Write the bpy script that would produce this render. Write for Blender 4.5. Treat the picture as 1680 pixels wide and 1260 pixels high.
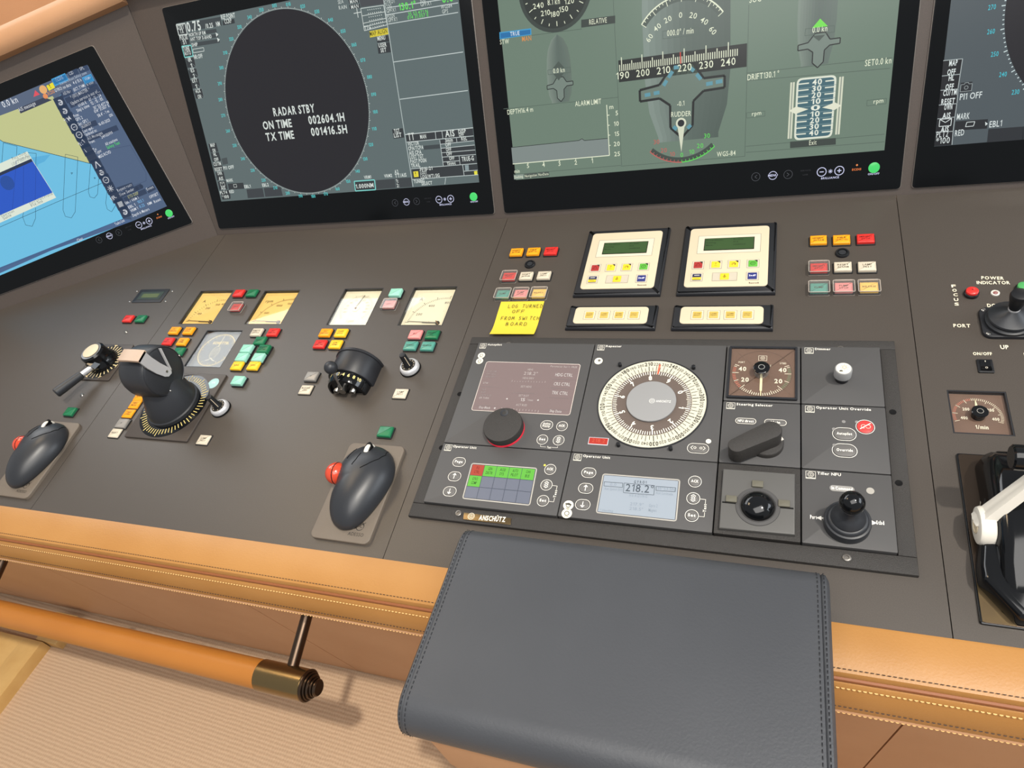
import bpy, math, random
from mathutils import Matrix, Vector
random.seed(7)
for o in list(bpy.data.objects): bpy.data.objects.remove(o, do_unlink=True)
scene = bpy.context.scene
C = scene.collection
PI = math.pi

# ------------------------------------------------------------------ frames
ALPHA = math.radians(8.0)                       # slope of the console desk
M_DESK = Matrix.Translation((0, 0, 0.75)) @ Matrix.Rotation(ALPHA, 4, 'X')

def frame(ex, ey, n, o):
    return M_DESK @ Matrix(((ex[0], ey[0], n[0], o[0]), (ex[1], ey[1], n[1], o[1]), (ex[2], ey[2], n[2], o[2]), (0, 0, 0, 1)))
TH = math.radians(58.8)                         # monitor bank against the desk
M_BANK = frame((1, 0, 0), (0, math.cos(TH), math.sin(TH)), (0, -math.sin(TH), math.cos(TH)), (0, .466, 0))
_n = Vector((.33746472, -.77446541, .53508961)).normalized(); _ex = Vector((.91674919, .39946329, 0)); _ey = _n.cross(_ex)
M_WING = frame(_ex, _ey, _n, (-1.045, .466, 0))
M_ROOM = Matrix.Identity(4)

# ------------------------------------------------------------------ camera
cam_d = bpy.data.cameras.new('camera'); cam = bpy.data.objects.new('camera', cam_d); C.objects.link(cam)
cam.matrix_world = M_DESK @ Matrix(((0.9346, -0.0335, 0.3542, 0.14538), (0.2385, 0.7979, -0.5536, -0.49301), (-0.2640, 0.6019, 0.7537, 0.76789), (0, 0, 0, 1)))
cam_d.sensor_width = 36; cam_d.lens = 23.31; cam_d.clip_start = .01
scene.camera = cam

# ------------------------------------------------------------------ light
scene.view_settings.view_transform = 'Standard'; scene.view_settings.look = 'None'
scene.view_settings.exposure = 0.0; scene.view_settings.gamma = 1.0; scene.view_settings.use_curve_mapping = False
w = bpy.data.worlds.new('daylight'); scene.world = w; w.use_nodes = True
w.node_tree.nodes['Background'].inputs[0].default_value = (.93, .96, 1.0, 1)
w.node_tree.nodes['Background'].inputs[1].default_value = .42

def sun(direction, energy, angle, col):
    d = bpy.data.lights.new('sun', 'SUN'); d.energy = energy; d.angle = math.radians(angle); d.color = col
    o = bpy.data.objects.new('sun', d); C.objects.link(o)
    o.rotation_euler = Vector(direction).to_track_quat('-Z', 'Y').to_euler(); o.location = (2, 0, 4); return o
def area(name, loc, target, sx, sy, energy, col):
    d = bpy.data.lights.new(name, 'AREA'); d.shape = 'RECTANGLE'; d.size = sx; d.size_y = sy; d.energy = energy; d.color = col
    o = bpy.data.objects.new(name, d); C.objects.link(o); o.location = loc
    o.rotation_euler = (Vector(target) - Vector(loc)).to_track_quat('-Z', 'Y').to_euler(); return o
sun((-.36, .17, -.87), 2.2, 1.6, (1.0, .93, .82))
area('window_ahead', (-2.4, 1.85, 2.30), (-.5, 0, .75), 3.0, 1.5, 72, (.95, .98, 1.0))
area('window_right', (3.2, .2, 2.3), (.2, 0, .7), 2.2, 1.2, 50, (.86, .93, 1.0))
area('overhead_fill', (.3, -1.0, 2.5), (-.1, -.3, .7), 1.8, 1.2, 38, (1.0, .97, .93))  # added overhead fill light, no known fixture there
area('ceiling_lamp', (-1.5, .25, 2.5), (-1.0, -.2, .7), .5, .4, 8, (1.0, .76, .48))

# ------------------------------------------------------------------ colours and materials
def lin(h):
    h = h.lstrip('#'); r = []
    for i in (0, 2, 4):
        v = int(h[i:i+2], 16) / 255; r.append(v / 12.92 if v <= .04045 else ((v + .055) / 1.055) ** 2.4)
    return (r[0], r[1], r[2], 1.0)

MATS = {}
def mat(name, col, rough=.5, metal=0.0, bump=None, vary=None, spec=.5, coat=0, trans=0, ior=1.45, emit=None):
    m = bpy.data.materials.new(name); m.use_nodes = True; nt = m.node_tree; b = nt.nodes['Principled BSDF']
    b.inputs['Base Color'].default_value = lin(col); b.inputs['Roughness'].default_value = rough; b.inputs['Metallic'].default_value = metal
    b.inputs['Specular IOR Level'].default_value = spec; b.inputs['Coat Weight'].default_value = coat; b.inputs['Coat Roughness'].default_value = .08
    b.inputs['Transmission Weight'].default_value = trans; b.inputs['IOR'].default_value = ior
    if emit: b.inputs['Emission Color'].default_value = lin(emit[0]); b.inputs['Emission Strength'].default_value = emit[1]
    tc = nt.nodes.new('ShaderNodeTexCoord')
    if bump:                                   # (scale, strength, distance)
        t = nt.nodes.new('ShaderNodeTexNoise'); t.inputs['Scale'].default_value = bump[0]; t.inputs['Detail'].default_value = 3
        bp = nt.nodes.new('ShaderNodeBump'); bp.inputs['Strength'].default_value = bump[1]; bp.inputs['Distance'].default_value = bump[2]
        nt.links.new(tc.outputs['Object'], t.inputs['Vector']); nt.links.new(t.outputs['Fac'], bp.inputs['Height']); nt.links.new(bp.outputs['Normal'], b.inputs['Normal'])
    if vary:                                   # (scale, second colour, amount)
        t2 = nt.nodes.new('ShaderNodeTexNoise'); t2.inputs['Scale'].default_value = vary[0]; t2.inputs['Detail'].default_value = 5
        rp = nt.nodes.new('ShaderNodeMapRange'); rp.inputs['From Min'].default_value = .35; rp.inputs['From Max'].default_value = .65; rp.inputs['To Max'].default_value = vary[2]
        mx = nt.nodes.new('ShaderNodeMix'); mx.data_type = 'RGBA'; mx.inputs['A'].default_value = lin(col); mx.inputs['B'].default_value = lin(vary[1])
        nt.links.new(tc.outputs['Object'], t2.inputs['Vector']); nt.links.new(t2.outputs['Fac'], rp.inputs['Value']); nt.links.new(rp.outputs['Result'], mx.inputs['Factor']); nt.links.new(mx.outputs['Result'], b.inputs['Base Color'])
    MATS[name] = m; return m

mat('desk_laminate', '#433d38', .38, bump=(2500, .10, .0004), vary=(900, '#4b453f', .8))
mat('bank_laminate', '#48413c', .48, bump=(2500, .12, .0004), vary=(900, '#524843', .8))
mat('tan_leather', '#aa7a42', .42, bump=(420, .18, .001), vary=(6, '#9f6e36', .7))
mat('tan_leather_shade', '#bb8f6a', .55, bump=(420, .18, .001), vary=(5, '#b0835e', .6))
mat('orange_leather', '#a96c2c', .40, bump=(420, .15, .001), vary=(6, '#9f6326', .6))
mat('tan_piping', '#8a5330', .55)
mat('tan_thread', '#d9b071', .7)
mat('dark_thread', '#3b2a20', .7)
mat('black_leather', '#3c3e42', .46, bump=(380, .22, .001), vary=(9, '#404246', .7))
mat('black_thread', '#1d1e22', .7)
mat('pale_wood', '#c9a56a', .5, bump=(60, .05, .001), vary=(14, '#bb9458', .8))
mat('bezel_black', '#0e1012', .16, spec=.22)
mat('bezel_rim', '#77706a', .35, metal=.4)
mat('monitor_case', '#1b1c1e', .5)
mat('black_plastic', '#17181b', .38)
mat('black_satin', '#212226', .42, bump=(1800, .06, .0004))
mat('soft_black', '#2a2c30', .40, bump=(2200, .05, .0004))
mat('gloss_black', '#0d0e10', .10)
mat('frame_grain', '#2b2927', .52, bump=(1500, .6, .0012), vary=(1200, '#383533', .9))
mat('module_gray', '#484747', .50, bump=(2200, .06, .0003))
mat('module_light', '#565553', .50, bump=(2200, .06, .0003))
mat('key_gray', '#615f5d', .5)
mat('silver', '#c6c6c8', .34, metal=.35)
mat('steel', '#a7a49f', .28, metal=1)
mat('white_metal', '#d8d3c8', .45)
mat('bronze', '#8a744f', .26, metal=.95)
mat('dark_bronze', '#55463a', .28, metal=.95)
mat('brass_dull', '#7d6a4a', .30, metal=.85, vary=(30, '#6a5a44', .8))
mat('dark_plate', '#4e4238', .22, metal=.75)
mat('silver_tan_reflection', '#b39c88', .4)  # silver bar with the reflected tan put into its colour
mat('plate_brown', '#3f3833', .38)
mat('cream_plate', '#ccbea3', .55)
mat('dial_yellow', '#dcb768', .6, emit=('#f3cf80', .20))
mat('dial_cream', '#e0d8be', .6, emit=('#efe0b8', .05))
mat('dial_dark', '#3a3d40', .30)
mat('dial_brown', '#6e574b', .45)
mat('dial_ivory', '#c8c5b2', .5)
mat('hub_gray', '#8b8b8b', .5)
mat('ring_brown', '#5f534c', .5)
mat('sticky_yellow', '#d4bf38', .7)
mat('orange_ball', '#c5432a', .18, coat=.4)
mat('rubber', '#0c0c0d', .7, spec=.2)
mat('red_glow', '#a02030', .4, emit=('#d01830', .6))
mat('lcd_green', '#33492a', .35, emit=('#3b5a2c', .15))
mat('lcd_dim', '#2f352a', .3)
mat('lcd_blue', '#8c959f', .35, emit=('#b0bac8', .06))
mat('lcd_mauve', '#685b5a', .22, emit=('#84706e', .30))
mat('lcd_gray', '#5c606c', .25, emit=('#8a90a0', .12))
CAPS = dict(red='#cf2f2a', green='#1d6b46', orange='#ec9a1a', yellow='#efbb2c', white='#c8bda9', glare_tall='#8fc9b4', pink='#e08a86', amber='#f0c060', teal='#4f8f80', gray='#8c8883')  # the pale green is window glare put into the colour of green caps
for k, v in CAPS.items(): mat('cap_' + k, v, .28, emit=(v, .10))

def attr_mat(name, emissive):
    m = bpy.data.materials.new(name); m.use_nodes = True; nt = m.node_tree; b = nt.nodes['Principled BSDF']
    a = nt.nodes.new('ShaderNodeVertexColor'); a.layer_name = 'Col'
    if emissive:
        b.inputs['Base Color'].default_value = (.01, .01, .012, 1); b.inputs['Roughness'].default_value = .25; b.inputs['Specular IOR Level'].default_value = .3
        nt.links.new(a.outputs['Color'], b.inputs['Emission Color']); b.inputs['Emission Strength'].default_value = .95
    else:
        nt.links.new(a.outputs['Color'], b.inputs['Base Color']); b.inputs['Roughness'].default_value = .6
    MATS[name] = m
attr_mat('screen_light', True); attr_mat('print', False)

def glass_mat(name, tint, rough, refl, haze=0):
    m = bpy.data.materials.new(name); m.use_nodes = True; nt = m.node_tree; nt.nodes.remove(nt.nodes['Principled BSDF'])
    out = nt.nodes['Material Output']; tr = nt.nodes.new('ShaderNodeBsdfTransparent'); tr.inputs[0].default_value = tint
    gl = nt.nodes.new('ShaderNodeBsdfGlossy'); gl.inputs['Roughness'].default_value = rough
    fr = nt.nodes.new('ShaderNodeFresnel'); ge = nt.nodes.new('ShaderNodeNewGeometry'); im = nt.nodes.new('ShaderNodeMix'); im.inputs['A'].default_value = refl; im.inputs['B'].default_value = 1/refl
    nt.links.new(ge.outputs['Backfacing'], im.inputs['Factor']); nt.links.new(im.outputs['Result'], fr.inputs[0])   # same Fresnel on both sides of the thin pane
    mx = nt.nodes.new('ShaderNodeMixShader'); nt.links.new(fr.outputs[0], mx.inputs[0]); nt.links.new(tr.outputs[0], mx.inputs[1]); nt.links.new(gl.outputs[0], mx.inputs[2])
    if haze:
        df = nt.nodes.new('ShaderNodeBsdfDiffuse'); df.inputs[0].default_value = (.8, .78, .75, 1); m2 = nt.nodes.new('ShaderNodeMixShader'); m2.inputs[0].default_value = haze; nt.links.new(mx.outputs[0], m2.inputs[1]); nt.links.new(df.outputs[0], m2.inputs[2]); mx = m2
    nt.links.new(mx.outputs[0], out.inputs[0])
    MATS[name] = m
glass_mat('pane', (.97, .97, .96, 1), .03, 1.35)
glass_mat('clear_cover', (.90, .90, .90, 1), .10, 1.5, .07)
mat('cover_rim', '#b5aba0', .3)

# carpet: ribbed rows of woven loops
def carpet():
    m = bpy.data.materials.new('sisal_carpet'); m.use_nodes = True; nt = m.node_tree; b = nt.nodes['Principled BSDF']; b.inputs['Roughness'].default_value = .95; b.inputs['Specular IOR Level'].default_value = .1
    tc = nt.nodes.new('ShaderNodeTexCoord')
    mp = nt.nodes.new('ShaderNodeMapping'); mp.inputs['Rotation'].default_value = (0, 0, math.radians(2)); nt.links.new(tc.outputs['Object'], mp.inputs['Vector'])
    wv = nt.nodes.new('ShaderNodeTexWave'); wv.bands_direction = 'Y'; wv.inputs['Scale'].default_value = 36; wv.inputs['Distortion'].default_value = 1.2; wv.inputs['Detail'].default_value = 1
    wx = nt.nodes.new('ShaderNodeTexWave'); wx.bands_direction = 'X'; wx.inputs['Scale'].default_value = 48; wx.inputs['Distortion'].default_value = 4; wx.inputs['Detail Scale'].default_value = 3
    no = nt.nodes.new('ShaderNodeTexNoise'); no.inputs['Scale'].default_value = 260; no.inputs['Detail'].default_value = 3
    for t in (wv, wx, no): nt.links.new(mp.outputs['Vector'], t.inputs['Vector'])
    a1 = nt.nodes.new('ShaderNodeMath'); a1.operation = 'MULTIPLY_ADD'; a1.inputs[1].default_value = .45; nt.links.new(wx.outputs['Fac'], a1.inputs[0]); nt.links.new(wv.outputs['Fac'], a1.inputs[2])
    a2 = nt.nodes.new('ShaderNodeMath'); a2.operation = 'MULTIPLY_ADD'; a2.inputs[1].default_value = .8; nt.links.new(no.outputs['Fac'], a2.inputs[0]); nt.links.new(a1.outputs[0], a2.inputs[2])
    bp = nt.nodes.new('ShaderNodeBump'); bp.inputs['Strength'].default_value = .26; bp.inputs['Distance'].default_value = .003; nt.links.new(a2.outputs[0], bp.inputs['Height']); nt.links.new(bp.outputs['Normal'], b.inputs['Normal'])
    rp = nt.nodes.new('ShaderNodeMapRange'); rp.inputs['From Min'].default_value = .3; rp.inputs['From Max'].default_value = 1.6; nt.links.new(a2.outputs[0], rp.inputs['Value'])
    mx = nt.nodes.new('ShaderNodeMix'); mx.data_type = 'RGBA'; mx.inputs['A'].default_value = lin('#ab9075'); mx.inputs['B'].default_value = lin('#bda286'); nt.links.new(rp.outputs['Result'], mx.inputs['Factor']); nt.links.new(mx.outputs['Result'], b.inputs['Base Color'])
    MATS['sisal_carpet'] = m
carpet()

# ------------------------------------------------------------------ mesh builder
def rrect(cx, cy, w, h, r=0, n=4):
    if r <= 0: return [(cx-w/2, cy-h/2), (cx+w/2, cy-h/2), (cx+w/2, cy+h/2), (cx-w/2, cy+h/2)]
    out = []
    for (sx, sy, a0) in ((1, -1, -90), (1, 1, 0), (-1, 1, 90), (-1, -1, 180)):
        for i in range(n+1):
            a = math.radians(a0 + 90*i/n); out.append((cx + sx*(w/2-r) + r*math.cos(a), cy + sy*(h/2-r) + r*math.sin(a)))
    return out
def rquad(pts, r, n=4):
    out = []; k = len(pts)
    for i in range(k):
        p0, p1, p2 = Vector(pts[i-1]), Vector(pts[i]), Vector(pts[(i+1) % k])
        a = p1 + (p0-p1).normalized()*r; b = p1 + (p2-p1).normalized()*r
        for j in range(n+1):
            t = j/n; out.append(tuple(a*(1-t)**2 + p1*2*t*(1-t) + b*t*t))
    return out
def circle(cx, cy, r, n=32, ry=None): return [(cx + r*math.cos(2*PI*i/n), cy + (ry or r)*math.sin(2*PI*i/n)) for i in range(n)]
def inset(pts, d):
    n = len(pts); out = []
    for i in range(n):
        p0, p1, p2 = Vector(pts[i-1]), Vector(pts[i]), Vector(pts[(i+1) % n])
        e1 = p1-p0; e2 = p2-p1
        if e1.length < 1e-9: e1 = e2
        if e2.length < 1e-9: e2 = e1
        n1 = Vector((-e1.y, e1.x)).normalized(); n2 = Vector((-e2.y, e2.x)).normalized()
        k = 1 + n1.dot(n2); m = (n1+n2)/(k if k > .3 else .3); out.append(tuple(p1 + m*d))
    return out
def area2(pts): return sum(pts[i-1][0]*pts[i][1] - pts[i][0]*pts[i-1][1] for i in range(len(pts)))
def mean(pts): return (sum(p[0] for p in pts)/len(pts), sum(p[1] for p in pts)/len(pts))

class MB:
    def __init__(s, ox=0, oy=0, oz=0):
        s.v = []; s.f = []; s.mi = []; s.c = []; s.o = (ox, oy, oz); s.cur = 0
    def add(s, vs, fs, m=None, col=None, M=None):
        b = len(s.v); ox, oy, oz = s.o
        for p in vs:
            if M is not None: p = M @ Vector(p)
            s.v.append((p[0]-ox, p[1]-oy, p[2]-oz))
        cl = lin(col) if col else (1, 1, 1, 1)
        for f in fs: s.f.append([i+b for i in f]); s.mi.append(s.cur if m is None else m); s.c.append(cl)
        return s
    def rings(s, rs, cap0=True, cap1=True, **k):      # list of equal-length rings of 3-D points
        n = len(rs[0]); vs = [p for r in rs for p in r]; fs = []
        for j in range(len(rs)-1):
            for i in range(n):
                a = j*n+i; b = j*n+(i+1) % n; fs.append((a, b, b+n, a+n))
        if cap0: fs.append(tuple(reversed(range(n))))
        if cap1: fs.append(tuple(range((len(rs)-1)*n, len(rs)*n)))
        return s.add(vs, fs, **k)
    def prism(s, pts, z0, z1, bev=0, **k):
        if area2(pts) < 0: pts = pts[::-1]
        rs = [[(x, y, z0) for x, y in pts]]
        if bev:
            rs.append([(x, y, z1-bev) for x, y in pts])
            for t in (30, 60, 90):
                a = math.radians(t); q = inset(pts, bev*(1-math.cos(a))); rs.append([(x, y, z1-bev+bev*math.sin(a)) for x, y in q])
        else: rs.append([(x, y, z1) for x, y in pts])
        return s.rings(rs, **k)
    def box(s, x0, x1, y0, y1, z0, z1, bev=0, r=0, **k): return s.prism(rrect((x0+x1)/2, (y0+y1)/2, x1-x0, y1-y0, r), z0, z1, bev, **k)
    def lathe(s, prof, n=32, cx=0, cy=0, M=None, **k):
        if M is None: M = Matrix.Translation((cx, cy, 0))
        rs = [[(max(r, 1e-5)*math.cos(2*PI*i/n), max(r, 1e-5)*math.sin(2*PI*i/n), z) for i in range(n)] for r, z in prof]
        return s.rings(rs, M=M, **k)
    def tube(s, path, rad, n=12, caps=True, **k):
        P_ = [Vector(p) for p in path]; rs = []; up = None
        for i, p in enumerate(P_):
            t = ((P_[i+1] if i+1 < len(P_) else p) - (P_[i-1] if i else p)).normalized()
            if up is None: up = Vector((0, 0, 1)) if abs(t.z) < .9 else Vector((1, 0, 0))
            a = t.cross(up).normalized(); b = a.cross(t).normalized(); up = b
            r = rad[i] if isinstance(rad, (list, tuple)) else rad
            rs.append([tuple(p + a*r*math.cos(2*PI*j/n) + b*r*math.sin(2*PI*j/n)) for j in range(n)])
        return s.rings(rs, caps, caps, **k)
    def ball(s, c, r, n=24, m=12, M=None, sz=1, **k):
        T = Matrix.Translation(c)
        return s.lathe([(r*math.sin(PI*j/m), -r*sz*math.cos(PI*j/m)) for j in range(m+1)], n, M=(M @ T if M else T), **k)
    # flat print
    def poly(s, pts, z, col=None, **k): 
        if area2(pts) < 0: pts = pts[::-1]
        return s.add([(x, y, z) for x, y in pts], [tuple(range(len(pts)))], col=col, **k)
    def rect(s, x0, x1, y0, y1, z, col=None, **k): return s.poly([(x0, y0), (x1, y0), (x1, y1), (x0, y1)], z, col, **k)
    def line(s, p, q, w, z, col=None, **k):
        p = Vector(p); q = Vector(q); d = q-p
        if d.length < 1e-7: return s
        n = Vector((-d.y, d.x)).normalized()*w/2
        return s.poly([tuple(p-n), tuple(q-n), tuple(q+n), tuple(p+n)], z, col, **k)
    def path(s, pts, w, z, col=None, close=False, **k):
        ps = list(pts) + ([pts[0]] if close else [])
        for i in range(len(ps)-1): s.line(ps[i], ps[i+1], w, z, col, **k)
        return s
    def arc(s, cx, cy, r0, r1, a0, a1, z, col=None, n=None, **k):
        n = n or max(4, int(abs(a1-a0)/8)); vs = []; fs = []
        for i in range(n+1):
            a = math.radians(a0 + (a1-a0)*i/n)
            vs += [(cx+r0*math.cos(a), cy+r0*math.sin(a), z), (cx+r1*math.cos(a), cy+r1*math.sin(a), z)]
        for i in range(n): fs.append((2*i, 2*i+1, 2*i+3, 2*i+2))
        return s.add(vs, fs, col=col, **k)
    def disc(s, cx, cy, r, z, col=None, n=24, **k): return s.poly(circle(cx, cy, r, n), z, col, **k)
    def outline(s, pts, w, z, col=None, **k): return s.path(pts, w, z, col, True, **k)
    def text(s, t, x, y, h, z, col=None, w=None, align='c', rot=0, bold=False, **k):
        # baseline at y, cap height h, optionally squeezed to width w
        adv = 0; items = []
        for ch in t:
            if ch == ' ': adv += .42; continue
            g = GLYPH.get((ch, bold)) or GLYPH.get(('-', bold))
            items.append((g, adv)); adv += g[2] + .17
        adv = max(adv-.17, .01); sx = h if w is None else w/adv
        x0 = {'c': -adv/2, 'l': 0, 'r': -adv}[align]; cr, sr = math.cos(rot), math.sin(rot)
        for g, a in items:
            vs = []
            for (gx, gy) in g[0]:
                X = (x0+a+gx)*sx; Y = gy*h; vs.append((x + X*cr - Y*sr, y + X*sr + Y*cr, z))
            s.add(vs, g[1], col=col, **k)
        return s
    def span(s, t, p, q, h, z, col=None, bold=False, **k):
        d = Vector(q)-Vector(p); return s.text(t, p[0], p[1], h, z, col, d.length, 'l', math.atan2(d.y, d.x), bold, **k)
    def build(s, name, mats, parent=None, M=None, label=None, smooth=True, ang=38):
        me = bpy.data.meshes.new(name); me.from_pydata(s.v, [], s.f)
        for m in (mats if isinstance(mats, (list, tuple)) else [mats]): me.materials.append(MATS[m])
        me.polygons.foreach_set('material_index', s.mi)
        if smooth: me.polygons.foreach_set('use_smooth', [True]*len(s.f)); me.set_sharp_from_angle(angle=math.radians(ang))
        if any(c != (1, 1, 1, 1) for c in s.c):
            at = me.color_attributes.new('Col', 'FLOAT_COLOR', 'CORNER'); flat = []
            for p in me.polygons: flat += list(s.c[p.index])*p.loop_total
            at.data.foreach_set('color', flat)
        o = bpy.data.objects.new(name, me); C.objects.link(o)
        if parent is not None: o.parent = parent
        if M is not None: o.matrix_basis = M
        if label: o['label'] = label
        return o

# glyph outlines of the built-in font, once per character
GLYPH = {}
def make_glyphs():
    chars = "ABCDEFGHIJKLMNOPQRSTUVWXYZabcdefghijklmnopqrstuvwxyz0123456789.,:;/-+*%()!?'<>°=&#ÜÖ"
    obs = []
    for bold in (False, True):
        for ch in chars:
            cu = bpy.data.curves.new('g', 'FONT'); cu.body = ch; cu.size = 1; cu.resolution_u = 2; cu.offset = .026 if bold else .006
            o = bpy.data.objects.new('g', cu); C.objects.link(o); obs.append((ch, bold, o))
    dg = bpy.context.evaluated_depsgraph_get()
    raw = {}
    for ch, bold, o in obs:
        me = o.evaluated_get(dg).to_mesh()
        raw[ch, bold] = ([(v.co.x, v.co.y) for v in me.vertices], [tuple(p.vertices) for p in me.polygons])
        o.evaluated_get(dg).to_mesh_clear()
    cap = max(y for x, y in raw['H', False][0])
    for k, (vs, fs) in raw.items():
        if not vs: continue
        x0 = min(x for x, y in vs); x1 = max(x for x, y in vs)
        GLYPH[k] = ([((x-x0)/cap, y/cap) for x, y in vs], fs, (x1-x0)/cap)
    for k, t in ((False, .13), (True, .20)):      # a numeral one with a flag, as on instrument screens
        GLYPH['1', k] = ([(.24, 0), (.24+t, 0), (.24+t, 1), (.24+t*.15, 1), (.02, .80), (.02, .80-t), (.24, .84)], [(0, 1, 2, 3, 6), (3, 4, 5, 6)], .26+t)
    for ch, bold, o in obs:
        cu = o.data; bpy.data.objects.remove(o); bpy.data.curves.remove(cu)
make_glyphs()

# ------------------------------------------------------------------ things
def tag(o, label, cat, group=None):
    o['label'] = label; o['category'] = cat
    if group: o['group'] = group
    return o
def thing(name, label, cat, x=0, y=0, z=0, rot=0, group=None, base=None):
    o = bpy.data.objects.new(name, None); C.objects.link(o); o.empty_display_size = .02
    o.matrix_basis = (M_DESK if base is None else base) @ Matrix.Translation((x, y, z)) @ Matrix.Rotation(rot, 4, 'Z')
    return tag(o, label, cat, group)
def rotx(a): return Matrix.Rotation(math.radians(a), 4, 'X')
def roty(a): return Matrix.Rotation(math.radians(a), 4, 'Y')
def rotz(a): return Matrix.Rotation(math.radians(a), 4, 'Z')
T = Matrix.Translation

# ================================================================== the room
fl = MB(); fl.box(-4, 3, -3, 2, -.05, 0); o = fl.build('floor', 'sisal_carpet'); o['kind'] = 'structure'

# ================================================================== the console: desk boards, monitor banks, leather edge, plinth
console = thing('bridge_console', 'long dark brown wraparound ship bridge console with tan leather edge', 'console')
METERS = [(-.978, -.888, .192, .287), (-.807, -.718, .192, .284), (-.6145, -.5275, .190, .2845), (-.463, -.3745, .190, .2845)]
AZ_GAUGE = (-.890, -.7995, .084, .177); TACHO = (.3585, .420, .022, .086)
def board(x0, x1, y0, y1, holes):
    mb = MB(); xs = sorted({x0, x1} | {h[0] for h in holes} | {h[1] for h in holes}); ys = sorted({y0, y1} | {h[2] for h in holes} | {h[3] for h in holes})
    for i in range(len(xs)-1):
        for j in range(len(ys)-1):
            cx, cy = (xs[i]+xs[i+1])/2, (ys[j]+ys[j+1])/2
            if any(h[0] < cx < h[1] and h[2] < cy < h[3] for h in holes): continue
            mb.add([(xs[i], ys[j], 0), (xs[i+1], ys[j], 0), (xs[i+1], ys[j+1], 0), (xs[i], ys[j+1], 0)], [(0, 1, 2, 3)])
    for h in list(holes) + [(x0, x1, y0, y1)]:
        ring = [(h[0], h[2]), (h[1], h[2]), (h[1], h[3]), (h[0], h[3])]
        mb.rings([[(x, y, 0) for x, y in ring], [(x, y, -.016) for x, y in ring]], False, False)
        if h[0] != x0: mb.add([(x, y, -.016) for x, y in ring], [(0, 1, 2, 3)])
    return mb
board(-1.0205, -.3255, -.2360, .4665, METERS + [AZ_GAUGE]).build('desk_board', 'desk_laminate', console, smooth=False)
board(-.3245, .3305, -.2360, .4665, []).build('desk_board', 'desk_laminate', console, smooth=False)
board(.3315, 1.1, -.2360, .4665, [TACHO]).build('desk_board', 'desk_laminate', console, smooth=False)
mb = MB(); mb.prism([(-1.0215, -.2360), (-1.0215, .4665), (-1.045, .4665), (-2.2, -.037), (-2.2, -.2360)], -.016, 0); mb.build('desk_board', 'desk_laminate', console, smooth=False)
mb = MB(); mb.box(-2.19, 1.09, -.2262, .44, -.03, -.0165); mb.build('desk_underlay', 'monitor_case', console, smooth=False)
REL_BANK = M_DESK.inverted() @ M_BANK; REL_WING = M_DESK.inverted() @ M_WING
mb = MB(); mb.prism([(-1.045, -.002), (1.15, -.002), (1.15, .515), (-1.131, .515)], -.04, -.003); mb.build('monitor_bank', 'bank_laminate', console, REL_BANK, smooth=False)
mb = MB(); mb.prism([(-1.2, .0), (0, .0), (.0272, .515), (-1.2, .465)], -.04, -.003); mb.build('monitor_bank', 'bank_laminate', console, REL_WING, smooth=False)
# leather roll on top of the banks
def roll(L, y0, slope):
    prof = [(-.003, -.008), (.016, -.006), (.024, .002), (.027, .014), (.025, .030), (.016, .042), (.0, .050), (-.40, .215), (-.30, .62), (-.40, .62), (-.40, -.008)]
    mb = MB(); mb.rings([[(x, y0 + slope*x + b, n) for n, b in prof] for x in L]); return mb
roll((-1.2, .028), .496, .040).build('leather_roll', 'tan_leather_shade', console, REL_WING)
roll((-1.13, 1.15), .506, 0).build('leather_roll', 'tan_leather', console, REL_BANK)
# leather edge along the front of the desk (profile in y, z of the desk)
def extr(prof, x0, x1):
    mb = MB(); n = 12; mb.rings([[(x0+(x1-x0)*i/n, y+.0062*(x0+(x1-x0)*i/n), z) for y, z in prof] for i in range(n+1)]); return mb
X0, X1 = -2.2, 1.1
extr([(-.2268, -.012), (-.2268, .0006), (-.230, .0018), (-.268, .0015), (-.2765, -.0002), (-.2790, -.0040), (-.2790, -.012)], X0, X1).build('edge_top_leather', 'tan_leather', console)
extr([(-.2795, -.008), (-.2815, -.0085), (-.2825, -.0105), (-.2822, -.0130), (-.2790, -.0135), (-.2790, -.008)], X0, X1).build('piping', 'tan_piping', console, label='dark brown leather piping along the seam')
extr([(-.2790, -.0137), (-.2835, -.0135), (-.2870, -.0165), (-.2985, -.0560), (-.2985, -.0595), (-.27, -.0595)], X0, X1).build('edge_front_leather', 'tan_leather', console)
extr([(-.2700, -.0610), (-.2985, -.0605), (-.3000, -.0625), (-.2985, -.0700), (-.2900, -.0760), (-.265, -.0760)], X0, X1).build('edge_bottom_leather', 'tan_leather_shade', console)
st = MB()
for k, (y_, z, ny, nz) in enumerate(((-.2735, .0012, .1, 1), (-.2875, -.0170, -1, .3), (-.2970, -.0510, -1, .3), (-.3000, -.0640, -1, .05))):
    x = X0+.4
    while x < X1-.3:
        y = y_+.0062*x; st.add([(x, y-.0004, z+.0008), (x+.0032, y-.0004, z+.0008), (x+.0032, y+.0004, z+.0008+.0003), (x, y+.0004, z+.0011), (x+.0016, y+ny*.0009, z+nz*.0009+.0004)], [(0, 1, 4), (1, 2, 4), (2, 3, 4), (3, 0, 4)], m=0 if k in (0, 2) else 1); x += .0050
o = st.build('stitching', ['dark_thread', 'tan_thread'], console, smooth=False); o['kind'] = 'stuff'
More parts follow.
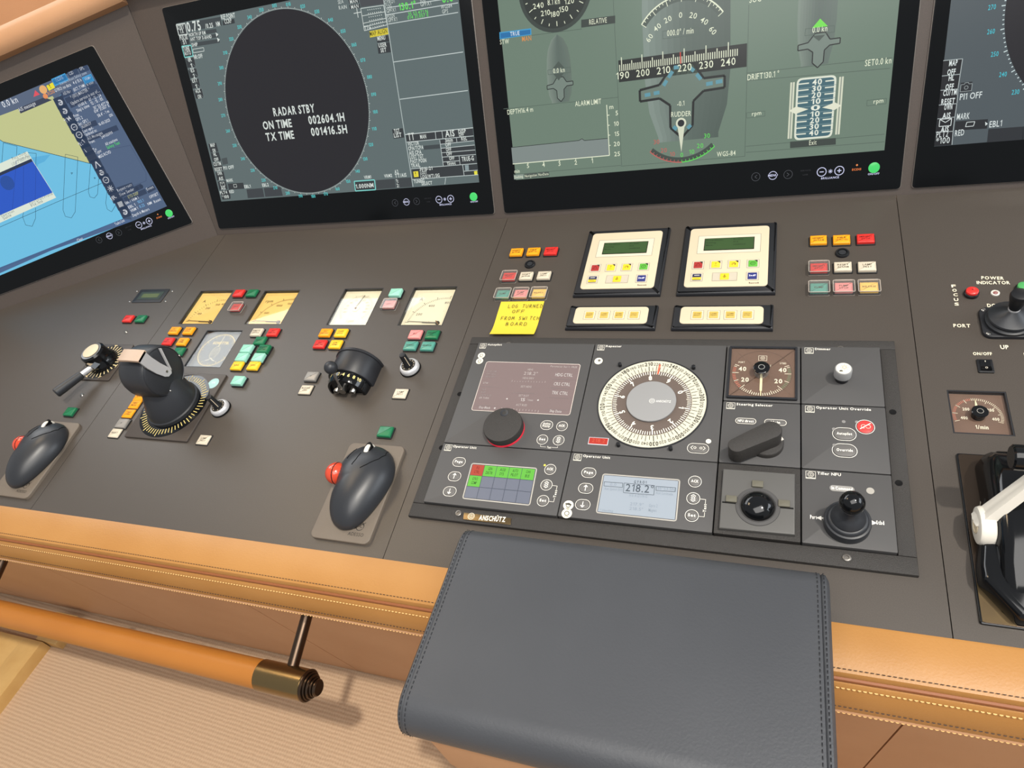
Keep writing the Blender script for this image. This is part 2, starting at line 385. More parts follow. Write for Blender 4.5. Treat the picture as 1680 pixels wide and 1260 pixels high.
# plinth of leather panels under the edge (in room axes), each panel of its own
INV = M_DESK.inverted()
px = [-2.4, -1.872, -1.272, -.718, -.20, .32, .86, 1.1]
for i in range(len(px)-1):
    mb = MB(); a, b = px[i]+.0012, px[i+1]-.0012
    mb.rings([[(a, -.250, .64), (a, -.152, .002), (a, -.130, .002), (a, -.228, .64)], [(b, -.250, .64), (b, -.152, .002), (b, -.130, .002), (b, -.228, .64)]])
    mb.build('plinth_panel', 'tan_leather_shade', console, INV)
mb = MB(); mb.rings([[(x, -.226, .64), (x, -.128, .002), (x, .3, .002), (x, .3, .64)] for x in (-2.4, 1.1)]); mb.build('plinth_core', 'tan_piping', console, INV, smooth=False)

# wooden platform at the left, on the carpet
wd = thing('wooden_platform', 'low pale wooden platform with a framed edge on the carpet at lower left', 'platform', -1.66, -.262, 0, base=M_ROOM)
mb = MB(); mb.box(-.075, 0, -1.2, 0, 0, .035, .002); mb.build('edge_board', 'pale_wood', wd)
mb = MB(); mb.box(-.9, -.0755, -1.2, -.0, 0, .033, .001); mb.build('top_board', 'pale_wood', wd)
mb = MB(); mb.box(-.035, .045, .003, .085, 0, .03, .002); mb.build('corner_block', 'pale_wood', wd)

# ================================================================== handrail
hr = thing('grab_rail', 'tan leather wrapped grab rail with bronze end cap below the console edge', 'handrail', -.56, -.3792, -.15)
RX = -.56
mb = MB(RX, -.3792, -.15); n = 28
def xcyl(mb, x0, x1, r, y=-.3792, z=-.15, bev=0, n=32, **k):
    M = T((x0, y, z)) @ Matrix.Rotation(PI/2, 4, 'Y'); L = x1-x0
    pr = [(0, 0), (r-bev, 0), (r, bev), (r, L-bev), (r-bev, L), (0, L)] if bev else [(0, 0), (r, 0), (r, L), (0, L)]
    return mb.lathe(pr, n, M=M, **k)
xcyl(mb, -1.172, -.5465, .0215, bev=.001); mb.build('leather_grip', 'orange_leather', hr)
mb = MB(RX, -.3792, -.15); xcyl(mb, -.5465, -.4640, .0225, bev=.0008); mb.build('end_sleeve', 'bronze', hr, label='polished bronze sleeve')
mb = MB(RX, -.3792, -.15); xcyl(mb, -.4640, -.4590, .0232, bev=.0016); xcyl(mb, -.4590, -.4555, .0195, bev=.0005); xcyl(mb, -.4555, -.4515, .0172, bev=.0014); xcyl(mb, -.4515, -.4480, .0135, bev=.0005); xcyl(mb, -.4480, -.4425, .0122, bev=.0018); mb.build('end_cap', 'dark_bronze', hr, label='stepped dark bronze end cap')
for cx in (-.4975, -1.198):
    mb = MB(RX, -.3792, -.15); mb.tube([(cx, -.375, -.15), (cx, -.234, -.118)], .0088, 20); mb.build('bracket', 'dark_bronze', hr, label='dark bronze bracket')
mb = MB(RX, -.3792, -.15); xcyl(mb, -1.225, -1.172, .0225, bev=.0008); mb.build('end_sleeve', 'dark_bronze', hr)
mb = MB(RX, -.3792, -.15); xcyl(mb, -2.10, -1.225, .0215, bev=.001); mb.build('leather_grip', 'orange_leather', hr)

# ================================================================== padded black leather box on a tan pedestal
bx = thing('padded_box', 'black leather padded box with stitched sides resting over the console edge', 'armrest', .010, -.33, .70, base=M_ROOM)
def box_prof(r1=.020, r2=.030):
    yb, yf, zt = -.2065, -.4370, .7995
    p = [(yb, .7255)]
    for i in range(7):
        a = math.radians(90*i/6); p.append((yb - r1 + r1*math.cos(a), zt - r1 + r1*math.sin(a)))
    for i in range(9):
        a = math.radians(90 + 100*i/8); p.append((yf + r2 + r2*math.cos(a), zt - r2 + r2*math.sin(a)))
    p += [(yf+.006, .748), (yf+.012, .742), (-.33, .736), (-.31, .7190), (-.212, .7225)]
    return p
def shrink(p, d):
    c = (-.335, .765); return [(c[0]+(y-c[0])*(1-d/.115), c[1]+(z-c[1])*(1-d/.035)) for y, z in p]
bp_ = box_prof(); mb = MB(.010, -.33, .70)
XL, XR = -.1880, .2130
mb.rings([[(x, y, z) for y, z in (bp_ if not d else shrink(bp_, d))] for x, d in ((XL+.0085, 0), (XL+.04, 0), (0, 0), (XR-.04, 0), (XR-.0085, 0))], False, False); mb.build('top_cover', 'black_leather', bx)
for sgn, xe in ((1, XL), (-1, XR)):
    mb = MB(.010, -.33, .70); mb.rings([[(xe+sgn*a, y, z) for y, z in shrink(bp_, d)] for a, d in ((.0082, .0004), (.0078, .0016), (.0062, .0004), (.0030, .0010), (.0, .0050), (-.0004, .012))]); mb.build('side_panel', 'black_leather', bx)
    ss = MB(.010, -.33, .70)
    tot = bp_[0:24]
    def along(d):
        for i in range(len(tot)-1):
            L = math.dist(tot[i], tot[i+1])
            if d <= L: t = d/L; return (tot[i][0]+(tot[i+1][0]-tot[i][0])*t, tot[i][1]+(tot[i+1][1]-tot[i][1])*t), i
            d -= L
        return None, 0
    for off in (.0052, .0115):
        d = .004
        while d < .36:
            a_, i = along(d); b_, _ = along(d+.0034)
            if a_ is None or b_ is None: break
            e = Vector(b_)-Vector(a_); nn = Vector((e.y, -e.x)).normalized()
            if nn.dot(Vector(a_)-Vector((-.335, .765))) < 0: nn = -nn
            m = (Vector(a_)+Vector(b_))/2 + nn*.0010; x = xe+sgn*off
            ss.add([(x-.0005, a_[0]+nn.x*.0002, a_[1]+nn.y*.0002), (x+.0005, a_[0]+nn.x*.0002, a_[1]+nn.y*.0002), (x+.0005, b_[0]+nn.x*.0002, b_[1]+nn.y*.0002), (x-.0005, b_[0]+nn.x*.0002, b_[1]+nn.y*.0002), (x, m.x, m.y)], [(0, 1, 4), (1, 2, 4), (2, 3, 4), (3, 0, 4)])
            d += .0052
    o = ss.build('stitching', 'black_thread', bx, smooth=False); o['kind'] = 'stuff'
mb = MB(.010, -.33, .70); mb.box(-.02, .12, -.4375, -.4300, .712, .7365, .002); mb.build('latch', 'black_plastic', bx)
pd = thing('pedestal', 'tan leather covered pedestal under the black padded box', 'pedestal', .010, -.37, 0, base=M_ROOM)
mb = MB(.010, -.37, 0)
def pr_(x0, x1, yf, yb): return [(x0, yf), (x1, yf), (x1, yb), (x0, yb)]
mb.rings([[(x, y, z) for x, y in rquad(pr_(a, b, c, d), .008)] for a, b, c, d, z in ((-.09, .11, -.36, -.262, .001), (-.13, .15, -.40, -.272, .35), (-.172, .196, -.430, -.306, .66), (-.175, .199, -.428, -.345, .7345))]); mb.build('pedestal_cover', 'tan_leather_shade', pd)

# ================================================================== monitors
def lerp2(p, q, t): return (p[0]+(q[0]-p[0])*t, p[1]+(q[1]-p[1])*t)
def controls(root, ox, oy, br, sc, ax=(1, 0), ecdis=True, lit=True):
    """touch keys printed under the glass, right end of the lower bezel"""
    ay = (-ax[1], ax[0])
    def f(x, y): dx, dy = (x-.3366)*sc, (y-.0087)*sc; return (br[0]+dx*ax[0]+dy*ay[0], br[1]+dx*ax[1]+dy*ay[1])
    rt = math.atan2(ax[1], ax[0]); g = MB(ox, oy); z = .0006; dim = '#4a4d52'; on = '#cfd2f0'
    for x, s in ((.1222, -1), (.1718, 1)):
        p = f(x, .0438); g.arc(p[0], p[1], .0062*sc, .0069*sc, 0, 360, z, dim, 20)
        g.path([f(x-.002*s, .0466), f(x+.0016*s, .0438), f(x-.002*s, .0410)], .0008, z, dim)
    p = f(.1486, .0440); g.arc(p[0], p[1], .0058*sc, .0068*sc, 20, 160, z, on, 12); g.arc(p[0], p[1], .0058*sc, .0068*sc, 200, 340, z, on, 12)
    g.span('MENU', f(.1412, .0425), f(.1560, .0425), .0034*sc, z, on, True)
    g.span('SERVICE', f(.190, .0470), f(.2055, .0470), .002, z, '#2c2d30'); g.span('USB', f(.194, .0405), f(.2015, .0405), .002, z, '#2c2d30')
    for x in (.2217, .2473):
        p = f(x, .0440); g.arc(p[0], p[1], .0060*sc, .0072*sc, 0, 360, z, on, 24); g.line(f(x-.003, .044), f(x+.003, .044), .0014*sc, z, on)
    g.line(f(.2473, .041), f(.2473, .047), .0014*sc, z, on)
    for k in range(4):
        a = PI*k/4; g.line(f(.2345-.0032*math.cos(a), .044-.0032*math.sin(a)), f(.2345+.0032*math.cos(a), .044+.0032*math.sin(a)), .0007, z, on)
    g.span('BRILLIANCE', f(.2215, .0325), f(.2475, .0325), .0030*sc, z, on, True)
    if ecdis:
        p = f(.272, .0505); g.poly([(p[0]-.0018, p[1]), (p[0], p[1]-.0018), (p[0]+.0018, p[1]), (p[0], p[1]+.0018)], z, '#f09050')
        g.span('ECDIS', f(.2655, .0425), f(.2785, .0425), .0030*sc, z, '#f08040', True)
    g.span('ON/OFF', f(.2885, .0340), f(.3045, .0340), .0028*sc, z, on, True)
    g.build('touch_keys', 'screen_light', root, smooth=False)
    p = f(.2964, .0447); g = MB(ox, oy); g.lathe([(0, .0003), (.0080*sc, .0003), (.0080*sc, .0006), (.0074*sc, .0009), (0, .0009)], 28, p[0], p[1], col='#4ae070'); g.build('power_button', 'screen_light', root, label='glowing green power button')

def monitor(label, base, corners, screen, bg, r=.006):
    """corners of the bezel and of the lit screen, anticlockwise from lower left, on the face of the bank"""
    ox, oy = lerp2(corners[0], corners[1], .5)
    root = thing('bridge_monitor', label, 'monitor', ox, oy, 0, base=base)
    mb = MB(ox, oy); mb.prism(rquad(inset(corners, .004), r), -.075, -.0045); mb.build('casing', 'monitor_case', root)
    mb = MB(ox, oy); mb.prism(rquad(corners, r), -.0045, -.0012, .0008); mb.build('bezel_rim', 'bezel_rim', root, label='thin pale metal rim')
    mb = MB(ox, oy); mb.prism(rquad(inset(corners, .0012), r), -.0012, 0, .0004); mb.build('front_glass', 'bezel_black', root)
    mb = MB(ox, oy); mb.poly(screen, .0002, bg); mb.build('screen', 'screen_light', root, smooth=False)
    return root, ox, oy

# ---- radar
RSCR = [(-1.0075, .0740), (-.3755, .0705), (-.3740, .4290), (-1.0085, .4305)]
mon, ox, oy = monitor('wide black bridge monitor showing a dark radar disc on standby', M_BANK, [(-1.0355, .0135), (-.3507, .0088), (-.3500, .4625), (-1.0375, .4640)], RSCR, '#5c6a6a')
controls(mon, ox, oy, (-.3507, .0088), 1.0, ecdis=False)
g = MB(ox, oy); z1, z2, z3 = .0004, .0006, .0008
wh, dk, cy, gr = '#d6ded8', '#2f3436', '#55c8c8', '#68e060'
RCX, RCB, RR = -.7590, .2480, .1705
g.disc(RCX, RCB, RR, z1, '#18171b', 120)
for k in range(360):
    a = math.radians(k); r1 = RR + (.0042 if k % 5 == 0 else .0024)
    g.line((RCX+(RR+.0006)*math.cos(a), RCB+(RR+.0006)*math.sin(a)), (RCX+r1*math.cos(a), RCB+r1*math.sin(a)), .0009, z2, wh)
for k in range(36):
    a = math.radians(90-10*k); hd = (k*10) % 360
    g.text('%03d' % hd, RCX+(RR+.0095)*math.cos(a)*1.03, RCB+(RR+.0080)*math.sin(a)-.003, .0060, z2, cy, .0105, bold=True)
g.span('RADAR STBY', (-0.8148,0.2335), (-0.7133,0.2308), .0150, z3, wh, bold=True)
g.span('ON TIME', (-0.8481,0.2108), (-0.7753,0.2091), .0150, z3, wh, bold=True); g.span('002604.1H', (-0.7335,0.2099), (-0.648,0.2077), .0150, z3, wh, bold=True)
g.span('TX TIME', (-0.8468,0.1881), (-0.7756,0.1867), .0150, z3, wh, bold=True); g.span('001416.5H', (-0.7328,0.1874), (-0.647,0.1852), .0150, z3, wh, bold=True)
def fill(pts, c=dk, z=z1): g.poly(pts, z, c)
def bord(pts, c=wh, w_=.0012, z=z2): g.outline(pts, w_, z, c)
q = [(-1.0084,0.4287), (-0.9852,0.4276), (-0.9861,0.408), (-1.0086,0.409)]; fill(q); bord(q, w_=.0018)
g.span('STBY', (-1.0071,0.4195), (-0.9899,0.4192), .0075, z3, wh, bold=True); g.span('TX', (-1.0029,0.4116), (-0.9935,0.4114), .0075, z3, wh, bold=True)
fill([(-0.9838,0.4284), (-0.8926,0.4263), (-0.8939,0.411), (-0.9837,0.4125)], '#3c4446')
g.span('0.75', (-0.9831,0.4121), (-0.9471,0.4106), .0170, z3, wh, bold=True); g.span('/0.25', (-0.9354,0.4114), (-0.9158,0.4108), .0080, z3, wh, bold=True); g.span('NM', (-0.9073,0.4113), (-0.8977,0.411), .0080, z3, wh, bold=True)
g.span('REF POINT', (-0.8912,0.4215), (-0.8563,0.4201), .0080, z3, wh, bold=True); fill([(-0.8899,0.4187), (-0.8605,0.4181), (-0.8608,0.4105), (-0.891,0.4108)]); g.span('CCRP', (-0.8852,0.4127), (-0.8675,0.4125), .0080, z3, wh, bold=True)
for q, t, a, b in (([(-0.9814,0.4101), (-0.9101,0.4076), (-0.9101,0.4008), (-0.9825,0.4027)], 'NORTH UP RM', (-0.9824,0.403), (-0.9388,0.4015)), ([(-0.9816,0.401), (-0.9094,0.3986), (-0.9092,0.3922), (-0.9818,0.394)], 'ANT TOP X-BAND', (-0.9815,0.3947), (-0.9257,0.3929)), ([(-0.9804,0.3912), (-0.9088,0.389), (-0.9088,0.3821), (-0.9815,0.3838)], 'SHIP', (-0.9814,0.3842), (-0.9659,0.3838))):
    fill(q, '#3c4446'); g.span(t, a, b, .0062, z3, wh, bold=True)
for q in ((-0.9134,0.3933), (-0.9128,0.3837)): g.poly([q, (q[0]+.006, q[1]+.004), (q[0], q[1]+.008)], z3, wh)
fill([(-1.0078,0.4078), (-0.9842,0.4067), (-0.9857,0.3897), (-1.0078,0.3899)]); g.span('PULSE', (-1.0084,0.4001), (-0.9872,0.3994), .0075, z3, wh, bold=True); g.span('S1', (-1.0025,0.3913), (-0.9938,0.3912), .0075, z3, wh, bold=True)
q = [(-1.0083,0.3884), (-0.9834,0.3872), (-0.9851,0.3674), (-1.008,0.3676)]; fill(q); bord(q, '#7fd8d0', .0018); g.span('TUNE', (-1.0068,0.3797), (-0.9895,0.3792), .0075, z3, wh, bold=True); g.span('AUTO', (-1.0064,0.3712), (-0.9886,0.3708), .0075, z3, wh, bold=True)
bord([(-0.9815,0.3794), (-0.9528,0.3789), (-0.9535,0.3725), (-0.9823,0.373)], w_=.0010); g.span('NR:OFF', (-0.984,0.3614), (-0.9606,0.361), .0075, z3, wh, bold=True)
for q, t, b in (([(-1.0076,0.3658), (-0.9832,0.365), (-0.9843,0.347), (-1.0074,0.3478)], 'IR', '1'), ([(-1.0072,0.3449), (-0.9843,0.3447), (-0.9841,0.3275), (-1.007,0.3281)], 'ES', '2'), ([(-1.008,0.3253), (-0.9848,0.3255), (-0.9856,0.3079), (-1.0081,0.3075)], 'EXY', '1'), ([(-1.0068,0.305), (-0.9836,0.3053), (-0.9835,0.2875), (-1.0055,0.2875)], 'ACK', 'ON')):
    fill(q); m_ = mean(q); bord(q[:3], '#7c8888', .0007); g.text(t, m_[0], m_[1]+.002, .0075, z3, wh, .0046*len(t), bold=True); g.text(b, m_[0], m_[1]-.0095, .0075, z3, wh, .0046*len(b), bold=True)
for q, t, b in (([(-1.0028,0.196), (-0.9815,0.1966), (-0.9806,0.1785), (-1.0031,0.1778)], 'MAP', 'ON'), ([(-1.0034,0.177), (-0.9805,0.1773), (-0.9799,0.1594), (-1.0036,0.159)], 'HL', 'OFF'), ([(-1.0043,0.157), (-0.9807,0.1572), (-0.98,0.1393), (-1.0045,0.139)], 'CU/TM', 'RESET'), ([(-1.0029,0.1366), (-0.9807,0.1372), (-0.9808,0.1199), (-1.0039,0.1194)], 'OWN', 'AIS'), ([(-1.0035,0.1171), (-0.9809,0.1172), (-0.9809,0.0993), (-1.0043,0.0991)], '', 'AIS')):
    fill(q); m_ = mean(q); g.text(t, m_[0], m_[1]+.002, .0072, z3, wh, .0041*len(t), bold=True); g.text(b, m_[0], m_[1]-.009, .0072, z3, wh, .0041*len(b), bold=True)
m_ = (-0.9918,0.1109); bord([(m_[0]-.006, m_[1]-.004), (m_[0]+.006, m_[1]-.004), (m_[0]+.006, m_[1]+.004), (m_[0]-.006, m_[1]+.004)], w_=.0007)
g.path([(m_[0]-.006, m_[1]+.004), m_, (m_[0]+.006, m_[1]+.004)], .0007, z3, wh)
fill([(-1.0042,0.0973), (-0.9755,0.0977), (-0.9794,0.0785), (-1.0027,0.0778)]); g.span('PLT4', (-1.0044,0.0896), (-0.9844,0.09), .0065, z3, wh, bold=True); g.span('RED', (-0.9779,0.0902), (-0.9648,0.0905), .0065, z3, wh, bold=True); g.span('*100', (-1.002,0.08), (-0.9827,0.0805), .0065, z3, wh, bold=True)
fill([(-0.9774,0.1635), (-0.9618,0.1648), (-0.9626,0.1519), (-0.9777,0.1505)], '#454d4e'); g.span('PI1 OFF', (-0.9781,0.14), (-0.9488,0.1407), .0070, z3, wh, bold=True)
g.span('MARK', (-0.978,0.114), (-0.96,0.1145), .0062, z3, wh, bold=True); fill([(-0.9772,0.1107), (-0.9343,0.1098), (-0.9347,0.0971), (-0.9778,0.0979)]); q = (-0.9579,0.1049); bord([(q[0]-.004, q[1]-.003), (q[0]+.004, q[1]-.003), (q[0]+.004, q[1]+.003), (q[0]-.004, q[1]+.003)], w_=.0008)
g.span('EBL1', (-0.9333,0.0979), (-0.916,0.0981), .0065, z3, wh, bold=True); g.span('EBL2', (-0.8843,0.0975), (-0.8673,0.0979), .0065, z3, wh, bold=True)
fill([(-0.9295,0.0953), (-0.8854,0.0951), (-0.886,0.0761), (-0.9314,0.0765)], '#383d40'); fill([(-0.8823,0.0949), (-0.8372,0.0942), (-0.8368,0.0756), (-0.8837,0.0763)], '#383d40')
# right hand column
g.line((-0.5214,0.3999), (-0.5188,0.0722), .0016, z2, '#aebab8')
for a, b in (((-0.5195,0.3606), (-0.3782,0.359)), ((-0.5205,0.2976), (-0.3775,0.296)), ((-0.5185,0.2331), (-0.3768,0.2324)), ((-0.5187,0.17), (-0.375,0.1684)), ((-0.5166,0.3866), (-0.3774,0.3821)), ((-0.522,0.3758), (-0.3761,0.3735))): g.line(a, b, .0014, z2, '#c2ccca')
g.span('130.1°', (-0.4928,0.3785), (-0.4582,0.3779), .0110, z3, gr, True); g.span('0.0', (-0.406,0.378), (-0.3844,0.3776), .0110, z3, gr, True)
g.span('35 53.471 N', (-0.476,0.3677), (-0.4363,0.3669), .0055, z3, gr); g.span('014 31.057 E', (-0.4783,0.3621), (-0.4359,0.3612), .0055, z3, gr)
for t, a, b in (('GYRO1', (-0.5209,0.3925), (-0.4998,0.392)), ('COG', (-0.5196,0.3854), (-0.507,0.3852)), ('GPFX1', (-0.5187,0.3785), (-0.4997,0.3782)), ('POSN', (-0.5191,0.3696), (-0.504,0.3696)), ('GPFX1', (-0.519,0.3633), (-0.4998,0.3631)), ('SOG', (-0.449,0.3848), (-0.4386,0.3845)), ('GPFX1', (-0.4488,0.3786), (-0.428,0.378)), ('WGS84', (-0.41,0.3688), (-0.3883,0.3684)), ('GPS', (-0.4086,0.3614), (-0.397,0.3611)), ('SEA', (-0.6172,0.4075), (-0.6052,0.4074)), ('RAIN', (-0.6174,0.3983), (-0.6002,0.3979))): g.span(t, a, b, .0062, z3, '#c9d2cc')
for q, t in (([(-0.5944,0.4109), (-0.5734,0.4098), (-0.5725,0.4034), (-0.5938,0.4044)], 'MAN'), ([(-0.5943,0.4024), (-0.5724,0.4016), (-0.5716,0.3947), (-0.5936,0.3954)], 'MAN')):
    fill(q); m_ = mean(q); g.text(t, m_[0], m_[1]-.003, .0062, z3, wh, .016)
fill([(-0.5712,0.4095), (-0.5215,0.4061), (-0.5218,0.3937), (-0.5708,0.3957)], '#46494c')
bord([(-0.5713,0.3936), (-0.523,0.3917), (-0.5218,0.3598), (-0.5712,0.357)], w_=.0010)
for k in range(6):
    a, b = lerp2((-0.5713,0.3936), (-0.5712,0.357), k/6), lerp2((-0.523,0.3917), (-0.5218,0.3598), k/6)
    if k in (2, 4, 5): g.line(a, b, .0009, z2, wh)
    for j in range(7): p = lerp2(a, b, .3+.09*j); g.disc(p[0], p[1]-.004, .0009, z3, wh, 8)
g.span('TTG', (-0.5703,0.3584), (-0.5567,0.3583), .0060, z3, wh, bold=True)
q = (-0.5796,0.3878); g.line((q[0]-.008, q[1]), (q[0]+.008, q[1]), .0012, z3, wh); g.line((q[0], q[1]-.008), (q[0], q[1]+.008), .0012, z3, wh)
fill([(-0.5612,0.3545), (-0.5219,0.3551), (-0.5221,0.3444), (-0.5619,0.3442)], '#d8c838'); g.span('MAP ALIGN', (-0.5609,0.3462), (-0.5238,0.3468), .0075, z3, '#3a3408')
fill([(-0.5483,0.3419), (-0.5229,0.3432), (-0.5222,0.3323), (-0.5483,0.3336)]); g.span('MENU', (-0.5465,0.3369), (-0.5297,0.3368), .0068, z3, wh, bold=True)
fill([(-0.5488,0.3321), (-0.5218,0.3314), (-0.5228,0.3145), (-0.5494,0.3153)]); g.span('USER', (-0.5465,0.3255), (-0.5292,0.3252), .0068, z3, wh, bold=True); g.span('SET', (-0.5435,0.3167), (-0.5314,0.3167), .0068, z3, wh, bold=True)
fill([(-0.5458,0.1818), (-0.5222,0.1819), (-0.5215,0.1649), (-0.5452,0.1648)]); g.span('TGT', (-0.5417,0.1742), (-0.5295,0.1745), .0075, z3, wh, bold=True); g.span('LIST', (-0.5435,0.1667), (-0.5267,0.1668), .0075, z3, wh, bold=True)
fill([(-0.5176,0.1691), (-0.3759,0.1681), (-0.376,0.1543), (-0.5176,0.1564)]); fill([(-0.4466,0.1536), (-0.3761,0.1533), (-0.3753,0.1459), (-0.4466,0.1458)]); fill([(-0.4469,0.1384), (-0.3763,0.1384), (-0.3757,0.1296), (-0.4469,0.1305)]); fill([(-0.4463,0.1299), (-0.3763,0.1297), (-0.3756,0.1213), (-0.4462,0.1225)]); fill([(-0.4457,0.1217), (-0.4107,0.1211), (-0.4109,0.1132), (-0.4462,0.1134)]); fill([(-0.4462,0.1129), (-0.4109,0.1127), (-0.4111,0.1058), (-0.4462,0.1065)]); fill([(-0.4097,0.121), (-0.3757,0.1211), (-0.3754,0.1051), (-0.4108,0.1055)])
fill([(-0.5158,0.1054), (-0.4057,0.1049), (-0.4054,0.0856), (-0.5165,0.0868)]); fill([(-0.4043,0.1042), (-0.3755,0.1043), (-0.3756,0.085), (-0.4046,0.0851)]); fill([(-0.4819,0.1463), (-0.4478,0.1459), (-0.448,0.1385), (-0.484,0.139)], '#3c4446')
for a, b in (((-0.5175,0.1696), (-0.3759,0.1686)), ((-0.5177,0.1561), (-0.376,0.1543)), ((-0.4466,0.1458), (-0.3759,0.1459)), ((-0.4465,0.1384), (-0.376,0.1381)), ((-0.4465,0.1303), (-0.376,0.1294)), ((-0.4463,0.1224), (-0.3756,0.1213)), ((-0.4462,0.1134), (-0.4107,0.1129)), ((-0.5173,0.1063), (-0.3754,0.1051)), ((-0.5179,0.0863), (-0.3757,0.0845)), ((-0.4043,0.0931), (-0.3758,0.093)), ((-0.4538,0.1689), (-0.4541,0.1553)), ((-0.4397,0.1685), (-0.4396,0.1556)), ((-0.4466,0.1536), (-0.4462,0.1065)), ((-0.4115,0.1535), (-0.4113,0.1468)), ((-0.4107,0.1211), (-0.4107,0.1058)), ((-0.4055,0.1048), (-0.4051,0.0851)), ((-0.4447,0.0837), (-0.4484,0.072))): g.line(a, b, .0010, z2, '#c8d2d0')
for t, a, b, h in (('TT', (-0.5131,0.1588), (-0.4996,0.159), .0125), ('MAN', (-0.4872,0.1594), (-0.4743,0.1593), .0072), ('AIS', (-0.4336,0.1576), (-0.4142,0.1574), .0115), ('DISP', (-0.4059,0.1612), (-0.3903,0.1613), .0065), ('OFF', (-0.4057,0.1559), (-0.3955,0.1556), .0065), ('3min', (-0.4355,0.1482), (-0.4195,0.1482), .0068), ('REL', (-0.4017,0.1483), (-0.3899,0.1482), .0068), ('VECTOR', (-0.5161,0.1491), (-0.4915,0.1492), .0068), ('CPA/TCPA', (-0.5163,0.1407), (-0.4835,0.1406), .0068), ('AIS CPA', (-0.5162,0.1323), (-0.4889,0.1322), .0068), ('LOST TGT', (-0.5162,0.1248), (-0.4862,0.1242), .0068), ('PAST POSN', (-0.516,0.1167), (-0.4812,0.1163), .0068), ('TRAIL', (-0.5159,0.1087), (-0.4959,0.1088), .0068), ('OFF', (-0.4363,0.1403), (-0.4244,0.1403), .0066), ('OFF', (-0.4361,0.1319), (-0.425,0.132), .0066), ('OFF', (-0.4361,0.1241), (-0.4247,0.1242), .0066), ('OFF', (-0.4318,0.1157), (-0.4207,0.1158), .0066), ('15sec', (-0.438,0.1072), (-0.4195,0.1072), .0060), ('TRUE-G', (-0.4058,0.1112), (-0.3808,0.1113), .0080), ('3016-21', (-0.4985,0.1012), (-0.4704,0.1012), .0062), ('LOST', (-0.498,0.0942), (-0.4836,0.0942), .0062), ('LOG(WT) SIG', (-0.4984,0.0866), (-0.4569,0.0868), .0062), ('TUNING', (-0.5149,0.0786), (-0.4913,0.0791), .0062), ('SELECT', (-0.4989,0.0737), (-0.4752,0.0739), .0062), ('A2', (-0.5549,0.1), (-0.5462,0.1001), .0068), ('TT/AIS', (-0.555,0.0924), (-0.5294,0.0927), .0068), ('1:', (-0.5545,0.0828), (-0.5494,0.083), .0068), ('2:', (-0.5545,0.0739), (-0.5491,0.074), .0068)): g.span(t, a, b, h, z3, wh, bold=True)
fill([(-0.5131,0.1009), (-0.5024,0.1008), (-0.5029,0.0902), (-0.5133,0.0902)], '#e8d838', z2); g.span('!', (-0.5095,0.0934), (-0.5075,0.0935), .006, z3, '#3a3408'); fill([(-0.3835,0.0915), (-0.3769,0.0918), (-0.3771,0.0851), (-0.3835,0.0849)], '#e8e040', z2); fill([(-0.401,0.104), (-0.3931,0.1039), (-0.3936,0.0941), (-0.4014,0.0941)], '#8a9a9c', z2)
q = [(-0.6518,0.0923), (-0.6038,0.0917), (-0.6052,0.0726), (-0.6529,0.0732)]; fill(q); bord(q, '#7fd8d0', .0020); g.span('1.000NM', (-0.6502,0.078), (-0.6081,0.0779), .0080, z3, wh, bold=True); fill([(-0.6009,0.0907), (-0.557,0.0905), (-0.5579,0.0729), (-0.603,0.0729)], '#3a4042'); fill([(-0.5554,0.0912), (-0.52,0.0903), (-0.5202,0.0723), (-0.5568,0.0728)], '#3a4042')
g.span('VRM1', (-0.6268,0.0951), (-0.6101,0.0952), .0060, z3, wh, bold=True); g.span('VRM2', (-0.5798,0.0942), (-0.5617,0.0944), .0060, z3, wh, bold=True)
g.build('radar_picture', 'screen_light', mon, smooth=False)

# ---- conning display
CSCR = [(-.3005, .0695), (.3085, .0695), (.3110, .4300), (-.3030, .4300)]
mon, ox, oy = monitor('wide black bridge monitor showing green conning page with ship outlines and rudder angle', M_BANK, [(-.3318, .0087), (.3368, .0087), (.3378, .4640), (-.3330, .4640)], CSCR, '#6c8070')
controls(mon, ox, oy, (.3366, .0087), 1.0)
g = MB(ox, oy); ln, pale = '#56665a', '#e6ecd0'
for a, b in (((-0.1033,0.3367), (-0.1007,0.0797)), ((-0.1021,0.0785), (0.1047,0.0778)), ((-0.3045,0.0796), (-0.102,0.0798)), ((-0.3113,0.1942), (-0.1024,0.1907)), ((-0.2465,0.3048), (-0.1578,0.3023)), ((0.1053,0.299), (0.1042,0.0779)), ((0.1042,0.2032), (0.3074,0.1996)), ((0.1056,0.1919), (0.3057,0.1854)), ((0.1057,0.0837), (0.3077,0.082)), ((0.1055,0.0932), (0.3067,0.0932))): g.line(a, b, .0009, z1, ln)
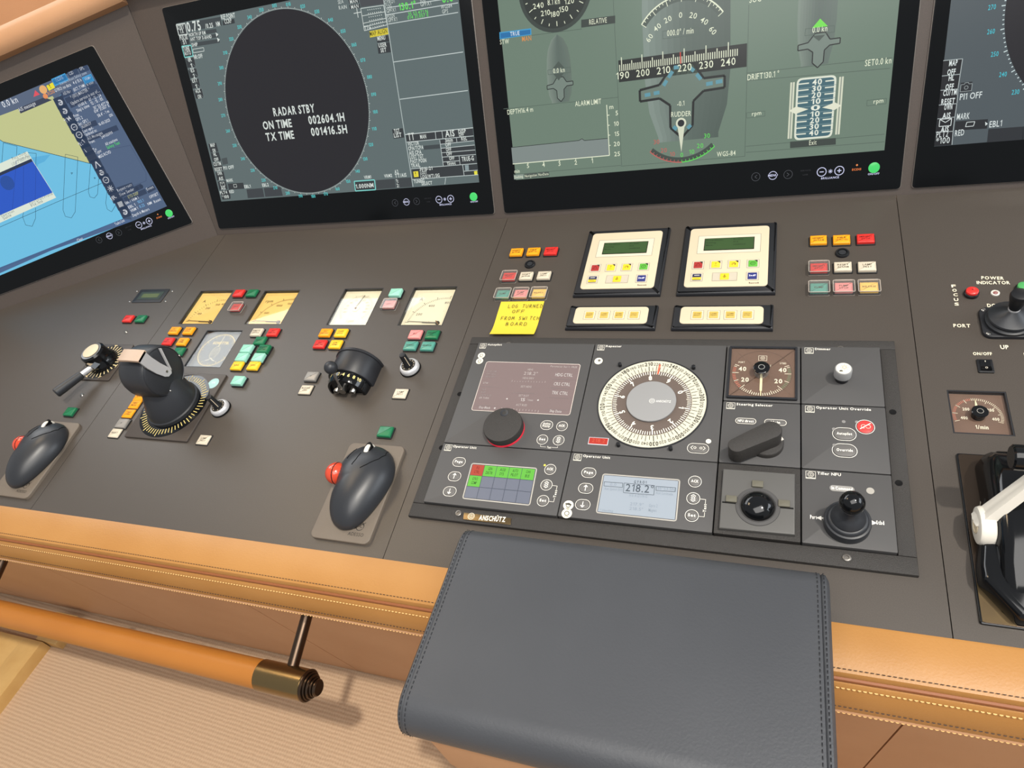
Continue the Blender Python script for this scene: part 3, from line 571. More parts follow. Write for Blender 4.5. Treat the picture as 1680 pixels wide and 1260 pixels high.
# big hull
def hull(top, bot, w_, c, ecol='#5f6d63'):
    (tx, ty), (bx_, by) = top, bot; h = ty-by; pts = []
    L = [(0, 1), (.24, .93), (.40, .80), (.47, .66), (.50, .5), (.50, .25), (.46, .12), (.36, .02), (0, 0)]
    pts = [(bx_+(tx-bx_)*v+u*w_, by+h*v) for u, v in L] + [(bx_+(tx-bx_)*v-u*w_, by+h*v) for u, v in L[-2:0:-1]]
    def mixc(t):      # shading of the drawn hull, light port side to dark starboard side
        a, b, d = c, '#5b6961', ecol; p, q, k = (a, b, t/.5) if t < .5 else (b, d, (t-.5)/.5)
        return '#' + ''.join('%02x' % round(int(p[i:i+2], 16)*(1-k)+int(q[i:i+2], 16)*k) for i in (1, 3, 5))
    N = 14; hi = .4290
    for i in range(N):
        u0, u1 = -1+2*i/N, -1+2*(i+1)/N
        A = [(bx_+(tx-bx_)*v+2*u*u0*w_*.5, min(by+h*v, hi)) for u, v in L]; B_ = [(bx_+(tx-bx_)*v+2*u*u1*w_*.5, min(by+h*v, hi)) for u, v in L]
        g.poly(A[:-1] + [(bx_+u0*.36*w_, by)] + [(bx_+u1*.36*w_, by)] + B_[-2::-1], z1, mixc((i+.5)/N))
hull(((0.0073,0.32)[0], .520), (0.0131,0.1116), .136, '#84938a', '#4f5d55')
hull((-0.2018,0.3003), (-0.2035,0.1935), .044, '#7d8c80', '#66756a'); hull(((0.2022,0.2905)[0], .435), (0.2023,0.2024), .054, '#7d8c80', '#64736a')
# heading tape
g.poly([(-0.0991,0.247), (0.1039,0.2458), (0.104,0.2124), (-0.0993,0.2137)], z2, '#232824')
for k in range(0, 56):
    v = 189+k; t = (v-190)/50.0
    top, bt = (.66, .30) if v % 10 == 0 else ((.50, .30) if v % 5 == 0 else (.44, .30))
    if v > 248: break
    p0 = lerp2((-0.0937,0.2301), (0.076,0.23), t); up_ = .021 if v % 10 == 0 else (.0145 if v % 5 == 0 else .010)
    g.line((p0[0], p0[1]), (p0[0], p0[1]+up_), .0014, z3, pale)
for v in range(190, 250, 10):
    t = (v-190)/50.0; p0 = lerp2((-0.0926,0.2183), (0.0761,0.2176), t); g.text(str(v), p0[0], p0[1], .0105, z3+.0003, pale, .022)
g.line((0.0021,0.2465), (0.0024,0.2295), .0016, z3+.0002, '#d04030')
def thruster(cx, cy, s, fillc, cyan=True):
    P_ = [(-1, .30), (-.52, .37), (-.20, .80), (.28, .80), (.52, .40), (1, .40), (1, .12), (.52, .10), (.28, -.12), (.26, -.72), (0, -1), (-.27, -.72), (-.27, -.16), (-.52, .04), (-1, .02)]
    pts = [(cx+x*s, cy+y*s*.92) for x, y in P_]
    g.poly(pts, z2, fillc); g.outline(pts, s*.055, z2+.0001, '#1d211e')
    if cyan:
        for a, b in (((-.88, .16), (-.74, .17)), ((-.66, .18), (-.52, .19)), ((-.42, .34), (-.34, .46)), ((-.30, .52), (-.20, .66)), ((-.17, .74), (-.05, .74)), ((.22, .68), (.30, .60)), ((.36, .52), (.46, .38)), ((.58, .25), (.73, .26)), ((.80, .27), (.95, .28)), ((-.20, -.70), (-.12, -.78)), ((.14, -.78), (.22, -.70))):
            g.line((cx+a[0]*s, cy+a[1]*s*.92), (cx+b[0]*s, cy+b[1]*s*.92), s*.085, z2+.0002, '#5d97a6')
thruster(*(0.003,0.1786), .0680, '#6b7c70'); thruster(*(-0.2025,0.2165), .0235, '#75847a', False); thruster(*(0.2068,0.225), .0290, '#75847a', False)
# rate of turn arc
p = (0.0045,0.2489); g.arc(p[0], p[1], .0700, .0770, 36, 144, z2, '#4d5a52', 24); g.arc(p[0], p[1], .0770, .0790, 36, 144, z3, pale, 24)
for k in range(25):
    a = math.radians(36+108*k/24); r0 = .0690 if k % 4 == 0 else .0740
    g.line((p[0]+r0*math.cos(a), p[1]+r0*math.sin(a)), (p[0]+.0785*math.cos(a), p[1]+.0785*math.sin(a)), .0010, z3, pale)
for t, q, r in (('60', (-0.0436,0.2742), .9), ('40', (-0.0316,0.2869), .6), ('20', (-0.0157,0.2955), .3), ('0', (0.0031,0.2987), 0), ('20', (0.0214,0.2954), -.3), ('40', (0.0372,0.2858), -.6), ('60', (0.0493,0.2713), -.9)): g.text(t, q[0], q[1]-.003, .0078, z3, pale, None, rot=r)
g.span('000.0° / min', (-0.0185,0.2723), (0.0229,0.271), .0085, z3, pale)
g.outline([(-0.0254,0.2695), (0.0302,0.2678), (0.0302,0.2787), (-0.0252,0.2805)], .0007, z2, '#55655a')
g.span('RUDDER', (-0.014,0.1503), (0.0183,0.1489), .0078, z3+.0003, pale); g.span('-0.1', (-0.0038,0.1658), (0.0078,0.166), .0075, z3+.0003, pale)
q = (0.0021,0.1391); g.poly([(q[0]-.0065, q[1]), (q[0]+.0065, q[1]), (0.0021,0.0931)], z3+.0003, '#d8dcc4'); g.arc(q[0], q[1], .0055, .0085, 0, 360, z3+.0004, '#d8dcc4', 24); g.disc(q[0], q[1], .0055, z3+.0004, '#23272a')
c0 = (0.0028,0.1552); RA_ = .0775
for a0, a1, c in ((-133, -90, '#c06058'), (-90, -47, '#60d858')):
    g.arc(c0[0], c0[1], RA_-.007, RA_, a0, a1, z2, '#3f4a42', 12); g.arc(c0[0], c0[1], RA_, RA_+.0016, a0, a1, z3, c, 12)
    for k in range(10):
        a = math.radians(a0+(a1-a0)*k/9); g.line((c0[0]+(RA_-.003)*math.cos(a), c0[1]+(RA_-.003)*math.sin(a)), (c0[0]+RA_*math.cos(a), c0[1]+RA_*math.sin(a)), .0009, z3, c)
for t, p, c in (('30', (-0.039,0.1097), '#c06058'), ('20', (-0.0272,0.0951), '#c06058'), ('10', (-0.0129,0.0877), '#c06058'), ('0', (0.0028,0.0851), '#60d858'), ('10', (0.0192,0.0887), '#60d858'), ('20', (0.0329,0.0972), '#60d858'), ('30', (0.044,0.1119), '#60d858')): g.text(t, p[0], p[1], .0070, z3+.0001, c)
g.span('WGS-84', (0.06,0.0808), (0.0896,0.0808), .0075, z3, pale)
# compass top left
p = (-0.2003,0.3669); g.disc(p[0], p[1], .0635, z1, '#2c332e', 48); g.arc(p[0], p[1], .0575, .0635, 0, 360, z2, '#3b443e', 48)
for k in range(24):
    a = math.radians(15*k); r0 = .047 if k % 2 == 0 else .0505; g.line((p[0]+r0*math.cos(a), p[1]+r0*math.sin(a)), (p[0]+.0545*math.cos(a), p[1]+.0545*math.sin(a)), .0012, z3, pale)
for t, q in (('240', (-0.2305,0.3434)), ('210', (-0.2189,0.331)), ('180', (-0.2028,0.3269)), ('150', (-0.1872,0.3319)), ('120', (-0.1765,0.3422))): g.text(t, q[0], q[1], .0080, z3, pale)
g.span('8.1 kn', (-0.2141,0.3455), (-0.1929,0.3446), .0090, z3, pale)
g.poly([(-0.1589,0.3043), (-0.1016,0.3029), (-0.1011,0.314), (-0.1582,0.3159)], z2, '#39423c'); g.span('RELATIVE', (-0.1449,0.3068), (-0.1154,0.3058), .0075, z3, pale)
g.poly([(-0.3055,0.3067), (-0.2469,0.3058), (-0.2465,0.3156), (-0.3048,0.3176)], z2, '#3f9ccc'); g.poly([(-0.3037,0.3079), (-0.2485,0.307), (-0.2481,0.3139), (-0.3033,0.3159)], z2+.0001, '#1f6fa8'); g.span('TRUE', (-0.2853,0.3087), (-0.2679,0.3082), .0065, z3, '#e8f4f8')
g.span('STW', (-0.3056,0.2986), (-0.2888,0.2978), .0075, z3, pale); g.span('MAN', (-0.2645,0.2978), (-0.2478,0.2972), .0075, z3, '#e09048')
g.poly([(-0.2134,0.2488), (-0.2021,0.2589), (-0.1924,0.2474)], z2+.0003, '#4b574f'); g.poly([(-0.213,0.2403), (-0.1944,0.2393), (-0.204,0.2288)], z2+.0003, '#4b574f')
g.outline([(-0.2224,0.2402), (-0.1822,0.239), (-0.1824,0.2474), (-0.2224,0.2475)], .0007, z3, '#55655a'); g.span('0.0 kn', (-0.2129,0.241), (-0.1921,0.2409), .0075, z3+.0001, pale)
g.poly([(0.1963,0.2541), (0.2067,0.2653), (0.2178,0.2536)], z2+.0003, '#70e048'); g.poly([(0.1969,0.2433), (0.2148,0.2426), (0.2068,0.235)], z2+.0003, '#4b574f'); g.outline([(0.1867,0.245), (0.2271,0.2445), (0.2265,0.2532), (0.187,0.2542)], .0007, z3, '#55655a'); g.span('0.0 kn', (0.1967,0.2475), (0.2172,0.2471), .0082, z3+.0001, pale)
g.span('SOG', (0.1059,0.301), (0.1227,0.3009), .0085, z3, pale)
# depth plot
g.span('DEPTH16.4 m', (-0.3044,0.1839), (-0.2553,0.184), .0080, z3, pale); g.span('ALARM LIMIT', (-0.1776,0.1843), (-0.1316,0.1838), .0080, z3, pale)
g.poly([(-0.3035,0.1273), (-0.1749,0.1278), (-0.1692,0.1303), (-0.1652,0.1269), (-0.1233,0.1266), (-0.1221,0.0976), (-0.3037,0.0986)], z1, '#7f8a86')
g.path([(-0.3035,0.1273), (-0.1749,0.1278), (-0.1692,0.1303), (-0.1652,0.1269), (-0.1233,0.1266)], .0010, z2, '#262c28'); g.path([(-0.3037,0.0983), (-0.1215,0.0981), (-0.1222,0.1808)], .0014, z2, pale)
for t, q in (('m', (-0.1143,0.1734)), ('5', (-0.1053,0.1625)), ('10', (-0.1069,0.1455)), ('15', (-0.1068,0.1291)), ('20', (-0.1076,0.1126)), ('25', (-0.1078,0.0959)), ('5', (-0.2743,0.089)), ('4', (-0.2441,0.0887)), ('3', (-0.2139,0.0879)), ('2', (-0.1833,0.0876)), ('1', (-0.1529,0.0878))): g.text(t, q[0], q[1], .0072, z3, pale)
for k, (a, b) in enumerate((((-0.122,0.164), (-0.1182,0.1641)), ((-0.1223,0.1477), (-0.1185,0.1478)), ((-0.1223,0.1315), (-0.1185,0.1317)), ((-0.1223,0.1147), (-0.1185,0.1148)), ((-0.2739,0.0986), (-0.274,0.0949)), ((-0.2435,0.0983), (-0.2436,0.0946)), ((-0.2134,0.0979), (-0.2134,0.0942)), ((-0.1831,0.0981), (-0.1828,0.0944)), ((-0.1529,0.0981), (-0.1526,0.0942)))): g.line(a, b, .0011, z3, pale)
g.span('min', (-0.3018,0.0819), (-0.2915,0.0819), .0065, z3, pale)
for a, b, c, t in ((255, 318, '#8b998e', 'Docking'), (324, 410, '#4b564f', 'Navigation'), (414, 485, '#4b564f', 'NavData')):
    q = [lerp2((-0.304,0.0705), (-0.235,0.0717), (a-255)/230), lerp2((-0.304,0.0705), (-0.235,0.0717), (b-255)/230)]; g.poly([q[0], q[1], (q[1][0], q[1][1]+.008), (q[0][0], q[0][1]+.008)], z1, c); g.span(t, (q[0][0]+.001, q[0][1]+.002), (q[1][0]-.001, q[1][1]+.002), .0045, z3, pale)
# set and drift, thrust table
g.span('SET0.0 kn', (0.2718,0.1923), (0.3067,0.1921), .0085, z3, pale); g.span('DRIFT130.1 °', (0.1056,0.1924), (0.1522,0.1926), .0085, z3, pale)
q = [(0.1782,0.0956), (0.2335,0.0956), (0.2345,0.1853), (0.1783,0.1866)]; g.poly(rquad(q, .008), z2, '#dfe4d2'); g.poly(rquad(inset(q, .0028) if area2(q) > 0 else inset(q[::-1], .0028), .006), z2+.0001, '#3f6670')
for k, t in enumerate(('40', '30', '20', '10', '0', '10', '20', '30', '40')):
    p = lerp2((0.2075,0.175), (0.2068,0.1014), k/8); g.text(t, p[0], p[1]-.0005, .0078, z3, '#e8ecdc', .0135, bold=True)
    for s in (-1, 1):
        if t != '0': g.line((p[0]+s*.0115, p[1]+.003), (p[0]+s*.0265, p[1]+.003), .0018, z3, '#dfe4d2')
    if k < 8: g.line((p[0]-.027, p[1]-.0035), (p[0]+.027, p[1]-.0035), .0006, z3, '#86a0a0')
for a, b in (((0.1724,0.1819), (0.1717,0.099)), ((0.2412,0.1817), (0.2408,0.0989))): g.line(a, b, .0062, z2, '#d8dcc4'); g.line(a, b, .0016, z3, '#8f988c')
for a, b in (((0.169,0.1407), (0.197,0.1404)), ((0.2438,0.1407), (0.2166,0.1406))):
    m_ = lerp2(a, b, .35); g.poly([a, (m_[0], m_[1]-.0055), b, (m_[0], m_[1]+.0055)], z3+.0001, '#e4e6cf')
g.span('rpm', (0.1138,0.1391), (0.1278,0.1395), .0062, z3, pale); g.span('rpm', (0.2878,0.1386), (0.3009,0.1389), .0062, z3, pale)
g.outline([(0.1057,0.1365), (0.1334,0.1367), (0.1332,0.1444), (0.1055,0.1446)], .0007, z2, ln); g.outline([(0.2789,0.1363), (0.3049,0.1368), (0.3049,0.1442), (0.2787,0.1443)], .0007, z2, ln)
g.poly([(0.173,0.0845), (0.2396,0.0841), (0.239,0.0939), (0.1726,0.0943)], z2, '#39423c'); g.span('Exit', (0.201,0.0866), (0.2116,0.0868), .0070, z3, pale)
g.build('conning_picture', 'screen_light', mon, smooth=False)

# ---- second radar at the right
SCR4 = [(.3905, .0690), (1.00, .0690), (1.00, .4300), (.3905, .4300)]
mon, ox, oy = monitor('wide black bridge monitor cut off by the right side of view with half radar ring', M_BANK, [(.3505, .0085), (1.033, .0085), (1.033, .4640), (.3565, .4640)], [(0.3749,0.0691), (1.0, .0700), (1.0, .4300), (0.3744,0.2645)], '#4c565a')
controls(mon, ox, oy, (1.033, .0085), 1.0)
g = MB(ox, oy); RCX, RCB, RR = (0.4411,0.2295)[0]+.1680, .2480, .1680
g.disc(RCX, RCB, RR, z1, '#1b1a1d', 120)
for k in range(180):
    a = math.radians(2*k); r1 = RR + (.0050 if k % 5 == 0 else .0026); g.line((RCX+(RR+.0004)*math.cos(a), RCB+(RR+.0004)*math.sin(a)), (RCX+r1*math.cos(a), RCB+r1*math.sin(a)), .0013, z2, '#cfe0e0')
for k in range(36):
    a = math.radians(90-10*k); g.text('%03d' % (10*k), RCX+(RR+.0125)*math.cos(a)*1.02, RCB+(RR+.0085)*math.sin(a)-.003, .0062, z2, '#40c8d8', .0090)
for q, t, b in (([(0.3736,0.1871), (0.3975,0.1866), (0.397,0.1667), (0.3742,0.1671)], 'MAP', 'OFF'), ([(0.3742,0.1667), (0.397,0.1664), (0.3965,0.1475), (0.3745,0.148)], 'HL', 'OFF'), ([(0.3746,0.1473), (0.3966,0.1467), (0.3976,0.1275), (0.3747,0.1279)], 'CU/TM', 'RESET'), ([(0.3747,0.1272), (0.3974,0.1268), (0.3972,0.1087), (0.375,0.1085)], 'OWN', 'AIS'), ([(0.375,0.1082), (0.397,0.1085), (0.3972,0.089), (0.375,0.0889)], '', 'AIS'), ([(0.375,0.0894), (0.3972,0.0887), (0.3979,0.0696), (0.3749,0.0694)], '', '')):
    g.poly(q, z1, '#141618'); g.line(q[0], q[1], .0010, z2, '#a8b2b2'); g.line(q[1], q[2], .0010, z2, '#a8b2b2'); m_ = mean(q); L = len(t)
    g.text(t, m_[0]+.001, m_[1]+.0020, .0074, z3, '#dfe8e6', .0034*L, bold=True); g.text(b, m_[0], m_[1]-.0098, .0074, z3, '#dfe8e6', .0034*len(b), bold=True)
m_ = (0.3857,0.1021); g.outline([(m_[0]-.0075, m_[1]-.005), (m_[0]+.0075, m_[1]-.005), (m_[0]+.0075, m_[1]+.005), (m_[0]-.0075, m_[1]+.005)], .0009, z3, '#dfe8e6'); g.path([(m_[0]-.0075, m_[1]+.005), m_, (m_[0]+.0075, m_[1]+.005)], .0009, z3, '#dfe8e6')
g.span('PLT2', (0.3762,0.0816), (0.3913,0.0817), .0085, z3, '#dfe8e6'); g.span('*100', (0.3765,0.0725), (0.3943,0.0726), .0085, z3, '#dfe8e6'); g.span('RED', (0.4002,0.0813), (0.4117,0.0819), .0085, z3, '#dfe8e6')
g.span('PI1 OFF', (0.4003,0.1313), (0.4275,0.1315), .0085, z3, '#dfe8e6'); g.span('MARK', (0.3997,0.1043), (0.4156,0.1043), .0085, z3, '#dfe8e6'); g.span('EBL1', (0.4421,0.0896), (0.4574,0.0899), .0085, z3, '#dfe8e6')
g.poly([(0.3986,0.1023), (0.4393,0.1014), (0.4397,0.0884), (0.3988,0.0895)], z1, '#1d2022'); g.poly([(0.4417,0.0875), (0.485,0.0868), (0.4864,0.0687), (0.4422,0.0689)], z1, '#24282b'); g.poly([(0.4835,0.0869), (0.5116,0.0862), (0.5143,0.0682), (0.4852,0.0688)], z1, '#24282b')
g.poly([(0.4363,0.0981), (0.4397,0.095), (0.4373,0.0924)], z3, '#dfe8e6'); q = (0.4172,0.0966); g.outline([(q[0]-.005, q[1]-.003), (q[0]+.005, q[1]-.003), (q[0]+.006, q[1]+.003), (q[0]-.004, q[1]+.003)], .0008, z3, '#dfe8e6')
q = (0.4066,0.1475); g.poly([(0.3992,0.1547), (0.4134,0.1548), (0.4137,0.1408), (0.3992,0.1407)], z1, '#24282b'); g.outline([(q[0]-.007, q[1]-.005), (q[0]+.007, q[1]-.005), (q[0]+.007, q[1]+.0045), (q[0]+.003, q[1]+.0045), (q[0]+.002, q[1]+.0065), (q[0]-.002, q[1]+.0065), (q[0]-.003, q[1]+.0045), (q[0]-.007, q[1]+.0045)], .0007, z3, '#9aa4a4'); g.arc(q[0], q[1], .0020, .0027, 0, 360, z3, '#9aa4a4', 12)
g.build('radar_picture', 'screen_light', mon, smooth=False)

# ---- chart display on the angled left bank
BR, TR = (-0.0403,0.0422), (-0.0795,0.4437); BL0, TL0 = (-0.5556,0.032), (-0.3086,0.4389)
axl = (Vector(BR)-Vector(BL0)).normalized(); axt = (Vector(TR)-Vector(TL0)).normalized()
BL = tuple(Vector(BR)-axl*.63); TL = tuple(Vector(TR)-axt*.62)
sBR, sTR, s0, s1 = (-0.0819,0.0954), (-0.1105,0.4116), (-0.5308,0.0728), (-0.3294,0.4046)
sBL = tuple(Vector(sBR)+(Vector(s0)-Vector(sBR)).normalized()*.575); sTL = tuple(Vector(sTR)+(Vector(s1)-Vector(sTR)).normalized()*.57)
mon, ox, oy = monitor('black bridge monitor on the angled left bank showing a blue and beige sea chart', M_WING, [BL, BR, TR, TL], [sBL, sBR, sTR, sTL], '#6cc0e4')
controls(mon, ox, oy, BR, 1.05, tuple(axl))
g = MB(ox, oy); ch = '#1c3a4a'; wt = '#e4e8ee'
def toward(p, q, d):      # on along p-q, kept inside the left edge of the screen
    e = (Vector(q)-Vector(p)).normalized(); r = Vector(p)+e*d
    return tuple(r if r.x > -.635 else Vector(p)+e*((-.635-p[0])/e.x))
# left of the frame the chart simply goes on
g.poly([(-0.3417,0.3843), toward((-0.3417,0.3843), (-0.2107,0.3831), -.28), toward((-0.3702,0.3374), (-0.2922,0.3388), -.28), (-0.3702,0.3374), (-0.366,0.3316), (-0.2007,0.2296), (-0.1888,0.2511), (-0.1968,0.3722), (-0.2107,0.3831)], z1, '#c3c78c')
g.path([(-0.3702,0.3374), (-0.366,0.3316), (-0.2007,0.2296)], .0012, z2, ch)
g.poly([toward((-0.3291,0.4051), (-0.1095,0.4117), -.28), (-0.3291,0.4051), (-0.1095,0.4117), (-0.1082,0.406), (-0.2111,0.3714), (-0.2128,0.3795), (-0.3439,0.3807), toward((-0.3439,0.3807), (-0.2122,0.3804), -.28)], z2, '#55647c')
g.poly([(-0.3439,0.3807), (-0.2122,0.3804), (-0.2111,0.3714), (-0.3506,0.3697)], z2+.0001, '#c3c78c')
# side panel with tool column
g.poly([(-0.2111,0.3714), (-0.1943,0.3767), (-0.1095,0.4117), (-0.0806,0.0945), (-0.1704,0.0889), (-0.1851,0.1008)], z2, '#4c607e')
g.poly([(-0.2079,0.3704), (-0.1921,0.3717), (-0.171,0.0927), (-0.1878,0.0981)], z2+.0001, '#384c68')
g.poly([toward((-0.1851,0.1008), (-0.3779,0.0877), .60), (-0.1851,0.1008), (-0.1704,0.0889), toward((-0.3785,0.0866), (-0.1737,0.0876), -.30)], z2, '#48648c')
icons = [(-0.2031,0.3635), (-0.2023,0.3449), (-0.1995,0.3276), (-0.1988,0.3094), (-0.1963,0.2919), (-0.1945,0.2753), (-0.1942,0.2585), (-0.1925,0.2422), (-0.1889,0.224), (-0.1882,0.2056), (-0.186,0.1884), (-0.1849,0.1688), (-0.183,0.1484), (-0.1799,0.131), (-0.1785,0.1122)]
for k, p in enumerate(icons):
    d = Vector(axl)*.0115; e = Vector((-axl.y, axl.x))*.0115; c_ = Vector(p)
    g.poly([tuple(c_-d-e), tuple(c_+d-e), tuple(c_+d+e), tuple(c_-d+e)], z2+.0002, '#22344e')
    if k in (2, 5, 6, 12): g.text({2: 'TM', 5: '1:1', 6: 'i', 12: 'IR'}[k], p[0]-.004, p[1]-.004, .0085, z3, wt, {2: .016, 5: .016, 6: None, 12: .014}[k], rot=.35)
    elif k in (3, 4, 10): g.arc(p[0], p[1], .0055, .0072, 0, 360, z3, wt, 16); g.line((p[0]-.003, p[1]), (p[0]+.003, p[1]), .0012, z3, wt)
    elif k in (8,): g.path([tuple(c_-d*.5-e*.6), tuple(c_+e*.6), tuple(c_+d*.5-e*.6)], .0022, z3, wt)
    elif k == 11:
        for j in range(4): a = PI*j/4; g.line((p[0]-.007*math.cos(a), p[1]-.007*math.sin(a)), (p[0]+.007*math.cos(a), p[1]+.007*math.sin(a)), .0013, z3, wt)
    elif k == 13:
        g.poly([tuple(c_-d*.5-e*.5), tuple(c_+d*.5-e*.5), tuple(c_+d*.5+e*.5), tuple(c_-d*.5+e*.5)], z3, '#c8ccd0')
    elif k == 7: pass
    else: g.arc(p[0], p[1], .003, .006, 200, 480, z3, wt, 12); g.line(tuple(c_-d*.4), tuple(c_+d*.5), .0016, z3, wt)
# rows and writing of the side panel
def bar(a, b, w_, c): g.line(a, b, w_, z2+.0002, c)
for a, b, c in (((-0.1927,0.3751), (-0.1664,0.3752), '#2c405e'), ((-0.1318,0.3747), (-0.1104,0.3752), '#2c405e'), ((-0.1898,0.3624), (-0.1075,0.3669), '#2a3c58'), ((-0.186,0.3515), (-0.1061,0.3558), '#2a3c58'), ((-0.1831,0.3026), (-0.1464,0.3029), '#2a3c58'), ((-0.1817,0.2779), (-0.1075,0.2794), '#2a3c58'), ((-0.1711,0.1609), (-0.1328,0.1602), '#2a3c58'), ((-0.1714,0.1482), (-0.114,0.1519), '#2a3c58'), ((-0.1674,0.1364), (-0.1104,0.1391), '#2a3c58'), ((-0.1082,0.1384), (-0.0876,0.1411), '#2a3c58'), ((-0.1586,0.4066), (-0.1347,0.4072), '#2c405e'), ((-0.1326,0.4066), (-0.1103,0.4067), '#2c405e')): bar(a, b, .0110, c)
bar((-0.1978,0.4034), (-0.1633,0.4049), .0150, '#3fa0d8'); bar((-0.1964,0.4036), (-0.1645,0.4049), .0105, '#1b5f98'); bar((-0.1331,0.3857), (-0.1104,0.3864), .0150, '#3fa0d8'); bar((-0.1318,0.3857), (-0.1117,0.3864), .0105, '#2a70a8')
for t, a, b, h, c in (('ECDIS', (-0.1894,0.4028), (-0.172,0.4035), .0068, wt), ('CID', (-0.1557,0.4052), (-0.1456,0.4055), .0060, wt), ('SPL', (-0.129,0.4064), (-0.1191,0.4064), .0060, wt), ('Standard Root Safety zone', (-0.1854,0.3945), (-0.1187,0.3968), .0055, '#b8c4d4'), ('4 d 15 h', (-0.1567,0.3865), (-0.1365,0.3872), .0060, wt), ('VRM+', (-0.1293,0.3849), (-0.1141,0.3855), .0060, wt), ('ECDIS', (-0.22,0.3844), (-0.2035,0.3846), .0062, '#e89850'), ('GYRO: no data', (-0.2021,0.385), (-0.1629,0.3858), .0062, wt), ('AIS Nav', (-0.1884,0.3738), (-0.1693,0.3744), .0062, wt), ('(ECT, T NM)', (-0.1628,0.374), (-0.1339,0.3754), .0058, wt), ('6 min', (-0.1301,0.3746), (-0.114,0.3753), .0060, wt), ('* (001) MASTER *', (-0.1761,0.3623), (-0.1284,0.3651), .0068, wt), ('Update service is out of...', (-0.1812,0.351), (-0.1098,0.3559), .0065, wt), ('07 - 12 - 24', (-0.1405,0.3454), (-0.1107,0.3466), .0062, wt), ('12 : 15 : 05', (-0.1398,0.3377), (-0.1104,0.3389), .0062, wt), ('01:00 E', (-0.1684,0.3426), (-0.1482,0.3436), .0062, wt), ("Ship's time", (-0.1767,0.3344), (-0.1455,0.3363), .0062, wt), ('Prim:', (-0.1888,0.3264), (-0.1759,0.327), .0062, wt), ("35° 53.471' N", (-0.139,0.3277), (-0.102,0.3292), .0060, wt), ("014° 31.057' E", (-0.1408,0.3207), (-0.1037,0.3228), .0060, wt), ("58.4' - 1 m", (-0.1381,0.3111), (-0.1096,0.3128), .0060, wt), ('ON', (-0.1135,0.3032), (-0.1056,0.3039), .0058, wt), ('GPS 2', (-0.1882,0.3185), (-0.1715,0.319), .0062, wt), ('Sec: GPS 1', (-0.1873,0.3088), (-0.1625,0.3102), .0062, wt), ('36206177', (-0.1837,0.3017), (-0.1591,0.3026), .0060, wt), ('Last upd.:', (-0.1849,0.2926), (-0.159,0.2937), .0060, wt), ('Updated to:', (-0.1841,0.2849), (-0.1542,0.2863), .0060, wt), ('16-03-2023', (-0.1446,0.2946), (-0.1166,0.2961), .0058, wt), ('AIS Messages', (-0.1827,0.276), (-0.1451,0.2776), .0065, wt), ('249135999', (-0.152,0.2694), (-0.1232,0.2712), .0058, wt), ('From:', (-0.1835,0.2677), (-0.1692,0.2683), .0058, wt), ('All stations', (-0.1506,0.2534), (-0.1199,0.2553), .0060, wt), ('Safety Test', (-0.1504,0.2459), (-0.1183,0.2475), .0064, '#50e060'), ('To:', (-0.1823,0.2513), (-0.1736,0.2518), .0060, wt), ('Type:', (-0.181,0.2445), (-0.1652,0.2453), .0060, wt), ('MSG RCVD', (-0.1778,0.234), (-0.1464,0.2363), .0062, wt), ('Request route', (-0.1721,0.1566), (-0.1347,0.159), .0062, wt), ('Show Sender', (-0.1722,0.1468), (-0.1349,0.1489), .0062, wt), ('ETD DISP', (-0.1558,0.1362), (-0.129,0.1381), .0062, '#d8d890'), ('Event', (-0.1076,0.1387), (-0.0899,0.14), .0060, wt), ('EBL / VRM 1', (-0.1685,0.1269), (-0.1337,0.1291), .0060, wt), ('EBL 1', (-0.166,0.116), (-0.1477,0.1172), .0060, wt), ('VRM 1', (-0.1646,0.1073), (-0.1457,0.1088), .0060, wt), ('103.1', (-0.1407,0.1197), (-0.1255,0.1202), .0062, '#78b8e8'), ('0.25', (-0.1408,0.1096), (-0.1281,0.1102), .0062, '#78b8e8'), ('OFFSET', (-0.1094,0.1213), (-0.0868,0.1227), .0060, wt), ('Reset', (-0.1041,0.1091), (-0.087,0.1106), .0060, wt), ('NM', (-0.1203,0.1091), (-0.1101,0.1098), .0058, wt), ('Depth in Meters', (-0.1657,0.0969), (-0.1223,0.0989), .0062, wt), ('Tasks List', (-0.2134,0.0919), (-0.1882,0.0939), .0060, wt), ('Chat', (-0.3152,0.0859), (-0.3001,0.0871), .0060, wt)): g.span(t, a, b, h, z3, c)
for p in ((-0.1276,0.1505), (-0.1157,0.1512)): g.disc(p[0], p[1], .004, z2+.0003, '#22344e', 12)
g.outline([(-0.1791,0.248), (-0.0982,0.2377), (-0.0924,0.1737), (-0.1001,0.1589), (-0.1754,0.1577)], .0008, z2+.0002, '#3a4c6a')
g.span('0.0 kn', (-0.3268,0.3921), (-0.2897,0.3925), .0125, z3, wt)
# alarm marks in the title strip
g.poly([(-0.2531,0.3914), (-0.2372,0.3916), (-0.2427,0.4024)], z3, '#e0505c'); p = (-0.2252,0.398); g.disc(p[0], p[1], .0085, z3, '#e8b070', 20); g.poly([(-0.215,0.4026), (-0.1985,0.4043), (-0.1984,0.3936), (-0.2145,0.3918)], z3, '#ece030'); g.span('!', (-0.2085,0.3956), (-0.2064,0.3958), .0085, z3+.0001, '#303008'); p = (-0.2274,0.3846); g.disc(p[0], p[1], .0055, z3, '#e89058', 16)
g.poly([(-0.2976,0.3814), (-0.2355,0.3836), (-0.2281,0.3812), (-0.2175,0.3735), (-0.2976,0.3706)], z3, '#343c50'); g.span('AIS message', (-0.298,0.3742), (-0.2556,0.3761), .0075, z3+.0001, '#d8dce0')
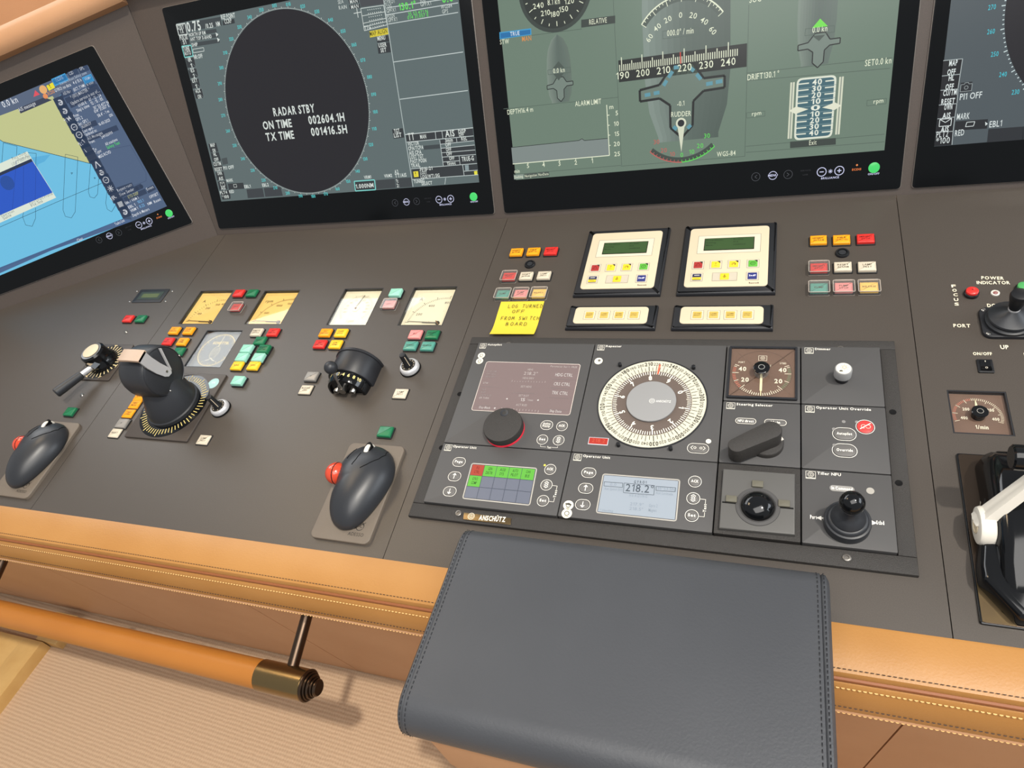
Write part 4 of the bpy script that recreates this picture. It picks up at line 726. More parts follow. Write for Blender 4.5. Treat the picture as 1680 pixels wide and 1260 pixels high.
# sea detail
def net(pts, close=False): g.path(pts, .0008, z2, ch, close)
net([(-0.2461,0.2655), (-0.2223,0.2517), (-0.2873,0.1478), (-0.3024,0.1384), (-0.3141,0.1457), (-0.3118,0.1604)], True); net([(-0.2025,0.2295), (-0.2368,0.1774), (-0.2385,0.1667), (-0.2306,0.1614), (-0.2191,0.167), (-0.2007,0.1958)]); net([(-0.1964,0.1644), (-0.2112,0.1434), (-0.2142,0.1303), (-0.2075,0.1222), (-0.1916,0.1324)])
net([(-0.366,0.3294), (-0.3407,0.3134), (-0.3519,0.2968)]); net([(-0.366,0.3294), (-0.3915,0.2937)]); net([(-0.3999,0.1851), (-0.4087,0.1748), (-0.4115,0.1566), (-0.3988,0.1494), (-0.382,0.1627), (-0.3697,0.1837)]); net([(-0.1967,0.1853), (-0.3171,0.1798), (-0.4712,0.1709)])
net([(-0.3333,0.2976), (-0.3076,0.2871), (-0.3279,0.255)]); net([(-0.2539,0.2267), (-0.25,0.2254), (-0.2538,0.2232)], True); net([(-0.2088,0.2019), (-0.2062,0.1999), (-0.2097,0.1983)], True)
g.poly([(-0.3275,0.2833), (-0.2779,0.2752), (-0.2986,0.2661), (-0.3145,0.2655), (-0.3273,0.2548)], z1+.0001, '#57b0dc')
g.poly([toward((-0.397,0.2932), (-0.3245,0.297), -.25), (-0.397,0.2932), (-0.3245,0.297), (-0.3131,0.189), (-0.4663,0.179), toward((-0.4663,0.179), (-0.3131,0.189), -.25)], z2+.0002, '#dfe8d8')
g.poly([toward((-0.408,0.2751), (-0.3237,0.2787), -.25), (-0.408,0.2751), (-0.3237,0.2787), (-0.3152,0.2014), (-0.4573,0.194), toward((-0.4573,0.194), (-0.3152,0.2014), -.25)], z2+.0003, '#1d55c4')
g.line(toward((-0.4092,0.2731), (-0.3242,0.2777), -.25), (-0.3236,0.2775), .0062, z2+.0004, '#1c2c48')
for a, b in (((-0.3575,0.2873), (-0.4221,0.1969)), ((-0.349,0.2709), (-0.3912,0.2012)), ((-0.321,0.2642), (-0.3615,0.1987))): g.line(a, b, .0008, z2+.0004, '#17429a')
p = (-0.4026,0.2514); g.disc(p[0], p[1], .016, z2+.0004, '#184a9e', 14)
for t, a, b in (('Port Outer', (-0.3646,0.2907), (-0.3274,0.293)), ('Show ALL', (-0.3548,0.2853), (-0.323,0.2864)), ('LOCT 0009133', (-0.372,0.2806), (-0.3253,0.2826)), ('Port Draft Profile', (-0.3778,0.1933), (-0.3164,0.1971)), ('Fit:Ini', (-0.3771,0.1877), (-0.3471,0.1894)), ('Operation', (-0.4552,0.1885), (-0.4206,0.1905)), ('Suite', (-0.4537,0.1821), (-0.4314,0.1845))): g.span(t, a, b, .0058, z3, '#3a4a58')
g.build('chart_picture', 'screen_light', mon, smooth=False)

# ================================================================== push buttons on the desk
BW, BH = .0235, .0185
def push_button(pos, col, kind, legend, label, group):
    x, y = pos; root = thing('push_button', label, 'button', x, y, group=group)
    dark = {'red': '#4a0c0a', 'green': '#06180f', 'gray': '#1a1a1a'}.get(col, '#3a2c14'); z0 = 0
    hz = {'flat': .0012, 'raised': .0018, 'guard': .0022, 'glare_tall': .003}.get(kind, .0018)
    hm = MB(); hm.box(-BW/2-.0016, BW/2+.0016, -BH/2-.0016, BH/2+.0016, 0, hz, .0006, .0015); hm.build('housing', 'black_plastic', root)
    top = hz + {'flat': .0022, 'raised': .0045, 'guard': .0042, 'glare_tall': .0065}.get(kind, .0045)
    cm = MB(); cm.box(-BW/2, BW/2, -BH/2, BH/2, hz, top, .0016, .001); cm.build('cap', 'cap_'+col, root)
    if legend:
        lm = MB(); n = len(legend)
        for i, t in enumerate(legend): lm.text(t, 0, (n/2-i-.85)*.0048, .0032, top+.0002, dark, min(.017, .0030*len(t)))
        lm.build('legend', 'print', root, smooth=False)
    if kind == 'guard':
        gm = MB(); a, b, h = BW/2+.0026, BH/2+.0026, .0085
        o_ = rrect(0, 0, 2*a, 2*b, .002); i_ = rrect(0, 0, 2*a-.0014, 2*b-.0014, .001)
        gm.rings([[(u, v, .0005) for u, v in o_], [(u, v, h-.001) for u, v in o_], [(u, v, h) for u, v in inset(o_, .0008)]], False, True)
        gm.build('clear_cover', 'clear_cover', root, label='hinged clear plastic cover')
        gm = MB(); gm.tube([(-a*.8, b+.0006, h-.0015), (a*.8, b+.0006, h-.0015)], .0013, 8); gm.build('hinge', 'cover_rim', root)
        gm = MB(); gm.rings([[(u, v, h-.0006) for u, v in o_], [(u, v, h+.0004) for u, v in o_], [(u, v, h+.0004) for u, v in i_], [(u, v, h-.0006) for u, v in i_]], False, False); gm.rings([[(u, v, .0004) for u, v in inset(o_, -.0002)], [(u, v, .0016) for u, v in inset(o_, -.0002)]], False, False); gm.build('cover_rim', 'cover_rim', root)
    return root
G1 = 'push buttons around the thruster controls'; G2 = 'push buttons beside the note and alarm displays'; G3 = 'push buttons at the right of the alarm displays'
BT = [
 ((-1.1213,0.2037), 'red', 'raised', ['STOP'], 'red push button under the small dark display at far left', G1),
 ((-1.0852,0.2037), 'green', 'raised', ['ON'], 'dark green push button right of the red one under the small dark display', G1),
 ((-1.0908,-0.0352), 'green', 'raised', None, 'green push button between the left tilting joystick and the left trackball pad', G1),
 ((-0.8645,0.2736), 'red', 'raised', ['+'], 'red push button between the two amber meters, at the top', G1),
 ((-0.8305,0.2732), 'green', 'raised', ['+'], 'dark green push button between the two amber meters, right of the red one', G1),
 ((-0.8463,0.2333), 'red', 'guard', ['STOP'], 'red push button under a clear cover between the two amber meters', G1),
 ((-0.9682,0.1711), 'orange', 'raised', ['FU', 'FAILURE'], 'orange push button below the left amber ammeter, left of its row', G1),
 ((-0.9301,0.1709), 'orange', 'raised', ['OVER', 'LOAD'], 'orange push button below the left amber ammeter, right of its row', G1),
 ((-0.9654,0.1426), 'red', 'raised', ['FU', 'FAILURE'], 'red push button just above the black thruster lever head', G1),
 ((-0.9274,0.1422), 'orange', 'raised', ['OIL', 'TEMP'], 'orange push button left of the square thruster gauge', G1),
 ((-0.9204,0.1179), 'green', 'raised', None, 'green push button half hidden behind the thruster lever head', G1),
 ((-0.7589,0.1683), 'white', 'raised', ['REMOTE', 'CONTROL'], 'off-white push button below the amber tachometer', G1),
 ((-0.7204,0.1686), 'red', 'raised', ['FU', 'FAILURE'], 'red push button below the amber tachometer, right of the off-white one', G1),
 ((-0.7396,0.1475), 'green', 'raised', ['READY'], 'dark green push button alone between the white and glare-painted green buttons right of the gauge', G1),
 ((-0.7558,0.1254), 'glare_tall', 'glare_tall', None, 'green tall push button with painted glare nearest the top right corner of the thruster gauge', G1),
 ((-0.7169,0.1255), 'green', 'glare_tall', ['BRIDGE', 'IN CMD'], 'dark green tall push button beside the upper glare-painted green one right of the gauge', G1),
 ((-0.7552,0.1052), 'glare_tall', 'glare_tall', None, 'green tall push button with painted glare in the lower pair, left, next to the thruster gauge', G1),
 ((-0.7177,0.1055), 'glare_tall', 'glare_tall', None, 'green tall push button with painted glare in the lower pair, right, above a yellow one', G1),
 ((-0.7577,0.0868), 'yellow', 'raised', ['WING'], 'yellow push button at the lower right corner of the thruster gauge, left of two', G1),
 ((-0.7206,0.0879), 'yellow', 'raised', ['WING'], 'yellow push button right of two, under the glare-painted green pair', G1),
 ((-0.7331,0.0518), 'glare_tall', 'glare_tall', None, 'green push button with painted glare alone right of the thruster lever base plate', G1),
 ((-0.7377,-0.0709), 'white', 'flat', ['LAMP', 'TEST'], 'off-white flat push button below the lower right corner of the thruster base plate', G1),
 ((-0.9445,0.0095), 'orange', 'flat', ['ALARM'], 'topmost orange push button left of the thruster base plate, half behind the lever', G1),
 ((-0.9432,-0.0086), 'orange', 'flat', ['NFU', 'MODE'], 'middle orange push button in the column left of the thruster base plate', G1),
 ((-0.9437,-0.0293), 'orange', 'flat', ['TAKE', 'OVER'], 'lowest orange push button in the column left of the thruster base plate', G1),
 ((-0.9403,-0.052), 'gray', 'raised', ['o'], 'gray buzzer button with black body left of the thruster base plate', G1),
 ((-0.9442,-0.0721), 'white', 'flat', ['RESET'], 'off-white push button at the foot of the column left of the thruster base plate', G1),
 ((-0.6022,0.1683), 'orange', 'raised', ['FU', 'FAILURE'], 'orange push button under the round-scale cream meter, upper left of four', G1),
 ((-0.5684,0.1682), 'yellow', 'raised', ['OVER', 'LOAD'], 'pale yellow push button under the round-scale cream meter, upper right of four', G1),
 ((-0.6012,0.1413), 'red', 'raised', ['FU', 'FAILURE'], 'red push button above the ball-handled control, lower left of four', G1),
 ((-0.5679,0.1415), 'yellow', 'raised', ['OIL', 'TEMP'], 'yellow push button above the ball-handled control, lower right of four', G1),
 ((-0.4919,0.2646), 'glare_tall', 'glare_tall', None, 'green push button with painted glare between the two cream meters', G1),
 ((-0.495,0.237), 'pink', 'guard', ['STOP'], 'pale pink push button under a clear cover between the two cream meters', G1),
 ((-0.4161,0.1662), 'pink', 'raised', ['FU'], 'pink push button under the right cream ammeter', G1),
 ((-0.3837,0.1661), 'green', 'raised', ['READY', 'TO'], 'green push button under the right cream ammeter, right of the pink one', G1),
 ((-0.416,0.1407), 'teal', 'raised', ['SPEED'], 'gray green push button in the lower row under the right cream ammeter, left', G1),
 ((-0.3836,0.1404), 'teal', 'raised', ['BRIDGE'], 'gray green push button in the lower row under the right cream ammeter, right', G1),
 ((-0.5841,0.0689), 'gray', 'raised', ['o'], 'gray buzzer button with black body left of the ball-handled control', G1),
 ((-0.5838,0.0418), 'white', 'flat', ['BUZZER', 'OFF'], 'off-white push button below the gray buzzer button by the ball-handled control', G1),
 ((-0.3997,0.0424), 'white', 'flat', ['LAMP', 'TEST'], 'off-white flat push button below the right silver rotary knob', G1),
 ((-0.3974,-0.0321), 'green', 'raised', None, 'green push button above the middle trackball pad', G1),
 ((-0.2804,0.3642), 'orange', 'raised', ['GENERAL', 'ALARM'], 'orange push button in the upper row left of the left alarm display, first of three', G2),
 ((-0.248,0.3641), 'orange', 'raised', ['FIRE', 'DETECTED'], 'orange push button in the upper row left of the left alarm display, middle of three', G2),
 ((-0.2151,0.3637), 'red', 'raised', ['EMERGENCY', 'STOP'], 'bright red push button beside the upper corner of the left alarm display', G2),
 ((-0.2782,0.3012), 'red', 'guard', ['EMERGENCY', 'STOP'], 'red push button under a clear cover, two rows above the yellow note', G2),
 ((-0.2467,0.3022), 'white', 'raised', ['RESET', 'ALARM'], 'off-white push button right of the covered red one above the yellow note', G2),
 ((-0.2144,0.3025), 'white', 'raised', ['LAMP', 'TEST'], 'off-white push button nearest the left alarm display', G2),
 ((-0.2784,0.2583), 'teal', 'guard', ['PUMP'], 'green push button under a clear cover just above the yellow note', G2),
 ((-0.2461,0.2587), 'pink', 'guard', ['PUMP', 'STOP'], 'pink push button under a clear cover just above the yellow note', G2),
 ((-0.2136,0.2592), 'amber', 'guard', ['RELEASE'], 'yellow push button under a clear cover just above the yellow note', G2),
 ((0.2176,0.3649), 'orange', 'raised', ['GENERAL', 'ALARM'], 'orange push button at the upper left of the group right of the alarm displays', G3),
 ((0.2498,0.3639), 'orange', 'raised', ['FIRE', 'DETECTED'], 'orange push button above the black key switch right of the alarm displays', G3),
 ((0.2825,0.364), 'red', 'raised', ['EMERGENCY', 'STOP'], 'bright red push button at the upper right of the group right of the alarm displays', G3),
 ((0.2171,0.3031), 'red', 'guard', ['EMERGENCY', 'STOP'], 'red push button under a clear cover right of the right alarm display', G3),
 ((0.2495,0.3046), 'white', 'raised', ['RESET', 'ALARM'], 'off-white push button in the middle of the group right of the alarm displays', G3),
 ((0.2813,0.3037), 'white', 'raised', ['LAMP', 'TEST'], 'off-white push button at the right edge of the group right of the alarm displays', G3),
 ((0.2166,0.261), 'teal', 'guard', ['PUMP'], 'green push button under a clear cover right of the right alarm display', G3),
 ((0.2491,0.2612), 'pink', 'guard', ['PUMP', 'STOP'], 'pink push button under a clear cover in the lowest row right of the alarm displays', G3),
 ((0.2815,0.261), 'amber', 'guard', ['RELEASE'], 'yellow push button under a clear cover in the lowest row right of the alarm displays', G3),
]
for b in BT: push_button(*b)
for p, lb in (((-0.2484,0.3347), 'black round key switch ring between the orange and white buttons by the note'), ((0.2501,0.3374), 'black round key switch ring in the button group right of the alarm displays')):
    r = thing('key_switch', lb, 'switch', p[0], p[1], group='key switches')
    mb = MB(); mb.lathe([(.0098, 0), (.0098, .002), (.0088, .0034), (.0070, .0034), (.0064, .0014), (.0, .0014)], 28); mb.build('ring', 'black_plastic', r)
    mb = MB(); mb.lathe([(.0050, .0014), (.0050, .0030), (.0, .0032)], 20); mb.rect(-.004, .004, -.0008, .0008, .0033); mb.build('barrel', 'soft_black', r)

# ================================================================== panel meters sunk in the desk
def meter(name, label, R, face, depth=-.0065, trim='black_satin'):
    x0, x1, y0, y1 = R; cx, cy = (x0+x1)/2, (y0+y1)/2; root = thing(name, label, 'gauge', cx, cy, group='panel meters')
    mb = MB(cx, cy); o_ = rrect(cx, cy, x1-x0-.0004, y1-y0-.0004); mb.rings([[(u, v, -.0002) for u, v in o_], [(u, v, depth-.0008) for u, v in o_]], False, True)
    i_ = inset(o_, .0015); mb.rings([[(u, v, -.0002) for u, v in o_], [(u, v, -.0002) for u, v in i_], [(u, v, depth) for u, v in i_]], False, False); mb.build('case', trim, root, smooth=False)
    mb = MB(cx, cy); mb.box(x0+.0016, x1-.0016, y0+.0016, y1-.0016, depth-.0006, depth); mb.build('dial_face', face, root, smooth=False)
    mb = MB(cx, cy); mb.box(x0+.0018, x1-.0018, y0+.0018, y1-.0018, -.0022, -.0014); mb.build('glass', 'pane', root, smooth=False)
    return root, cx, cy
def quarter(R, label, face, ink, nums, unit, big, ticks, hotfrac=None):
    d = -.0065; root, cx, cy = meter('panel_meter', label, R, face, d); w_ = R[1]-R[0]; h_ = R[3]-R[2]
    px_, py_ = R[1]-.17*w_, R[2]+.12*h_; rad = .66*w_
    s_ = MB(cx, cy); z = d+.0003
    for k in range(ticks+1):
        a = math.radians(178 - 93*k/ticks); L = .085 if k % big == 0 else .045
        s_.line((px_+rad*math.cos(a), py_+rad*math.sin(a)), (px_+(rad+L*w_)*math.cos(a), py_+(rad+L*w_)*math.sin(a)), .0007 if k % big else .0011, z, ink)
    for t, f in nums:
        a = math.radians(178 - 93*f); s_.text(t, px_+(rad-.11*w_)*math.cos(a), py_+(rad-.11*w_)*math.sin(a)-.002, .0052, z, ink)
    s_.text(unit, R[0]+.24*w_, R[3]-.30*h_, .0075, z, ink); s_.outline(rrect(cx, cy, w_*.82, h_*.84), .0005, z, '#c9ac68' if face == 'dial_yellow' else '#c8c0a0')
    for u, v in ((.62, .16), (.86, .42)): s_.text('o', R[0]+u*w_, R[2]+v*h_, .002, z, ink)
    s_.build('scale', 'print', root, smooth=False)
    p_ = MB(cx, cy); a = math.radians(178); p_.line((px_, py_), (px_+(rad+.02*w_)*math.cos(a), py_+(rad+.02*w_)*math.sin(a)+.001), .0014, d+.0022, ink); p_.line((px_-.004, py_), (px_-.34*w_, py_+.0008), .0026, d+.0021, ink); p_.lathe([(.0040, d), (.0040, d+.0020), (.0, d+.0024)], 16, px_, py_, col='#2a2620'); p_.line((px_-.004, py_+.004), (px_+.004, py_-.005), .0018, d+.0026, '#6a4a20'); p_.build('pointer', 'print', root, smooth=False)
quarter(METERS[0], 'amber lit square ammeter, left of the two amber meters', 'dial_yellow', '#4a3812', [('100', .27), ('200', .52), ('300', .80), ('400', 1.0)], 'A', 5, 20)
quarter(METERS[1], 'amber lit square rpm meter, right of the two amber meters', 'dial_yellow', '#4a3812', [('500', .30), ('1000', .66), ('1500', .98)], 'rpm', 10, 40)
quarter(METERS[3], 'cream square ammeter reading to 800, right of the two cream meters', 'dial_cream', '#6c675c', [('200', .25), ('400', .60), ('800', 1.0)], 'A', 8, 32)
root, cx, cy = meter('panel_meter', 'cream square rpm meter with a round scale, left of the two cream meters', METERS[2], 'dial_cream', -.0065)
R = METERS[2]; s_ = MB(cx, cy); z = -.0062; px_, py_ = cx-.001, cy+.000
for k in range(49):
    a = math.radians(225-270*k/48); L = .0062 if k % 4 == 0 else .0038; s_.line((px_+.030*math.cos(a), py_+.030*math.sin(a)), (px_+(.030+L)*math.cos(a), py_+(.030+L)*math.sin(a)), .0007, z, '#77705c')
for t, d in (('1000', 200), ('800', 180), ('600', 160), ('400', 138), ('200', 112), ('200', 68), ('400', 42), ('600', 20), ('800', 0), ('1000', -20)):
    a = math.radians(d); s_.text(t, px_+.0235*math.cos(a), py_+.0235*math.sin(a)-.002, .0042, z, '#77705c', .0022*len(t))
s_.text('rpm', px_, py_-.034, .0075, z, '#8a8474', .016); s_.outline(rrect(cx, cy, .076, .084), .0005, z, '#c8c0a0'); s_.build('scale', 'print', root, smooth=False)
p_ = MB(cx, cy); a = math.radians(86); p_.line((px_, py_+.004), (px_+.033*math.cos(a)+.004, py_+.033), .0016, -.0042, '#5c5648'); p_.lathe([(.0075, -.0062), (.0075, -.0045), (.0, -.0045)], 24, px_, py_, col='#e8e0c4'); p_.lathe([(.0024, -.0045), (.0022, -.0035), (0, -.0033)], 12, px_, py_, col='#6c4a2c'); p_.build('pointer', 'print', root, smooth=False)
# square thruster gauge
root, cx, cy = meter('thruster_gauge', 'square dark thruster direction gauge with a gold ring scale and propeller drawing', AZ_GAUGE, 'dial_dark', -.0075)
s_ = MB(cx, cy); z = -.0072; gd = '#d8c070'
s_.arc(cx, cy+.002, .0385, .0396, 0, 360, z, gd, 64)
for k in range(36):
    a = math.radians(10*k); L = .0065 if k % 3 == 0 else .0035; s_.line((cx+.0385*math.cos(a), cy+.002+.0385*math.sin(a)), (cx+(.0385-L)*math.cos(a), cy+.002+(.0385-L)*math.sin(a)), .0009, z, gd)
s_.text('SCHOTTEL', cx+.0015, cy+.0165, .0062, z, gd, .040, bold=True)
s_.outline(circle(cx, cy-.004, .0095, 20, .015), .0007, z, '#cbbf90')
for k in range(5): s_.line((cx-.007, cy+.004-.004*k), (cx+.007, cy+.006-.004*k), .0006, z, '#cbbf90')
s_.path([(cx-.012, cy-.025), (cx-.004, cy-.0225), (cx, cy-.018), (cx+.004, cy-.0225), (cx+.012, cy-.025)], .0011, z, '#d8d0b0'); s_.line((cx, cy+.011), (cx, cy+.036), .0009, z, '#e8dca0')
s_.outline(rrect(cx, cy, .080, .080), .0006, z, '#9a8c58'); s_.build('scale', 'print', root, smooth=False)

# small dark display at far left with four screws, and two panel screws
r = thing('small_display', 'small dim green display window with four corner screws at far left', 'display', -1.1115, .274)
mb = MB(); mb.box(-.043, .043, -.020, .020, 0, .0012, .0004, .002); mb.build('window_frame', 'black_satin', r)
mb = MB(); mb.box(-.033, .033, -.0115, .0115, .0012, .0016); mb.build('window', 'lcd_dim', r)
mb = MB(); mb.rect(-.024, .024, -.006, .006, .0018, '#4c5a3c'); mb.build('lit_panel', 'print', r, smooth=False)
def screw(root, x, y, z, rr=.0026, name='screw', m='steel'):
    mb = MB(); mb.lathe([(rr, z), (rr, z+.0006), (rr*.7, z+.0014), (0, z+.0016)], 12, x, y); return mb.build(name, m, root)
for p in ((-1.164,0.2896), (-1.0579,0.2872), (-1.0563,0.2573), (-1.1622,0.2579)): screw(r, p[0]+1.1115, p[1]-.274, 0, .0022)
for p, lb in (((-1.1052,0.1696), 'small steel screw head on the left desk board above the joystick'), ((-1.0981,0.0063), 'small steel screw head on the left desk board below the joystick')):
    o = MB().lathe([(.0040, 0), (.0040, .0006), (.0028, .0018), (0, .0022)], 14).build('desk_screw', 'steel', None, M_DESK @ T((p[0], p[1], 0))); tag(o, lb, 'screw', 'desk screws')

# ================================================================== left tilting joystick
r = thing('tilt_joystick', 'black round joystick with a side handle on a dark dial plate at far left', 'joystick', -1.1, .088)
mb = MB(-1.1, .088); mb.box(-1.147, -1.053, .042, .134, 0, .003, .0008, .004); mb.build('dial_plate', 'plate_brown', r)
mb = MB(-1.1, .088); mb.disc(-1.1, .088, .043, .0032, '#141414', 40)
for k in range(28):
    a = math.radians(90-360*k/28); L = .010 if k % 2 else .012; mb.line((-1.1+.030*math.cos(a), .088+.030*math.sin(a)), (-1.1+(.030+L)*math.cos(a), .088+(.030+L)*math.sin(a)), .0019, .0034, '#e4cf9c')
    if k % 4 == 0: mb.line((-1.1+.0425*math.cos(a)-.004*math.sin(a), .088+.0425*math.sin(a)+.004*math.cos(a)), (-1.1+.0425*math.cos(a)+.004*math.sin(a), .088+.0425*math.sin(a)-.004*math.cos(a)), .0016, .0034, '#e4cf9c')
mb.build('dial_marks', 'print', r, smooth=False)
KM = T((-1.098, .086, .003))
mb = MB(-1.1, .088); mb.lathe([(.029, 0), (.029, .010), (.026, .014), (.0245, .026), (.0245, .033), (.021, .0365), (0, .0365)], 36, M=KM); mb.build('knob', 'gloss_black', r)
mb = MB(-1.1, .088); mb.lathe([(.0168, .0362), (.0168, .0378), (.0155, .0384), (0, .0384)], 28, M=KM); mb.build('knob_cap', 'cream_plate', r, label='beige round cap')
mb = MB(-1.1, .088); mb.tube([(-1.091, .072, .020), (-1.0935, .057, .021)], .0125, 8); mb.build('socket', 'gloss_black', r)
mb = MB(-1.1, .088); mb.tube([(-1.0930, .060, .021), (-1.1010, .038, .024)], .0055, 14); mb.build('shaft', 'silver', r)
mb = MB(-1.1, .088); mb.tube([(-1.1005, .039, .0238), (-1.1010, .0375, .024), (-1.114, -.001, .0300), (-1.1175, -.0125, .0318), (-1.1180, -.0138, .032)], [.0062, .0078, .0092, .0092, .0075], 18); mb.build('grip', 'soft_black', r)

# ================================================================== azimuth thruster lever
r = thing('thruster_lever', 'large black thruster control head with silver lever on a dark square dial plate', 'lever', -.846, -.006)
ox, oy = -.846, -.006
mb = MB(ox, oy); mb.prism(rquad([(-.9168, -.0785), (-.7700, -.0785), (-.7700, .0665), (-.9168, .0665)], .003), 0, .004, .001); mb.build('dial_plate', 'plate_brown', r)
mb = MB(ox, oy); mb.lathe([(.0690, .0040), (.0690, .0044), (.0660, .0048), (0, .0048)], 64, ox, oy); mb.build('dial_disc', 'gloss_black', r)
mb = MB(ox, oy)
for k in range(60):
    a = math.radians(6*k); L = .0135 if k % 5 == 0 else .0100; mb.line((ox+.0535*math.cos(a), oy+.0535*math.sin(a)), (ox+(.0535+L)*math.cos(a), oy+(.0535+L)*math.sin(a)), .0013, .0050, '#e8d080')
mb.build('dial_marks', 'print', r, smooth=False)
o_ = (-0.7883,0.0453); mb = MB(ox, oy); mb.disc(*o_, .0115, .0042, '#9cc0c0', 28); mb.text('OK', o_[0], o_[1], .004, .0043, '#d8e8e8'); mb.build('sticker', 'print', r, smooth=False, label='pale green round sticker')
mb = MB(ox, oy); n = 48; rs = []
for t, cxx, cyy, rx, ry in ((0, -.846, -.006, .0490, .0490), (.006, -.846, -.006, .0490, .0490), (.0075, -.846, -.006, .0465, .0465), (.020, -.845, -.005, .0445, .0445), (.040, -.843, .000, .0380, .0390), (.060, -.842, .006, .0310, .0340), (.080, -.841, .010, .0270, .0310)): rs.append([(cxx+rx*math.cos(2*PI*i/n), cyy+ry*math.sin(2*PI*i/n), .0048+t) for i in range(n)])
mb.rings(rs); mb.build('column', 'soft_black', r)
DC = Vector((-.840, .010, .084)); DR = .0450
DM = T(DC) @ Matrix.Rotation(PI/2, 4, 'Y')
mb = MB(ox, oy); mb.lathe([(0, -.034), (DR*.70, -.034), (DR*.90, -.029), (DR, -.019), (DR*1.01, .0), (DR, .016), (DR*.985, .022), (DR*.95, .0265), (DR*.925, .0280), (DR*.905, .0270), (DR*.89, .0275), (DR*.80, .0292), (DR*.4, .0306), (0, .0310)], 64, M=DM); mb.build('head', 'soft_black', r)
for a, rr in ((118, .86), (238, .80), (350, .9)):
    v = DC + Vector((.0290, DR*rr*math.cos(math.radians(a)), DR*rr*math.sin(math.radians(a)))); mb = MB(ox, oy); mb.ball(v, .0022, 10, 6); mb.build('screw', 'steel', r)
# strap of the lever: near cheek, crossbar over the head
cx_ = DC.x+.0322; Z0 = DC.z
arm = [(.013, Z0-.009), (.005, Z0-.008), (.000, Z0-.002), (-.006, Z0+.014), (-.010, Z0+.032), (-.012, Z0+.054), (.008, Z0+.056), (.009, Z0+.038), (.012, Z0+.020), (.017, Z0+.002), (.017, Z0-.005)]
mb = MB(ox, oy); mb.rings([[(cx_, y, z) for y, z in arm[::-1]], [(cx_+.0030, y, z) for y, z in arm[::-1]]]); mb.build('lever_arm', 'silver', r)
mb = MB(ox, oy); mb.rings([[(x, -.012, Z0+.0505+e), (x, .010, Z0+.0525+e), (x, .010, Z0+.0565+e), (x, -.012, Z0+.0545+e)] for x, e in ((cx_+.003, 0), (cx_-.004, .0005), (cx_-.020, .0015), (DC.x-.010, .0015), (DC.x-.013, 0))]); mb.build('lever_bar', 'silver_tan_reflection', r, label='silver lever crossbar with painted tan reflection')
rib = [(.0155, Z0-.006), (.0180, Z0-.005), (.0330, Z0+.034), (.0310, Z0+.036)]
mb = MB(ox, oy); mb.rings([[(cx_-.001, y, z) for y, z in rib[::-1]], [(cx_+.0030, y, z) for y, z in rib[::-1]]]); mb.build('lever_arm', 'silver', r)
mb = MB(ox, oy); mb.lathe([(0, 0), (.0022, 0), (.0022, .0008), (.0, .0012)], 12, M=T((cx_+.003, .009, Z0+.001)) @ Matrix.Rotation(PI/2, 4, 'Y')); mb.build('pivot_screw', 'steel', r)

# ================================================================== silver rotary knobs
for p, lb in (((-0.4006,0.0943), 'silver rotary knob with black stem below the right cream ammeter'), ((-0.7398,-0.0068), 'silver rotary knob with black stem right of the thruster base plate')):
    r = thing('rotary_knob', lb, 'knob', p[0], p[1], group='silver rotary knobs')
    mb = MB(); mb.lathe([(.0180, 0), (.0180, .0022), (.0175, .0028), (0, .0028)], 36); mb.build('seal', 'rubber', r)
    mb = MB(); mb.lathe([(.0168, .0028), (.0168, .0065), (.0155, .0095), (.0128, .0110), (.0120, .0110), (0, .0106)], 36); mb.build('ring', 'silver', r)
    mb = MB(); mb.disc(0, 0, .0122, .0112, '#15140f', 28)
    for k in range(11): a = math.radians(-60+30*k); mb.text(str(k % 10), .0098*math.cos(a), .0098*math.sin(a)-.0012, .0024, .0113, '#d8c8b0')
    mb.build('scale', 'print', r, smooth=False)
    mb = MB(); mb.lathe([(.0078, .0110), (.0076, .0130), (.0062, .0150), (.0055, .0360), (.0048, .0375), (0, .0378)], 24); mb.build('stem', 'black_plastic', r)
    mb = MB(); mb.rings([[(.0050, -.0005, z), (.0070-(z-.013)*.045, -.0005, z), (.0070-(z-.013)*.045, .0005, z), (.0050, .0005, z)] for z in (.0135, .035)], M=rotz(-35)); mb.build('pointer_line', 'cream_plate', r)

# ================================================================== ball-handled speed control (barrel lying half sunk in the desk)
r = thing('ball_lever_control', 'black barrel shaped speed control with ball handle and numbered rim', 'lever', -.497, .066)
ox, oy = -.497, .066; BRd = .041
def barrel(mb, pr, n=48, **k): return mb.lathe(pr, n, M=T((-.497, .101, .004)) @ Matrix.Rotation(PI/2, 4, 'X'), **k)
def cut(o):      # keep what stands above the desk
    import bmesh
    bm = bmesh.new(); bm.from_mesh(o.data); bmesh.ops.bisect_plane(bm, geom=bm.verts[:]+bm.edges[:]+bm.faces[:], plane_co=(0, 0, -.0005), plane_no=(0, 0, -1), clear_outer=True); bm.to_mesh(o.data); bm.free()
    return o
mb = MB(ox, oy); barrel(mb, [(0, 0), (BRd+.001, 0), (BRd+.002, .001), (BRd+.002, .005), (BRd, .0058), (BRd, .044), (BRd-.001, .0455), (BRd-.004, .0460), (0, .0460)]); cut(mb.build('barrel', 'black_satin', r))
mb = MB(ox, oy); barrel(mb, [(.0365, .0460), (.0365, .0500), (.0350, .0600), (.0340, .0630), (.0300, .0640), (.0300, .0600), (0, .0600)]); cut(mb.build('number_rim', 'gloss_black', r, label='glossy black rim with a cream number scale'))
mb = MB(ox, oy)
